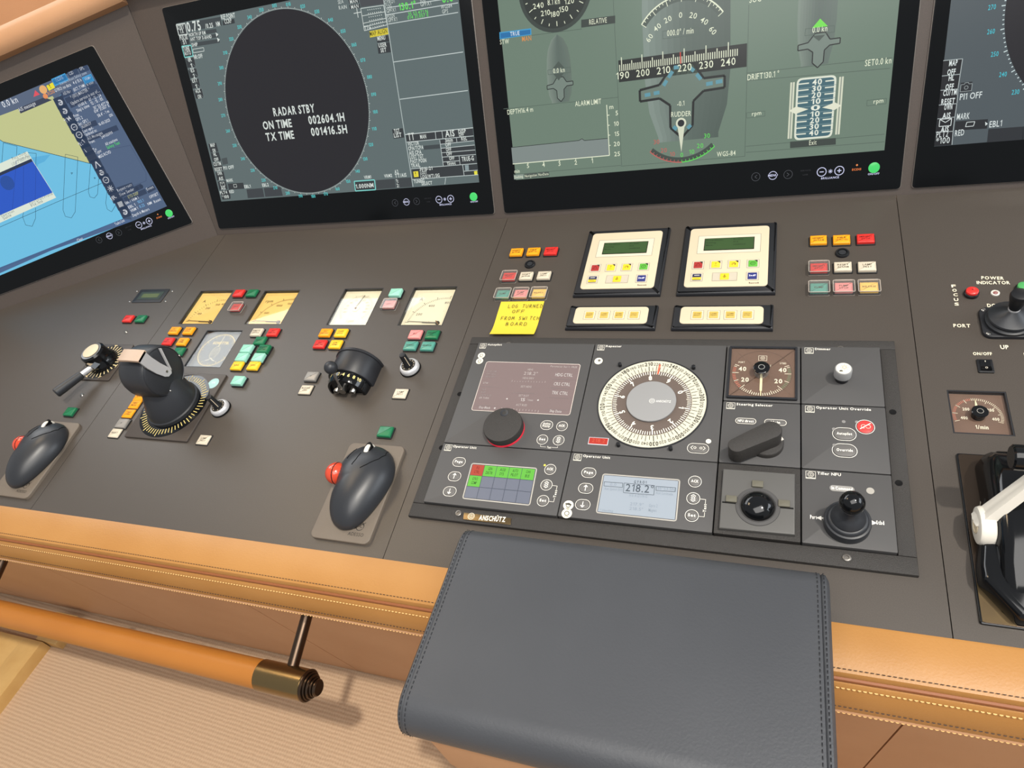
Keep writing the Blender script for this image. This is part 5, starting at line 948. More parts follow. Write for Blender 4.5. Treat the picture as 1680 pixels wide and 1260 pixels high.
for k, t in enumerate(('2', '1', '0', '1', '2', '4', '6', '8', '10')):
    a = math.radians(150-14*k); c_, s1 = math.cos(a), math.sin(a)
    Mx = T((-.497+.0366*c_, .0462, .004+.0366*s1)) @ Matrix(((-s1*-1, 0, c_, 0), (0, 1, 0, 0), (-c_, 0, s1, 0), (0, 0, 0, 1)))
    mb.text(t, 0, .000, .0058, .0003, '#e0cf86', None, M=Mx, bold=True)
mb.build('numbers', 'print', r, smooth=False)
mb = MB(ox, oy); mb.tube([(-.4975, .0305, .0165), (-.4985, .0415, .0165)], .0062, 14); mb.build('hub', 'steel', r)
mb = MB(ox, oy); mb.tube([(-.4975, .0325, .0165), (-.5010, .0440, .0560)], [.0026, .0022], 12); mb.build('handle_shaft', 'steel', r)
mb = MB(ox, oy); mb.ball((-.5015, .0455, .0615), .0108, 28, 16); mb.build('ball_handle', 'soft_black', r)
for dx in (-.0145, .0165):
    mb = MB(ox, oy); mb.lathe([(.0050, 0), (.0050, .010), (.0042, .0112), (.0026, .0112), (.0024, .0080), (0, .0080)], 16, M=T((-.4965+dx, .0420, .0140)) @ Matrix.Rotation(PI/2, 4, 'X')); mb.build('stop_screw', 'steel', r)

# ================================================================== trackballs on their pads
def ergo_mouse(name_x, name_y, label, mlabel, tuck=0):
    r = thing('trackball_pad', label, 'pad', name_x, name_y, group='trackball pads')
    mb = MB(); mb.box(-.0485, .0485, -.079, .079, 0, .0055, .0012, .009); mb.build('pad_plate', 'frame_pad', r)
    mb = MB(); z = .0057; ex, ey = .022, -.066
    mb.arc(ex+.004, ey+.0115, .0055, .0064, -20, 330, z, '#2c2723', 20); mb.arc(ex+.006, ey+.013, .0022, .0030, 0, 300, z, '#2c2723', 12); mb.line((ex-.004, ey+.007), (ex+.011, ey+.018), .0009, z, '#2c2723')
    mb.text('ADESSO', ex+.002, ey-.003, .0050, z, '#2c2723', .025); mb.build('emblem', 'print', r, smooth=False)
    m = thing('trackball_mouse', mlabel, 'trackball', name_x+.005, name_y+.005, .0055, group='trackball mice')
    base = [(-.010, .066), (.012, .064), (.030, .054), (.042, .036), (.046, .014), (.042, -.010), (.034, -.034), (.024, -.054), (.012, -.066), (-.004, -.069), (-.020, -.062), (-.032, -.046), (-.038, -.026), (-.0375, -.010), (-.0425, .004), (-.0440, .018), (-.0430, .033), (-.0370, .048), (-.0250, .060)]
    # smooth closed curve through the outline
    n0 = len(base); out = []
    for i in range(n0):
        p0, p1, p2, p3 = (Vector(base[(i+k) % n0]) for k in (-1, 0, 1, 2))
        for j in range(4):
            t = j/4; out.append(tuple(.5*((2*p1)+(p2-p0)*t+(2*p0-5*p1+4*p2-p3)*t*t+(3*p1-p0-3*p2+p3)*t**3)))
    cc = Vector((.002, .006)); H = .036
    def hz(s): return H*(1-s**2.5)**.62
    def nrm(p):      # fraction of the way from the crown to the outline
        v = Vector(p)-cc; best = None
        a = math.atan2(v.y, v.x)
        for q in out:
            w_ = Vector(q)-cc; d = abs((math.atan2(w_.y, w_.x)-a+PI) % (2*PI)-PI)
            if best is None or d < best[0]: best = (d, w_.length)
        return min(v.length/best[1], 1)
    def top(x, y): return hz(nrm((x, y)))
    mb = MB(); rs = [[(cc.x+(x-cc.x)*s, cc.y+(y-cc.y)*s, z) for x, y in out] for s, z in [(.96, 0), (.99, .002), (1, .005)] + [(s, .005+hz(s)*(1-.005/H)) for s in (.985, .96, .92, .86, .78, .68, .56, .42, .28, .14, .04)]]
    mb.rings(rs); mb.build('shell', 'mouse_shell', m, ang=60)
    def seam(pts, rr=.0006):
        path = []
        for i in range(len(pts)-1):
            for j in range(6):
                p = Vector(pts[i]).lerp(Vector(pts[i+1]), j/6); path.append((p.x, p.y, .005+top(p.x, p.y)*(1-.005/H)+.0001))
        mb = MB(); mb.tube(path, rr, 6); return mb
    seam([(-.004, .040), (-.006, .026), (-.009, .016)]).build('button_seam', 'rubber', m); seam([(.024, .058), (.029, .046), (.026, .034), (.015, .020), (.006, .012)]).build('button_seam', 'rubber', m); seam([(-.022, .052), (-.024, .040), (-.025, .028)]).build('button_seam', 'rubber', m)
    zz = top(.001, .050); mb = MB(); mb.lathe([(.0125, -.0035), (.0138, -.002), (.0138, .002), (.0125, .0035)], 28, M=T((.001, .048, zz+.005-.0120)) @ Matrix.Rotation(PI/2, 4, 'Y')); mb.build('scroll_wheel', 'white_metal', m, label='pale ribbed scroll wheel')
    mb = MB(); mb.prism(circle(.001, .049, .0056, 20, .0120), zz-.004, zz+.0038); mb.build('wheel_slot', 'rubber', m)
    mb = MB(); mb.ball((-.0405+tuck, .0100, .0175), .0165, 32, 18); mb.build('thumb_ball', 'orange_ball', m, label='glossy orange red thumb ball')
    mb = MB(); mb.lathe([(.0160, 0), (.0168, .0012), (.0160, .0024)], 28, M=T((-.0370+tuck, .0100, .0175)) @ Matrix.Rotation(-PI/2, 4, 'Y') @ Matrix.Rotation(.0, 4, 'X')); mb.build('ball_collar', 'rubber', m)
mat('frame_pad', '#6a6055', .5, bump=(1600, .35, .0008))
mat('mouse_shell', '#2b2d31', .36, bump=(2600, .04, .0003))
ergo_mouse(-.4005, -.135, 'brown gray pad under the middle trackball mouse', 'black thumb trackball mouse with red ball on the middle pad')
ergo_mouse(-1.0880, -.138, 'brown gray pad under the left trackball mouse', 'black thumb trackball mouse on the pad at the far left', .007)

# ================================================================== alarm displays, key strips, note
def alarm_display(x0, x1, y0, y1, f, label, k):
    cx, cy = (x0+x1)/2, (y0+y1)/2; r = thing('alarm_display', label, 'display', cx, cy, group='alarm displays')
    mb = MB(cx, cy); mb.prism(rquad([(x0, y0), (x1, y0), (x1, y1), (x0, y1)], .001), 0, .0070, .0045); mb.build('housing', 'black_satin', r)
    px0, px1, py0, py1 = x0+.0105, x1-.0115, y0+.0125, y1-.0105; W_, H_ = px1-px0, py1-py0
    mb = MB(cx, cy); mb.box(px0, px1, py0, py1, .0070, .0084, .0006, .006); mb.build('front_plate', 'cream_plate', r)
    def u(a, b): return (px0+a*W_, py0+b*H_)
    lw = MB(cx, cy); z = .0086; a, b = u(.115, .55), u(.90, .86); lw.outline([a, (b[0], a[1]), b, (a[0], b[1])], .0006, z, '#8c8474'); lw.rect(a[0], b[0], a[1], b[1], z-.0001, '#cfc6b2')
    keys = [(.15, .355, '#a02a28', 'x'), (.37, .355, '#ecc428', 'x'), (.59, .355, '#ecc428', 'x'), (.82, .355, '#58a838', 'x'), (.15, .155, '#20244a', 'l'), (.82, .155, '#242c70', 'n')]
    for kx, ky, c, s in keys:
        p = u(kx, ky); lw.rect(p[0]-.0092, p[0]+.0092, p[1]-.0092, p[1]+.0092, z, '#8c8474'); lw.rect(p[0]-.0086, p[0]+.0086, p[1]-.0086, p[1]+.0086, z+.0001, '#c6beac')
    p = u(.49, .155); lw.rect(p[0]-.0185, p[0]+.0185, p[1]-.0092, p[1]+.0092, z, '#8c8474'); lw.rect(p[0]-.0179, p[0]+.0179, p[1]-.0086, p[1]+.0086, z+.0001, '#bdb4a2')
    p = u(.90, .035); lw.text('Rexroth', p[0], p[1], .0032, z, '#3a362e', .014, 'r', bold=True); lw.build('front_print', 'print', r, smooth=False)
    a, b = u(.205, .605), u(.815, .80); mb = MB(cx, cy); mb.box(a[0]-.001, b[0]+.001, a[1]-.001, b[1]+.001, .0086, .0090); mb.build('window_edge', 'rubber', r)
    mb = MB(cx, cy); mb.box(a[0], b[0], a[1], b[1], .0090, .0093); mb.build('green_window', 'lcd_green', r, label='green character display')
    mb = MB(cx, cy)
    for j, (s1, s2) in enumerate((('Propulsion:', 'Rt:1000'), ('Running:', '91.5'), ('Mode:', 'combined'))):
        yy = b[1]-.0055-.0058*j; mb.text(s1, a[0]+.002, yy, .0030, .0095, '#1c2c14', None if j else .026, 'l'); mb.text(s2, a[0]+.044, yy, .0030, .0095, '#1c2c14', None, 'l')
    mb.build('display_text', 'print', r, smooth=False)
    for j, (kx, ky, c, s) in enumerate(keys + [(.49, .155, '#ecc428', 'm')]):
        p = u(kx, ky); mb = MB(cx, cy); mb.box(p[0]-.0066, p[0]+.0066, p[1]-.0070, p[1]+.0066, .0088, .0096, .0004, .0008, col=c); z = .0098; ik = '#2a2410'
        if s == 'x': mb.poly([(p[0]+.002, p[1]+.0066), (p[0]+.0066, p[1]+.0066), (p[0]+.0066, p[1]+.002)], z, '#1c1a16')
        if j == 0: mb.path([(p[0]-.004, p[1]-.003), (p[0]+.004, p[1]-.003), (p[0], p[1]+.0035)], .0006, z, '#5c1410', True)
        elif j == 1: mb.text('?', p[0], p[1]-.001, .0045, z, ik); mb.line((p[0]-.002, p[1]-.0035), (p[0]+.002, p[1]-.0035), .0005, z, ik)
        elif j == 2: mb.arc(p[0], p[1]-.0008, .0024, .0030, -60, 230, z, ik, 12); mb.arc(p[0]+.001, p[1], .0010, .0015, 0, 360, z, ik, 8)
        elif j == 3: mb.arc(p[0], p[1]-.0005, .0030, .0037, 0, 360, z, '#1c4a14', 16); mb.line((p[0], p[1]-.0018), (p[0], p[1]+.0012), .0007, z, '#1c4a14')
        elif j == 4: mb.rect(p[0]-.0066, p[0]+.0066, p[1]-.0066, p[1]-.0012, z, '#ecc428'); mb.line((p[0]-.004, p[1]+.003), (p[0]+.004, p[1]+.003), .0012, z+.0001, '#d8d4c4'); mb.line((p[0]-.004, p[1]-.004), (p[0]+.004, p[1]-.004), .0007, z+.0001, ik)
        elif j == 5: mb.text('2ndF', p[0], p[1]-.0014, .0032, z, '#e8e8f0', .010, bold=True)
        else: mb.line((p[0], p[1]-.003), (p[0], p[1]+.0045), .0006, z, ik); mb.arc(p[0], p[1]-.001, .0016, .0022, 0, 360, z, ik, 10)
        mb.build('key', 'print', r)
alarm_display(-.1535, -.0108, .2517, .4104, None, 'left cream keypad display with green screen and colored keys, above the left key strip', 0)
alarm_display(.0134, .1578, .2517, .4104, None, 'right cream keypad display with green screen and colored keys, above the right key strip', 1)
def key_strip(x0, x1, y0, y1, label):
    cx, cy = (x0+x1)/2, (y0+y1)/2; r = thing('key_strip', label, 'keypad', cx, cy, group='key strips')
    mb = MB(cx, cy); mb.prism(rquad([(x0, y0), (x1, y0), (x1, y1), (x0, y1)], .001), 0, .0070, .0045); mb.build('housing', 'black_satin', r)
    mb = MB(cx, cy); mb.box(x0+.0115, x1-.0135, y0+.0085, y1-.0060, .0070, .0084, .0006, .006); mb.build('front_plate', 'cream_plate', r)
    for k in range(4):
        px_ = x0+.0365+.0236*k; py_ = cy+.001; mb = MB(cx, cy); mb.rect(px_-.0092, px_+.0092, py_-.0092, py_+.0092, .0086, '#847c6a'); mb.rect(px_-.0086, px_+.0086, py_-.0086, py_+.0086, .0087, '#d2c8ae')
        mb.box(px_-.0064, px_+.0064, py_-.0064, py_+.0064, .0086, .0095, .0004, .0008, col='#c4a752')
        for j, t in enumerate((('ALARM', 'RESET'), ('LAMP', 'TEST'), ('COMBI', 'MODE'), ('LOCAL', 'CTRL'))[k]): mb.text(t, px_, py_+.0008-.0034*j, .0020, .0097, '#6c5a20', .009)
        mb.build('key', 'print', r)
key_strip(-.1524, -.0106, .1800, .2293, 'left strip of four yellow keys under the left alarm display')
key_strip(.0130, .1558, .1799, .2286, 'right strip of four yellow keys under the right alarm display')
# handwritten note
mb = MB(); n = 10; vs = []; fs = []
for i in range(n+1):
    t = i/n; lift = .0006 + .0075*max(0, t-.55)**2/.2 + .001*math.sin(t*5)*t
    vs += [(-.2795+.0023*t, .2446-.0790*t, lift), (-.2015+.0005*t, .2446-.0770*t, lift*.7+.0003)]
for i in range(n): fs.append((2*i, 2*i+2, 2*i+3, 2*i+1))
vs2 = [(x, y, z+.0003) for x, y, z in vs]; m_ = len(vs)
mb.o = (-.24, .2446, 0); mb.add(vs+vs2, [tuple(reversed(f)) for f in fs]+[tuple(k+m_ for k in f) for f in fs]); note = mb.build('sticky_note', 'sticky_yellow', None, M_DESK @ T((-.24, .2446, 0))); tag(note, 'yellow sticky note with handwriting stuck above the steering panel', 'note')
HAND = {'L': [[(0, 1), (0, 0), (.6, 0)]], 'O': [[(.3, 1), (.05, .7), (.05, .25), (.3, 0), (.6, .25), (.6, .75), (.3, 1)]], 'G': [[(.6, .85), (.3, 1), (.05, .6), (.1, .15), (.4, 0), (.6, .2), (.6, .45), (.35, .45)]], 'T': [[(0, 1), (.7, 1)], [(.35, 1), (.3, 0)]], 'U': [[(0, 1), (.05, .2), (.3, 0), (.55, .2), (.6, 1)]], 'R': [[(0, 0), (.05, 1), (.45, .95), (.5, .6), (.05, .5), (.6, 0)]], 'N': [[(0, 0), (.05, 1), (.55, 0), (.6, 1)]], 'E': [[(.55, 1), (0, 1), (0, 0), (.6, 0)], [(0, .5), (.45, .5)]], 'D': [[(0, 0), (.05, 1), (.5, .8), (.55, .3), (.3, 0), (-.05, .02)]], 'F': [[(.65, 1), (0, 1), (0, 0)], [(0, .5), (.5, .5)]], 'M': [[(0, 0), (.1, 1), (.35, .3), (.6, 1), (.7, 0)]], 'S': [[(.55, .9), (.2, 1), (.05, .7), (.5, .4), (.45, .1), (0, .05)]], 'W': [[(0, 1), (.15, 0), (.35, .6), (.55, 0), (.75, 1)]], 'I': [[(.15, 1), (.1, 0)]], 'C': [[(.55, .9), (.2, .95), (.02, .5), (.2, .05), (.55, .1)]], 'H': [[(0, 1), (.02, 0)], [(.55, 1), (.55, 0)], [(0, .5), (.55, .5)]], 'B': [[(0, 0), (.03, 1), (.4, .9), (.4, .6), (.03, .52), (.5, .4), (.45, .05), (0, 0)]], 'A': [[(0, 0), (.35, 1), (.6, 0)], [(.12, .38), (.5, .38)]]}
mb = MB(-.24, .2446)
def hand(t, x, y, h, wd):
    for ch in t:
        if ch != ' ':
            for s in HAND[ch]:
                pts = [(x+px_*wd, y+py_*h) for px_, py_ in s]
                mb.path(pts, .00075, .0030, '#3c3810')
        x += wd*1.02
hand('LOG TURNED', -.2620, .2285, .0072, .0062); hand('OFF', -.2520, .2165, .0068, .0080); hand('FROM SWITCH', -.2680, .2010, .0075, .0062); hand('BOARD', -.2560, .1885, .0072, .0078)
mb.build('handwriting', 'print', note, smooth=False)

# ================================================================== steering panel: frame with its bars, screws and name plate
mat('steel_dark', '#77736e', .35, metal=.6)
fr = thing('steering_panel_frame', 'black grained frame holding the steering and autopilot units in the desk', 'frame', 0, 0)
FX0, FX1, FY0, FY1 = -.3075, .3060, -.1650, .1605
GX0, GX1, GY0, GY1 = -.2905, .2890, -.1455, .1465
def bar_(x0, x1, y0, y1, z1=.0058, b=.0012): mb = MB(); mb.box(x0, x1, y0, y1, 0, z1, b); return mb
bar_(FX0, FX1, GY1-.001, FY1).build('frame_bar', 'frame_grain', fr); bar_(FX0, FX1, FY0, GY0+.001).build('frame_bar', 'frame_grain', fr)
bar_(FX0, GX0+.001, GY0+.0012, GY1-.0012).build('frame_bar', 'frame_grain', fr); bar_(GX1-.001, FX1, GY0+.0012, GY1-.0012).build('frame_bar', 'frame_grain', fr)
mb = MB(); mb.box(GX0, GX1, GY0, GY1, 0, .0010); mb.build('back_plate', 'rubber', fr)
for p in ((-0.2928,-0.0536), (-0.2936,0.0439), (0.296,0.0447), (0.2952,-0.0549)):
    mb = MB(); mb.lathe([(.0040, .0056), (.0040, .0061), (.0032, .0062), (.0026, .0060), (0, .0060)], 16, *p); mb.build('screw_hole', 'rubber', fr)
for p in ((-0.2387,0.1448), (-0.2339,-0.1535), (0.241,0.145), (0.2377,-0.1541)):
    mb = MB(); mb.lathe([(.0044, .0060), (.0044, .0072), (.0036, .0078), (.0022, .0078), (.0018, .0066), (0, .0066)], 18, *p); mb.build('socket_screw', 'steel_dark', fr)
a, b, c, d = (-0.226,-0.1518), (-0.1578,-0.1522), (-0.1564,-0.1615), (-0.2241,-0.1617)
mb = MB(); mb.prism([d, c, b, a], .0064, .0070, .0002); npl = mb.build('name_plate', 'brass_dull', fr, label='dull brass name plate')
def emblem(mb, x, y, r, z, col):
    mb.arc(x, y, r*.86, r, 0, 360, z, col, 24); mb.arc(x, y, r*.50, r*.62, 110, 250, z, col, 10); mb.arc(x, y, r*.50, r*.62, -70, 70, z, col, 10); mb.line((x, y-r*.6), (x, y+r*.6), r*.16, z, col)
mb = MB(); p = (-0.2139,-0.156); emblem(mb, p[0], p[1], .0048, .0072, '#e6dcc4'); mb.span('ANSCHÜTZ', (-0.202,-0.16), (-0.1647,-0.1586), .0068, .0072, '#f0ead8', True); mb.build('name_plate_print', 'print', npl, smooth=False)
KZ = .0100
def module(name, label, x0, x1, y0, y1, cat, m='module_gray', title=None, logo=True, rx=0):
    cx, cy = (x0+x1)/2, (y0+y1)/2; r = thing(name, label, cat, cx, cy, .0010)
    mb = MB(cx, cy, .001); mb.box(x0+.0008, x1-.0008, y0+.0010, y1-.0006, .0010, KZ, .0005, .0012); mb.build('housing', m, r)
    g = MB(cx, cy, .001); g.root = r; g.root_c = (cx, cy)
    if logo:
        lx, ly = x0+.0105, y1-.0085; g.outline(rrect(lx, ly+.0006, .0105, .0100), .0005, KZ+.0003, '#d8d4c8'); emblem(g, lx, ly+.0012, .0036, KZ+.0003, '#d8d4c8'); g.rect(lx-.0050, lx+.0050, ly-.0044, ly-.0030, KZ+.0003, '#c8c4b8')
        if title: g.text(title, lx+.0072, ly+.0020, .0036, KZ+.0003, '#dcd8ce', None, 'l', bold=True)
    return r, cx, cy, g
def mkey(r, cx, cy, p, w_, h_, text=None, sym=None, col='key_gray', led=False):
    mb = MB(cx, cy, .001); o_ = rrect(p[0], p[1], w_, h_, min(w_, h_)*.49, 6)
    mb.rings([[(x, y, KZ+.0001) for x, y in o_], [(x, y, KZ+.0008) for x, y in o_], [(x, y, KZ+.0011) for x, y in inset(o_, .0006)]], False, True); k = mb.build('key', col, r)
    g = MB(cx, cy, .001); z = KZ+.0014; wh_ = '#ece8de'
    g.outline(rrect(p[0], p[1], w_+.0026, h_+.0026, (min(w_, h_)+.0026)*.49, 6), .0006, KZ+.0004, wh_)
    if text:
        for i, t in enumerate(text.split('|')): g.text(t, p[0], p[1]-.0017+(.0018 if '|' in text else 0)-.0040*i, .0036, z, wh_, min(w_*.72, .0030*len(t)), bold=True)
    if sym == 'up': g.line((p[0], p[1]-.0040), (p[0], p[1]+.0036), .0010, z, wh_); g.path([(p[0]-.0024, p[1]+.0014), (p[0], p[1]+.0042), (p[0]+.0024, p[1]+.0014)], .0010, z, wh_)
    if sym == 'down': g.line((p[0], p[1]+.0040), (p[0], p[1]-.0036), .0010, z, wh_); g.path([(p[0]-.0024, p[1]-.0014), (p[0], p[1]-.0042), (p[0]+.0024, p[1]-.0014)], .0010, z, wh_)
    if sym == 'dim':
        g.arc(p[0], p[1], .0012, .0020, 0, 360, z, wh_, 12)
        for s in (-1, 1): g.path([(p[0]-.0028, p[1]+s*.0026), (p[0], p[1]+s*.0048), (p[0]+.0028, p[1]+s*.0026)], .0008, z, wh_)
        for i in range(8): a = PI*i/4; g.line((p[0]+.0024*math.cos(a), p[1]+.0024*math.sin(a)), (p[0]+.0032*math.cos(a), p[1]+.0032*math.sin(a)), .0006, z, wh_)
    g.build('key_print', 'print', k, smooth=False)
def sticker(g0, p, r=.0060):
    g = g0; g = MB(g.root_c[0], g.root_c[1], .001); g.disc(p[0], p[1], r, KZ+.0004, '#e4e0cc', 24); g.arc(p[0], p[1], r*.35, r*.5, 0, 360, KZ+.0006, '#55524a', 12); g.line((p[0]-r*.4, p[1]-r*.62), (p[0]+r*.4, p[1]-r*.62), .0006, KZ+.0006, '#55524a'); g.build('round_sticker', 'print', g0.root, smooth=False)
def bracket(g, p, q, right=True):     # 'Test' bracket between two keys
    x = max(p[0], q[0])+.0145; wh_ = '#dcd8ce'; z = KZ+.0003
    g.path([(p[0]+.0085, p[1]), (x, p[1]), (x, (p[1]+q[1])/2+.0055)], .0006, z, wh_); g.path([(q[0]+.0085, q[1]), (x, q[1]), (x, (p[1]+q[1])/2-.0055)], .0006, z, wh_); g.text('Test', x+.0014, (p[1]+q[1])/2, .0034, z, wh_, None, 'c', PI/2, True)
AX0, AX1, AX2, AX3, AX4 = -.2900, -.0960, .0955, .1915, .2880
AY0, AY1, AY2, AY3 = -.1445, -.0475, .0485, .1455

# autopilot
r, cx, cy, g = module('autopilot_unit', 'gray autopilot unit with mauve touch screen and large black knob', AX0, AX1, AY1, AY3, 'autopilot', title='Autopilot')
sticker(g, (-0.2767,0.1178)); sticker(g, (-0.2766,0.1064))
q = [(-0.2629,0.0122), (-0.11,0.0122), (-0.1113,0.1045), (-0.2641,0.1057)]
g.outline(rquad(q, .004), .0009, KZ+.0003, '#c8bdb4')
mb = MB(cx, cy, .001); mb.prism(rquad(inset(q, .0006), .0035), KZ, KZ+.0004); mb.build('touch_screen', 'lcd_mauve', r, smooth=False)
s_ = MB(cx, cy, .001); z = KZ+.0007; tx = '#d8ccc4'; dm = '#a99c96'
for t, a, b, h, c in (('HDG', (-0.1918,0.0902), (-0.1836,0.0901), .0034, tx), ('218.2°', (-0.1963,0.0814), (-0.1742,0.0814), .0058, tx), ('HDG DEV', (-0.196,0.0736), (-0.1781,0.0735), .0034, tx), ('SET HDG', (-0.1953,0.0574), (-0.1783,0.0574), .0036, tx), ('SET ROT', (-0.1944,0.0407), (-0.1784,0.0406), .0036, tx), ('15', (-0.19,0.0325), (-0.1828,0.0325), .0056, '#f0e8e0'), ('°/min', (-0.1798,0.0334), (-0.1703,0.0332), .0036, tx), ('ACT RUD', (-0.1945,0.0238), (-0.1775,0.0237), .0036, tx), ('HDG CTRL', (-0.146,0.0807), (-0.1192,0.0804), .0058, '#f0e8e0'), ('CRS CTRL', (-0.1448,0.0636), (-0.1198,0.0632), .0058, '#f0e8e0'), ('TRK CTRL', (-0.1444,0.0474), (-0.1199,0.0468), .0058, '#f0e8e0'), ('Ship Data', (-0.1407,0.0157), (-0.1231,0.0155), .0042, '#f0e8e0'), ('Day-Black', (-0.2516,0.0162), (-0.2334,0.0159), .0038, '#f0e8e0'), ('Parameter Set 1 : FREE', (-0.1569,0.0978), (-0.1154,0.097), .0030, tx), ('RUD LIM', (-0.2576,0.0845), (-0.2422,0.0845), .0032, dm), ('OFF HDG', (-0.2574,0.0795), (-0.2417,0.0793), .0032, dm), ('HDG DEV', (-0.2573,0.0744), (-0.2411,0.0742), .0032, dm), ('STW', (-0.258,0.0617), (-0.2495,0.0615), .0034, tx), ('YAW', (-0.257,0.0495), (-0.2499,0.0492), .0032, dm), ('RUD', (-0.2564,0.0443), (-0.2491,0.0441), .0032, dm), ('CNTR RUD', (-0.2564,0.0385), (-0.238,0.0385), .0032, dm), ('OR TURN', (-0.2567,0.0338), (-0.2408,0.0336), .0032, tx)): s_.span(t, a, b, h, z, c)
for a, b in (((-0.1501,0.0754), (-0.1144,0.0752)), ((-0.1488,0.0588), (-0.1142,0.0584)), ((-0.1485,0.0411), (-0.1154,0.041)), ((-0.1494,0.0202), (-0.1146,0.0204)), ((-0.2048,0.0468), (-0.1679,0.047)), ((-0.2572,0.0211), (-0.2243,0.0214)), ((-0.2591,0.0568), (-0.2322,0.0566))): s_.line(a, b, .0005, z, '#9c8f8a')
for k in range(13):
    p = lerp2((-0.2118,0.0675), (-0.1591,0.0678), k/12); s_.line(p, (p[0], p[1]+(.003 if k in (0, 6, 12) else .0018)), .0006, z, tx); p = lerp2((-0.2152,0.0192), (-0.1577,0.0176), k/12); s_.line(p, (p[0], p[1]-(.0042 if k in (0, 6, 12) else .0026)), .0006, z, tx)
for p in ((-0.2114,0.0355), (-0.1625,0.0355), (-0.2262,0.0176)): s_.disc(p[0], p[1], .0014, z, '#f0e8e0', 10)
s_.build('screen_text', 'screen_light', r, smooth=False)
p = (-0.1999,-0.0195)
mb = MB(cx, cy, .001); mb.lathe([(.0290, KZ), (.0290, KZ+.0026), (.0275, KZ+.0030), (0, KZ+.0030)], 48, *p); mb.build('light_ring', 'red_glow', r, label='red glowing ring under the knob')
mb = MB(cx, cy, .001); mb.lathe([(.0270, KZ+.003), (.0290, KZ+.0045), (.0290, KZ+.0140), (.0284, KZ+.0156), (.0268, KZ+.0160), (0, KZ+.0160)], 56, *p); mb.build('course_knob', 'frame_grain', r)
mb = MB(cx, cy, .001); mb.lathe([(.0064, KZ+.0159), (.0058, KZ+.0166), (.0050, KZ+.0164), (.0030, KZ+.0160), (0, KZ+.0159)], 24, p[0]-.002, p[1]+.0195); mb.build('finger_dimple', 'soft_black', r)
ks = [(-0.14,-0.0067), (-0.1173,-0.0069), (-0.141,-0.0311), (-0.1174,-0.0305)]
mkey(r, cx, cy, ks[0], .0150, .0125, 'Active|Priority'); mkey(r, cx, cy, ks[1], .0130, .0130, 'ACK'); mkey(r, cx, cy, ks[2], .0130, .0130, 'Set'); mkey(r, cx, cy, ks[3], .0130, .0130, None, 'dim')
g.path([(-0.1416,-0.0402), (-0.1413,-0.0426), (-0.1332,-0.0427)], .0005, KZ+.0003, '#dcd8ce'); g.path([(-0.1251,-0.0427), (-0.1166,-0.0425), (-0.1168,-0.0404)], .0005, KZ+.0003, '#dcd8ce'); g.span('Test', (-0.1316,-0.0444), (-0.1257,-0.0445), .0032, KZ+.0003, '#dcd8ce', True)
g.build('front_print', 'print', r, smooth=False)

# repeater compass
r, cx, cy, g = module('repeater_compass', 'round cream compass repeater dial with brown inner ring and gray hub', AX1, AX2, AY1, AY3, 'compass', title='Repeater')
p = (-0.085,0.1116); s_ = MB(cx, cy, .001); s_.disc(p[0], p[1], .0062, KZ+.0004, '#e4e0cc', 24); s_.disc(p[0]+.001, p[1]+.001, .0022, KZ+.0006, '#6a675e', 12); s_.build('round_sticker', 'print', r, smooth=False)
p = (0.0817,-0.0171); s_ = MB(cx, cy, .001); s_.disc(p[0], p[1], .0034, KZ+.0004, '#ecead8', 16); s_.build('light_sensor', 'print', r, smooth=False)
dc = (.0015, .0402); D0 = .0735
mb = MB(cx, cy, .001); mb.lathe([(D0+.0018, KZ), (D0+.0018, KZ+.0012), (D0, KZ+.0014)], 96, *dc, cap0=False, cap1=False); mb.build('dial_bezel', 'black_satin', r)
mb = MB(cx, cy, .001); mb.lathe([(D0, KZ), (D0, KZ+.0008), (0, KZ+.0008)], 96, *dc); mb.build('outer_dial', 'dial_ivory', r)
mb = MB(cx, cy, .001); mb.lathe([(.0545, KZ+.0008), (.0545, KZ+.0012), (0, KZ+.0012)], 96, *dc); mb.build('inner_dial', 'ring_brown', r)
s_ = MB(cx, cy, .001); z = KZ+.0011; off = 218.2-8
for k in range(72):
    a = math.radians(90-(k*5-218.2)+1.5); L = .0085 if k % 2 == 0 else .0060; s_.line((dc[0]+.0552*math.cos(a), dc[1]+.0552*math.sin(a)), (dc[0]+(.0552+L)*math.cos(a), dc[1]+(.0552+L)*math.sin(a)), .0011 if k % 6 == 0 else .0007, z, '#37352e')
for k in range(36):
    a = math.radians(90-(k*10-218.2)+1.5); big = k % 3 == 0; rr = .0648; s_.text('%03d' % (k*10), dc[0]+rr*math.cos(a), dc[1]+rr*math.sin(a), .0062 if big else .0048, z, '#37352e', .0118 if big else .0092, 'c', a-PI/2, big)
z = KZ+.0015
for k in range(100):
    a = math.radians(90-(k*3.6-295)+1.5); L = .0080 if k % 10 == 0 else (.0066 if k % 5 == 0 else .0055); s_.line((dc[0]+.0538*math.cos(a), dc[1]+.0538*math.sin(a)), (dc[0]+(.0538-L)*math.cos(a), dc[1]+(.0538-L)*math.sin(a)), .0016 if k % 10 == 0 else .0010, z, '#e8e4d4')
for k in range(10):
    a = math.radians(90-(k*36-295)+1.5); s_.text(str(k), dc[0]+.0385*math.cos(a), dc[1]+.0385*math.sin(a)-.0, .0068, z, '#f0ecdc', None, 'c', a-PI/2, True)
s_.build('dial_print', 'print', r, smooth=False)
s_ = MB(cx, cy, .001); a = math.radians(86); 
for da in (-.55, .75): b_ = a+math.radians(da); s_.line((dc[0]+.049*math.cos(b_), dc[1]+.049*math.sin(b_)), (dc[0]+.0665*math.cos(b_), dc[1]+.0665*math.sin(b_)), .0010, KZ+.0018, '#c8502c')
s_.build('lubber_line', 'print', r, smooth=False, label='orange red lubber line')
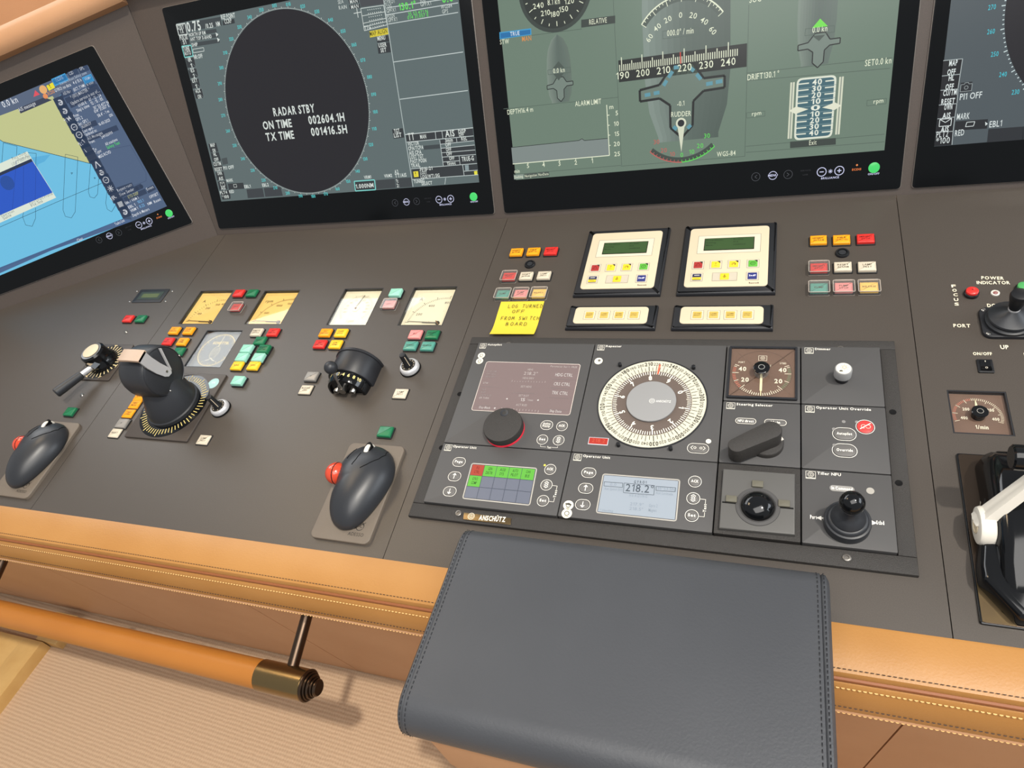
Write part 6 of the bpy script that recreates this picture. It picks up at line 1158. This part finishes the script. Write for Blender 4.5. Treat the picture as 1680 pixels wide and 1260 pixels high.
mb = MB(cx, cy, .001); mb.lathe([(.0335, KZ+.0012), (.0340, KZ+.0040), (.0335, KZ+.0048), (.0325, KZ+.0050), (0, KZ+.0050)], 64, *dc); hub = mb.build('hub', 'hub_gray', r, label='flat light gray hub disc')
s_ = MB(cx, cy, .001); emblem(s_, dc[0]+.0015, dc[1]-.0005, .0040, KZ+.0052, '#d8d8d4'); s_.text('ANSCHÜTZ', dc[0]+.0070, dc[1]-.0022, .0034, KZ+.0052, '#d8d8d4', .0200, 'l', bold=True); s_.build('hub_print', 'print', hub, smooth=False)
for p in ((-0.0514,0.1034), (0.0531,0.1019), (-0.0333,-0.0328), (0.0355,-0.0333)):
    mb = MB(cx, cy, .001); mb.lathe([(.0026, KZ), (.0026, KZ+.0060), (.0020, KZ+.0066), (0, KZ+.0066)], 16, *p); mb.build('dial_pin', 'black_plastic', r)
a, b = (-0.0753,-0.0345), (-0.0475,-0.0231); mb = MB(cx, cy, .001); mb.box(a[0], b[0]-.0005, a[1]+.001, b[1]+.001, KZ, KZ+.0006); mb.rect(a[0]+.0008, b[0]-.0013, a[1]+.0018, b[1]+.0002, KZ+.0008, '#e0402c'); mb.text('218.2', (a[0]+b[0])/2, a[1]+.0045, .0056, KZ+.0010, '#f06848', .018); mb.build('digital_readout', ['screen_light'], r, smooth=False, label='red digital readout window')
p = (0.0695,-0.0288); mkey(r, cx, cy, p, .0240, .0118, None, None); s_ = MB(cx, cy, .001); z = KZ+.0016
for s in (-1, 1): s_.path([(p[0]+s*.0062, p[1]+.0028), (p[0]+s*.0092, p[1]), (p[0]+s*.0062, p[1]-.0028)], .0007, z, '#ece8de'); s_.arc(p[0]+s*.0038, p[1], .0012, .0018, 0, 360, z, '#ece8de', 10)
s_.build('dimmer_symbols', 'print', r, smooth=False)
g.build('front_print', 'print', r, smooth=False)

# operator units
def op_unit(x0, x1, label, q, page, up_, dn_, ack, dimk, set_):
    r, cx, cy, g = module('operator_unit', label, x0, x1, AY0, AY1, 'control unit', title='Operator Unit'); r['group'] = 'operator units'
    g.outline(rquad(inset(q, -.0016), .003), .0016, KZ+.0003, '#a8a49c')
    mkey(r, cx, cy, page, .0165, .0118, 'Page'); mkey(r, cx, cy, up_, .0165, .0118, None, 'up'); mkey(r, cx, cy, dn_, .0165, .0118, None, 'down')
    mkey(r, cx, cy, ack, .0130, .0130, 'ACK'); mkey(r, cx, cy, dimk, .0130, .0130, None, 'dim'); mkey(r, cx, cy, set_, .0130, .0130, 'Set'); bracket(g, dimk, set_)
    return r, cx, cy, g
q = [(-0.2311,-0.1312), (-0.1375,-0.1311), (-0.1402,-0.0788), (-0.2333,-0.0794)]
r, cx, cy, g = op_unit(AX0, AX1, 'left operator unit with green and red status squares on its screen', q, (-0.2552,-0.0773), (-0.255,-0.1007), (-0.2548,-0.1245), (-0.1195,-0.0772), (-0.1196,-0.101), (-0.1192,-0.1244))
p = (-0.1286,-0.0714); mb = MB(cx, cy, .001); mb.disc(p[0], p[1], .0016, KZ+.0004, '#f0dc50', 12); mb.build('led', 'print', r, smooth=False, label='lit yellow lamp')
mb = MB(cx, cy, .001); mb.prism(q, KZ, KZ+.0004); mb.build('lcd', 'lcd_gray', r, smooth=False)
s_ = MB(cx, cy, .001); z = KZ+.0006
def cell(i, j): return [lerp2(lerp2(q[3], q[2], u/5), lerp2(q[0], q[1], u/5), v/3.0) for u, v in ((i, j+1), (i+1, j+1), (i+1, j), (i, j))]
for i, j, t in ((0, 0, 'FU|CTRL'), (1, 0, 'GEN|DISTR'), (2, 0, 'ASSI|SYS'), (3, 0, 'AUTO|PILOT'), (4, 0, 'CAN|BUS'), (0, 1, 'GYRO|COMP')):
    c_ = cell(i, j); s_.poly(inset(c_, .0003), z, '#d05038' if (i, j) == (0, 0) else '#78d84a'); m_ = mean(c_)
    for k, u in enumerate(t.split('|')): s_.text(u, m_[0], m_[1]+.0014-.0064*k, .0044, z+.0002, '#24401c' if i or j else '#7c2014', .0020*len(u))
for i in range(1, 5): s_.line(lerp2(q[3], q[2], i/5), lerp2(q[0], q[1], i/5), .0005, z+.0001, '#4c5460')
for j in (1, 2): s_.line(lerp2(q[3], q[0], j/3), lerp2(q[2], q[1], j/3), .0005, z+.0001, '#4c5460')
s_.build('lcd_squares', 'screen_light', r, smooth=False); g.build('front_print', 'print', r, smooth=False)
q = [(-0.0449,-0.1316), (0.0506,-0.1319), (0.0496,-0.0785), (-0.0451,-0.079)]
r, cx, cy, g = op_unit(AX1, AX2, 'right operator unit with a pale screen reading 218.2 degrees', q, (-0.0662,-0.0773), (-0.0661,-0.1006), (-0.0657,-0.1242), (0.0697,-0.0774), (0.0697,-0.1009), (0.0699,-0.1242))
sticker(g, (-0.0842,-0.1271), .0068); sticker(g, (-0.084,-0.1387), .0068); p = (-0.0843,-0.1264); g.line((p[0]-.004, p[1]+.001), (p[0]+.004, p[1]), .002, KZ+.0007, '#3a3832')
mb = MB(cx, cy, .001); mb.prism(q, KZ, KZ+.0004); mb.build('lcd', 'lcd_blue', r, smooth=False)
s_ = MB(cx, cy, .001); z = KZ+.0006; ik = '#3c4650'; lt = '#7c8894'
for t, a, b, h, c, bo in (('218.2°', (-0.0145,-0.0995), (0.0207,-0.0989), .0105, ik, False), ('G Y R O 1', (-0.0051,-0.087), (0.0107,-0.0864), .0038, ik, True), ('H E A D I N G', (-0.0084,-0.1066), (0.0139,-0.1062), .0040, lt, False), ('217.9°', (-0.0058,-0.1187), (0.011,-0.1184), .0042, lt, False), ('Gyro 2', (0.0177,-0.1183), (0.0281,-0.118), .0042, lt, False), ('218.5°', (-0.0058,-0.1251), (0.0112,-0.1247), .0042, lt, False), ('Magnet', (0.0179,-0.1245), (0.0277,-0.1243), .0042, lt, False), ('Aut Speed (kn)', (-0.0416,-0.1002), (-0.018,-0.0996), .0036, lt, False), ('0.0', (-0.0352,-0.0935), (-0.0271,-0.0933), .0040, lt, False), ('35°53.5N', (0.0252,-0.0934), (0.0467,-0.0932), .0040, lt, False), ('Aut Latitude', (0.0239,-0.0997), (0.0449,-0.0996), .0036, lt, False), ('* Heading', (-0.0422,-0.1307), (-0.0256,-0.1303), .0030, lt, False)): s_.span(t, a, b, h, z, c, bo)
for qq in ([(-0.0165,-0.102), (0.0218,-0.1014), (0.0212,-0.088), (-0.0176,-0.0882)], [(-0.0428,-0.0949), (-0.0187,-0.0947), (-0.0194,-0.0884), (-0.0435,-0.0889)], [(0.0238,-0.0948), (0.0474,-0.0942), (0.0473,-0.0885), (0.0233,-0.0889)]): s_.outline(qq, .0006, z, ik)
s_.build('lcd_text', 'print', r, smooth=False); g.build('front_print', 'print', r, smooth=False)

# rudder indicator, dimmer, selector, override, trackball, tiller
r, cx, cy, g = module('rudder_indicator', 'square rudder angle indicator with brown face and pointer at zero', AX2, AX3, AY2, AY3, 'gauge', logo=False)
o_ = rrect(cx, cy, .0880, .0890, .002); i_ = inset(o_, .003)
mb = MB(cx, cy, .001); mb.rings([[(x, y, KZ) for x, y in o_], [(x, y, KZ+.0035) for x, y in o_], [(x, y, KZ+.0035) for x, y in i_], [(x, y, KZ+.0008) for x, y in i_]], False, False); mb.build('rim', 'black_satin', r)
mb = MB(cx, cy, .001); mb.poly(i_, KZ+.0008); mb.build('dial_face', 'dial_brown', r, smooth=False)
mb = MB(cx, cy, .001); mb.prism(inset(o_, .0031), KZ+.0026, KZ+.0031); mb.build('glass', 'pane', r, smooth=False)
s_ = MB(cx, cy, .001); z = KZ+.0011; px_, py_ = cx-.001, cy-.001; cr = '#ece4d0'
s_.outline(circle(px_, py_, .0385, 48), .0004, z, '#4c3c34')
for k in range(-50, 51, 2):
    a = math.radians(-90+k*2.25); L = .0085 if k % 20 == 0 else (.0062 if k % 10 == 0 else .0042); s_.line((px_+.0375*math.cos(a), py_+.0375*math.sin(a)), (px_+(.0375-L)*math.cos(a), py_+(.0375-L)*math.sin(a)), .0008, z, '#d0705c' if -48 < k < -18 and k % 10 else ('#708c6c' if 18 < k < 48 and k % 10 else cr))
for t, u, v in (('40', -.0245, .0035), ('20', -.0205, -.0150), ('40', .0265, .0030), ('20', .0215, -.0160)): s_.text(t, px_+u, py_+v, .0068, z, cr, .0098, bold=True)
s_.text('PORT', px_-.026, py_+.0170, .0028, z, cr, .0080); s_.text('STBD', px_+.027, py_+.0165, .0028, z, cr, .0080); s_.text('DEGREE', px_+.001, py_+.0165, .0026, z, cr, .010); s_.text('RUDDER ANGLE', px_+.001, py_+.0120, .0028, z, cr, .022); s_.outline(rrect(px_+.001, py_+.0262, .0105, .0085), .0005, z, cr); emblem(s_, px_+.001, py_+.0266, .0030, z, cr)
s_.build('scale', 'print', r, smooth=False)
mb = MB(cx, cy, .001); mb.rect(px_-.0015, px_+.0015, py_-.030, py_, KZ+.0016, '#ece0b8'); mb.rect(px_-.0006, px_+.0006, py_-.038, py_-.028, KZ+.0016, '#ece0b8'); mb.build('pointer', 'print', r, smooth=False)
mb = MB(cx, cy, .001); mb.lathe([(.0090, KZ+.0010), (.0088, KZ+.0120), (0, KZ+.0120)], 32, px_, py_); mb.build('hub_glass', 'clear_cover', r); mb = MB(cx, cy, .001); mb.lathe([(.0098, KZ+.0120), (.0104, KZ+.0128), (.0104, KZ+.0140), (.0092, KZ+.0148), (0, KZ+.0148)], 32, px_, py_); mb.build('hub_knob', 'gloss_black', r); mb = MB(cx, cy, .001); mb.arc(px_, py_-.000, .0034, .0042, 0, 360, KZ+.0150, '#8c8c88', 20); mb.build('hub_mark', 'print', r, smooth=False)
g = None

r, cx, cy, g = module('dimmer_unit', 'gray dimmer unit with a small white capped knob', AX3, AX4, AY2, AY3, 'dimmer', title='Dimmer')
p = (0.2403,0.0906); mb = MB(cx, cy, .001); mb.lathe([(.0080, KZ), (.0080, KZ+.0130), (0, KZ+.0130)], 32, *p); mb.build('knob_base', 'black_plastic', r)
mb = MB(cx, cy, .001); mb.lathe([(.0104, KZ+.0090), (.0104, KZ+.0210), (.0096, KZ+.0222), (0, KZ+.0222)], 36, *p); mb.build('knob_cap', 'hub_gray', r, label='pale gray knob cap')
mb = MB(cx, cy, .001); mb.disc(p[0], p[1], .0088, KZ+.0224, '#dcd6c4', 28); mb.arc(p[0]+.001, p[1]+.002, .0018, .0026, 0, 360, KZ+.0226, '#a89c84', 12)
for k in range(8): a = PI*k/4; mb.line((p[0]+.001+.0034*math.cos(a), p[1]+.002+.0034*math.sin(a)), (p[0]+.001+.0048*math.cos(a), p[1]+.002+.0048*math.sin(a)), .0007, KZ+.0226, '#a89c84')
mb.arc(p[0]-.003, p[1]-.005, 0, .0022, 0, 180, KZ+.0226, '#3a362c'); mb.build('cap_print', 'print', r, smooth=False); g.build('front_print', 'print', r, smooth=False)

r, cx, cy, g = module('steering_selector', 'gray steering selector unit with a large black lever knob turned to the left', AX2, AX3, AY1, AY2, 'selector', title='Steering Selector')
for p, t, w_ in (((0.1257,0.0171), 'NFU direct', .0250), ((0.1615,0.0172), 'Main', .0260)):
    mb = MB(cx, cy, .001); mb.prism(rrect(p[0], p[1], w_, .0085, .0042, 5), KZ, KZ+.0006, .0002); k = mb.build('label_plate', 'key_gray', r)
    s_ = MB(cx, cy, .001); s_.outline(rrect(p[0], p[1], w_, .0085, .0042, 5), .0006, KZ+.0008, '#e0dcd0'); s_.text(t, p[0], p[1]-.0017, .0036, KZ+.0009, '#f0ece2', w_*.78 if len(t) > 5 else .011, bold=True); s_.build('label_print', 'print', k, smooth=False)
p = (0.1513,-0.0161); mb = MB(cx, cy, .001); mb.lathe([(.0205, KZ), (.0205, KZ+.0060), (.0195, KZ+.0075), (.0180, KZ+.0080), (0, KZ+.0080)], 48, *p); mb.build('knob_disc', 'frame_grain', r)
SM = T((p[0], p[1], 0)) @ rotz(213)
lev = []
for i in range(13): a = math.radians(-90+180*i/12); lev.append((.040+.0105*math.cos(a), .0105*math.sin(a)))
for i in range(13): a = math.radians(90+180*i/12); lev.append((-.006+.0125*math.cos(a), .0125*math.sin(a)))
mb = MB(cx, cy, .001); mb.rings([[(x, y, z) for x, y in (inset(lev, d) if d else lev)] for z, d in ((KZ+.0060, 0), (KZ+.0285, 0), (KZ+.0297, .0006), (KZ+.0300, .0014))], M=SM); mb.build('lever_knob', 'frame_grain', r)
mb = MB(cx, cy, .001); mb.rings([[(-.0185, y-.0025, z), (-.0125, y-.0025, z), (-.0125, y+.0025, z), (-.0185, y+.0025, z)] for y, z in ((.006, KZ+.008), (.006, KZ+.0095))], M=SM); mb.build('pointer_mark', 'white_metal', r)
g.build('front_print', 'print', r, smooth=False)

r, cx, cy, g = module('override_unit', 'gray operator unit override panel with a round red key', AX3, AX4, AY1, AY2, 'control unit', title='Operator Unit Override')
mkey(r, cx, cy, (0.2403,0.0054), .0235, .0158, 'Autopilot'); mkey(r, cx, cy, (0.2398,-0.0183), .0245, .0162, 'Override'); mat('key_red', '#cf3a38', .4, emit=('#cf3a38', .25)); p = (0.2638,0.0175); mkey(r, cx, cy, p, .0178, .0178, None, None, 'key_red')
s_ = MB(cx, cy, .001); s_.line((p[0]-.006, p[1]-.004), (p[0]+.006, p[1]+.005), .0012, KZ+.0016, '#f4d8d0'); s_.arc(p[0]-.002, p[1], .0022, .0030, 40, 300, KZ+.0015, '#f0b0a0', 12); s_.arc(p[0]+.003, p[1], .0022, .0030, 200, 480, KZ+.0015, '#f0b0a0', 12); s_.build('mute_symbol', 'print', r, smooth=False)
for p in ((0.2403,0.0238), (0.2289,0.0121), (0.2288,-0.0115), (0.2549,0.0242)): mb = MB(cx, cy, .001); mb.disc(p[0], p[1], .0022, KZ+.0004, '#7c7a78', 14); mb.build('led', 'print', r, smooth=False)
g.build('front_print', 'print', r, smooth=False)

r, cx, cy, g = module('trackball_unit', 'square gray trackball unit with black ball and three small keys', AX2, AX3, AY0, AY1, 'trackball', m='frame_grain', logo=False)
mb = MB(cx, cy, .001); mb.prism([(0.1024,-0.1391), (0.1847,-0.1377), (0.1845,-0.0586), (0.1025,-0.0589)], KZ, KZ+.0060, .0016); mb.build('raised_plate', 'module_light', r)
ZT = KZ+.006; p = (0.144,-0.1069)
mb = MB(cx, cy, .001); mb.lathe([(.0250, ZT), (.0244, ZT+.0008), (.0208, ZT+.0012), (.0200, ZT+.0020), (.0188, ZT+.0010), (.0188, ZT)], 48, *p, ); mb.build('ball_ring', 'module_gray', r)
mb = MB(cx, cy, .001); mb.lathe([(.0187*math.cos(math.radians(a)), ZT+.0005+.0125*math.sin(math.radians(a))) for a in range(0, 91, 6)], 48, *p); mb.build('ball', 'gloss_black', r, label='glossy black ball')
for p in ((0.1431,-0.0777), (0.1143,-0.1008), (0.1727,-0.1006)):
    mb = MB(cx, cy, .001); mb.box(p[0]-.0064, p[0]+.0064, p[1]-.0042, p[1]+.0042, ZT, ZT+.0030, .0006, .0008); mb.build('key', 'key_olive', r) if 'key_olive' in MATS else (mat('key_olive', '#5f5c50', .5), mb.build('key', 'key_olive', r))
for p in ((0.1146,-0.1053), (0.1725,-0.1053)):
    mb = MB(cx, cy, .001); mb.box(p[0]-.0105, p[0]+.0105, p[1]-.0008, p[1]+.0008, ZT, ZT+.0006); mb.build('groove', 'rubber', r)

r, cx, cy, g = module('tiller_unit', 'gray tiller unit with a glossy black ball joystick', AX3, AX4, AY0, AY1, 'joystick', title='Tiller NFU')
p = (0.2362,-0.0708); g.poly(rrect(p[0]-.001, p[1], .026, .0078, .0038, 5), KZ+.0003, '#8c8a86'); g.text('In Command', p[0]-.001, p[1]-.0017, .0038, KZ+.0005, '#f0ece4', .022, bold=True)
p = (0.2646,-0.0705); g.disc(p[0], p[1], .0042, KZ+.0003, '#a09c94', 20)
a, b = (0.201,-0.113), (0.2081,-0.1128); g.span('Port', a, b, .0046, KZ+.0003, '#f0ece4', True); a, b = (0.2684,-0.1122), (0.2762,-0.1119); g.span('Stbd', a, b, .0046, KZ+.0003, '#f0ece4', True)
for a, b in (((0.2173,-0.1108), (0.2092,-0.1111)), ((0.2595,-0.111), (0.2673,-0.1107))):
    g.line(a, b, .0013, KZ+.0003, '#f0ece4'); s = 1 if b[0] > a[0] else -1; g.poly([(b[0]+s*.002, b[1]), (b[0]-s*.0035, b[1]+.0028), (b[0]-s*.0035, b[1]-.0028)], KZ+.0004, '#f0ece4')
p = (0.2384,-0.1154)
mb = MB(cx, cy, .001); mb.lathe([(.0242, KZ), (.0242, KZ+.0100), (.0235, KZ+.0115), (.0215, KZ+.0120), (.0205, KZ+.0150), (.0190, KZ+.0162), (.0178, KZ+.0165), (.0170, KZ+.0195), (.0120, KZ+.0240), (.0072, KZ+.0310), (.0062, KZ+.0380), (0, KZ+.0380)], 48, *p); mb.build('boot', 'soft_black', r)
mb = MB(cx, cy, .001); mb.lathe([(.0066, KZ+.0340), (.0076, KZ+.0370), (.0066, KZ+.0395)], 24, *p); mb.build('collar', 'module_gray', r)
mb = MB(cx, cy, .001); mb.ball((p[0]+.0005, p[1]+.002, KZ+.0480), .0130, 36, 20); mb.build('ball_grip', 'gloss_black', r, label='glossy black ball grip')
g.build('front_print', 'print', r, smooth=False)

# ================================================================== right desk board: searchlight controls, tachometer, throttle
lt = MB(); wh_ = '#e6dcc2'; z = .0003
for t, a, b, h, bo in (('POWER', (0.4197,0.2775), (0.4453,0.2756), .0056, True), ('INDICATOR', (0.4133,0.2683), (0.451,0.267), .0056, True), ('PORT', (0.3774,0.1898), (0.3963,0.1894), .0056, True), ('UP', (0.4242,0.1533), (0.4331,0.1534), .0062, True), ('ON/OFF', (0.3935,0.1426), (0.4138,0.1428), .0046, True), ('DOWN', (0.4197,0.2254), (0.4422,0.2251), .0058, True)): lt.span(t, a, b, h, z, wh_, bo)
for t, p in (('F', (0.3858,0.2628)), ('O', (0.386,0.2545)), ('C', (0.3862,0.2461)), ('U', (0.3859,0.237)), ('S', (0.3856,0.2287))): lt.text(t, p[0], p[1], .0050, z, wh_, .0052, bold=True)
a = (0.4471,0.1421); lt.text('LIGHT', a[0], a[1], .0050, z, wh_, None, 'l', bold=True)
o = lt.build('desk_lettering', 'print', console, smooth=False)
p = (0.4042,0.2487); r = thing('round_button', 'red round push button with black rim beside the word FOCUS', 'button', *p)
mb = MB(); mb.lathe([(.0088, 0), (.0088, .0040), (.0078, .0052), (0, .0052)], 28); mb.build('bezel', 'black_plastic', r); mb = MB(); mb.lathe([(.0074, .0050), (.0072, .0080), (.0062, .0088), (0, .0090)], 28); mb.build('cap', 'cap_red', r); mb = MB(); mb.disc(0, .001, .0012, .0092, '#7a1410', 10); mb.build('dot', 'print', r, smooth=False)
p = (0.4318,0.2505); r = thing('indicator_light', 'small unlit red indicator light in a pale ring under POWER INDICATOR', 'light', *p)
mb = MB(); mb.lathe([(.0052, 0), (.0050, .0014), (.0036, .0018), (.0034, .0010), (0, .0010)], 24); mb.build('ring', 'white_metal', r); mb = MB(); mb.ball((0, 0, .0008), .0030, 16, 8, sz=.6); mb.build('lens', 'red_lens', r) if 'red_lens' in MATS else (mat('red_lens', '#8a5a58', .2), mb.build('lens', 'red_lens', r))
p = (0.463,0.2564); r = thing('round_button', 'green round push button behind the joystick knob at the right edge', 'button', *p)
mb = MB(); mb.lathe([(.0088, 0), (.0088, .0040), (.0078, .0052), (0, .0052)], 28); mb.build('bezel', 'black_plastic', r); mb = MB(); mb.lathe([(.0074, .0050), (.0072, .0080), (.0062, .0088), (0, .0090)], 28); mb.build('cap', 'cap_lightgreen', r) if 'cap_lightgreen' in MATS else (mat('cap_lightgreen', '#4fa05c', .3), mb.build('cap', 'cap_lightgreen', r))
jx, jy = .4375, .1955; r = thing('searchlight_joystick', 'black cone joystick on a square flange between PORT and UP', 'joystick', jx, jy)
mb = MB(); mb.prism(rrect(0, 0, .0600, .0520, .010, 5), 0, .0050, .0014); mb.build('flange', 'black_satin', r)
for sx in (-1, 1):
    for sy in (-1, 1): screw(r, sx*.0245, sy*.0205, .0050, .0028)
mb = MB(); mb.lathe([(.0255, .0050), (.0265, .0070), (.0265, .0090), (.0235, .0105), (.0235, .0125), (.0252, .0145), (.0245, .0165), (.0060, .0270), (.0052, .0285), (0, .0285)], 48); mb.build('boot', 'soft_black', r)
mb = MB(); mb.lathe([(.0062, .0270), (.0066, .0284), (.0062, .0298)], 24); mb.build('collar', 'silver', r)
mb = MB(); mb.lathe([(.0058, .0290), (.0064, .0320), (.0105, .0500), (.0108, .0530), (.0098, .0555), (.0060, .0566), (0, .0568)], 32); mb.build('grip', 'black_plastic', r)
p = (0.4038,0.1242); r = thing('rocker_switch', 'small black rocker switch under the word ON/OFF', 'switch', *p)
mb = MB(); mb.box(-.0085, .0085, -.0105, .0105, 0, .0022, .0008, .0012); mb.build('frame', 'black_plastic', r)
mb = MB(); mb.rings([[(x, -.0078, .002), (x, -.0078, .0046), (x, 0, .0026), (x, .0078, .0034), (x, .0078, .002)] for x in (-.0055, .0055)]); mb.build('rocker', 'gloss_black', r); mb = MB(); mb.text('O', 0, -.0062, .0026, .0046, '#e0d8c8', M=None); mb.line((0, .0045), (0, .0068), .0007, .0040, '#e0d8c8'); mb.build('rocker_marks', 'print', r, smooth=False)
# tachometer
root, cx, cy = meter('panel_meter', 'square brown tachometer marked 1/min on the right desk board', TACHO, 'dial_brown', -.0055)
s_ = MB(cx, cy); z = -.0052; px_, py_ = cx-.001, cy-.002
for k in range(49):
    d = 200-220*k/48; a = math.radians(d); L = .0055 if k % 6 == 0 else .0032; s_.line((px_+.0262*math.cos(a), py_+.0262*math.sin(a)), (px_+(.0262-L)*math.cos(a), py_+(.0262-L)*math.sin(a)), .0006, z, '#d0806c' if k < 22 and k % 6 else '#e4dac4')
for t, u, v in (('200', -.0112, .0075), ('400', -.0145, -.0055), ('200', .0140, .0075), ('400', .0175, -.0055)): s_.text(t, px_+u, py_+v, .0040, z, '#ece4d0', .0072, bold=True)
s_.text('1/min', px_+.002, py_-.0185, .0052, z, '#ece4d0', .0130, bold=True); s_.build('scale', 'print', root, smooth=False)
mb = MB(cx, cy); mb.poly([(px_-.0022, py_+.006), (px_+.0022, py_+.006), (px_+.0010, py_+.018), (px_-.0002, py_+.0255)], -.0044, '#ece0b8'); mb.build('pointer', 'print', root, smooth=False)
mb = MB(cx, cy); mb.lathe([(.0074, -.0050), (.0074, .0030), (.0085, .0040), (.0088, .0048), (.0080, .0056), (0, .0056)], 28, px_, py_); mb.build('hub_knob', 'gloss_black', root); mb = MB(cx, cy); mb.arc(px_, py_, .0030, .0036, 0, 360, .0058, '#8c8880', 16); mb.build('hub_mark', 'print', root, smooth=False)
# throttle
r = thing('throttle_lever', 'black engine throttle with a white lever on a dark plate at the right edge', 'lever', .45, -.107)
ox, oy = .45, -.107
mb = MB(ox, oy); mb.prism(rquad([(.3555, -.2065), (.545, -.2065), (.545, -.0075), (.3575, -.0075)], .003), 0, .0030, .0006); mb.build('edge_frame', 'gloss_black', r)
mb = MB(ox, oy); mb.prism(rquad([(.3572, -.2050), (.5435, -.2050), (.5435, -.0090), (.3590, -.0090)], .003), .0030, .0038, .0003); mb.build('base_plate', 'dark_plate', r)
body = [(-.199, .0038), (-.1995, .006), (-.190, .020), (-.160, .036), (-.110, .050), (-.070, .054), (-.035, .046), (-.018, .026), (-.014, .0038)]
mb = MB(ox, oy); mb.rings([[(x, -.108+(y+.108)*s, .0038+(z-.0038)*s2) for y, z in body] for x, s, s2 in ((.3730, .86, .55), (.3750, .92, .80), (.3790, .97, .92), (.3850, 1, 1), (.5350, 1, 1))]); mb.prism(rquad([(.3578, -.168), (.384, -.2040), (.535, -.2040), (.535, -.012), (.390, -.012), (.3690, -.085), (.3580, -.150)], .004), .0038, .0260, .009); mb.build('body', 'gloss_black', r)
mb = MB(ox, oy)
for s in (.80, .62):
    pts = [(.3742+(.0 if s > .7 else .011), -.108+(y+.108)*s, .0048+(z-.0038)*(s if s > .7 else 1.06)) for y, z in body[1:-1]]
mb.path([(.3800, -.035), (.3720, -.075)], .0006, .0040, '#b8b0a0'); mb.path([(.3690, -.130), (.3690, -.140), (.3800, -.185), (.40, -.186)], .0006, .0040, '#b8b0a0'); mb.build('plate_lines', 'print', r, smooth=False)
mb = MB(ox, oy); mb.prism([(.3574, -.2046), (.3860, -.2046), (.3574, -.1640)], .0038, .0042); mb.build('leather_reflection', 'brass_dull', r, label='painted tan leather reflection on the plate corner')  # added piece standing in for tan leather reflected in the dark plate
hubc = Vector((.3635, -.1085, .0230))
HM = T(hubc) @ Matrix.Rotation(PI/2, 4, 'Y')
mb = MB(ox, oy); mb.rings([[(hubc.x+dx, hubc.y+.0215*sc*math.cos(2*PI*i/32), hubc.z+.0175*sc*math.sin(2*PI*i/32)) for i in range(32)] for dx, sc in ((-.0040, .80), (-.0030, .93), (0, 1), (.0095, 1), (.0105, .95))]); mb.build('lever_hub', 'white_metal', r)
mb = MB(ox, oy); mb.rings([[(hubc.x-.0040-dx, hubc.y+.009*sc*math.cos(2*PI*i/24), hubc.z+.0085*sc*math.sin(2*PI*i/24)) for i in range(24)] for dx, sc in ((-.001, 1), (.0008, .95), (.0010, .80), (.0002, .70))]); mb.build('hub_cap', 'cream_plate', r)
armp = [((.3600, -.1050, .0280), .0105), ((.3780, -.0930, .0500), .0098), ((.3960, -.0812, .0730), .0090), ((.4140, -.0700, .0955), .0085)]
rs = []
for (c, h) in armp:
    c = Vector(c); d = Vector((.0, .42, .9)).normalized(); s = Vector((0, d.z, -d.y)); rs.append([tuple(c+s*u*h+Vector((1, 0, 0))*v) for u, v in ((-1, -.0030), (-.30, -.0042), (-.12, -.0034), (.12, -.0042), (1, -.0030), (1, .0085), (-1, .0085))])
mb = MB(ox, oy); mb.rings([q_[::-1] for q_ in rs]); mb.build('lever_arm', 'white_metal', r, label='off-white lever arm')
mb = MB(ox, oy); mb.lathe([(0, 0), (.0110, 0), (.0128, .0015), (.0130, .0040), (.0130, .1400), (0, .1400)], 32, M=T((.3765, -.0700, .1000)) @ Matrix.Rotation(PI/2, 4, 'Y')); mb.build('grip', 'gloss_black', r, label='glossy black cylindrical grip')
mb = MB(ox, oy); mb.ball((.3790, -.109, .0345), .0015, 10, 6); mb.build('red_lamp', 'cap_red', r)
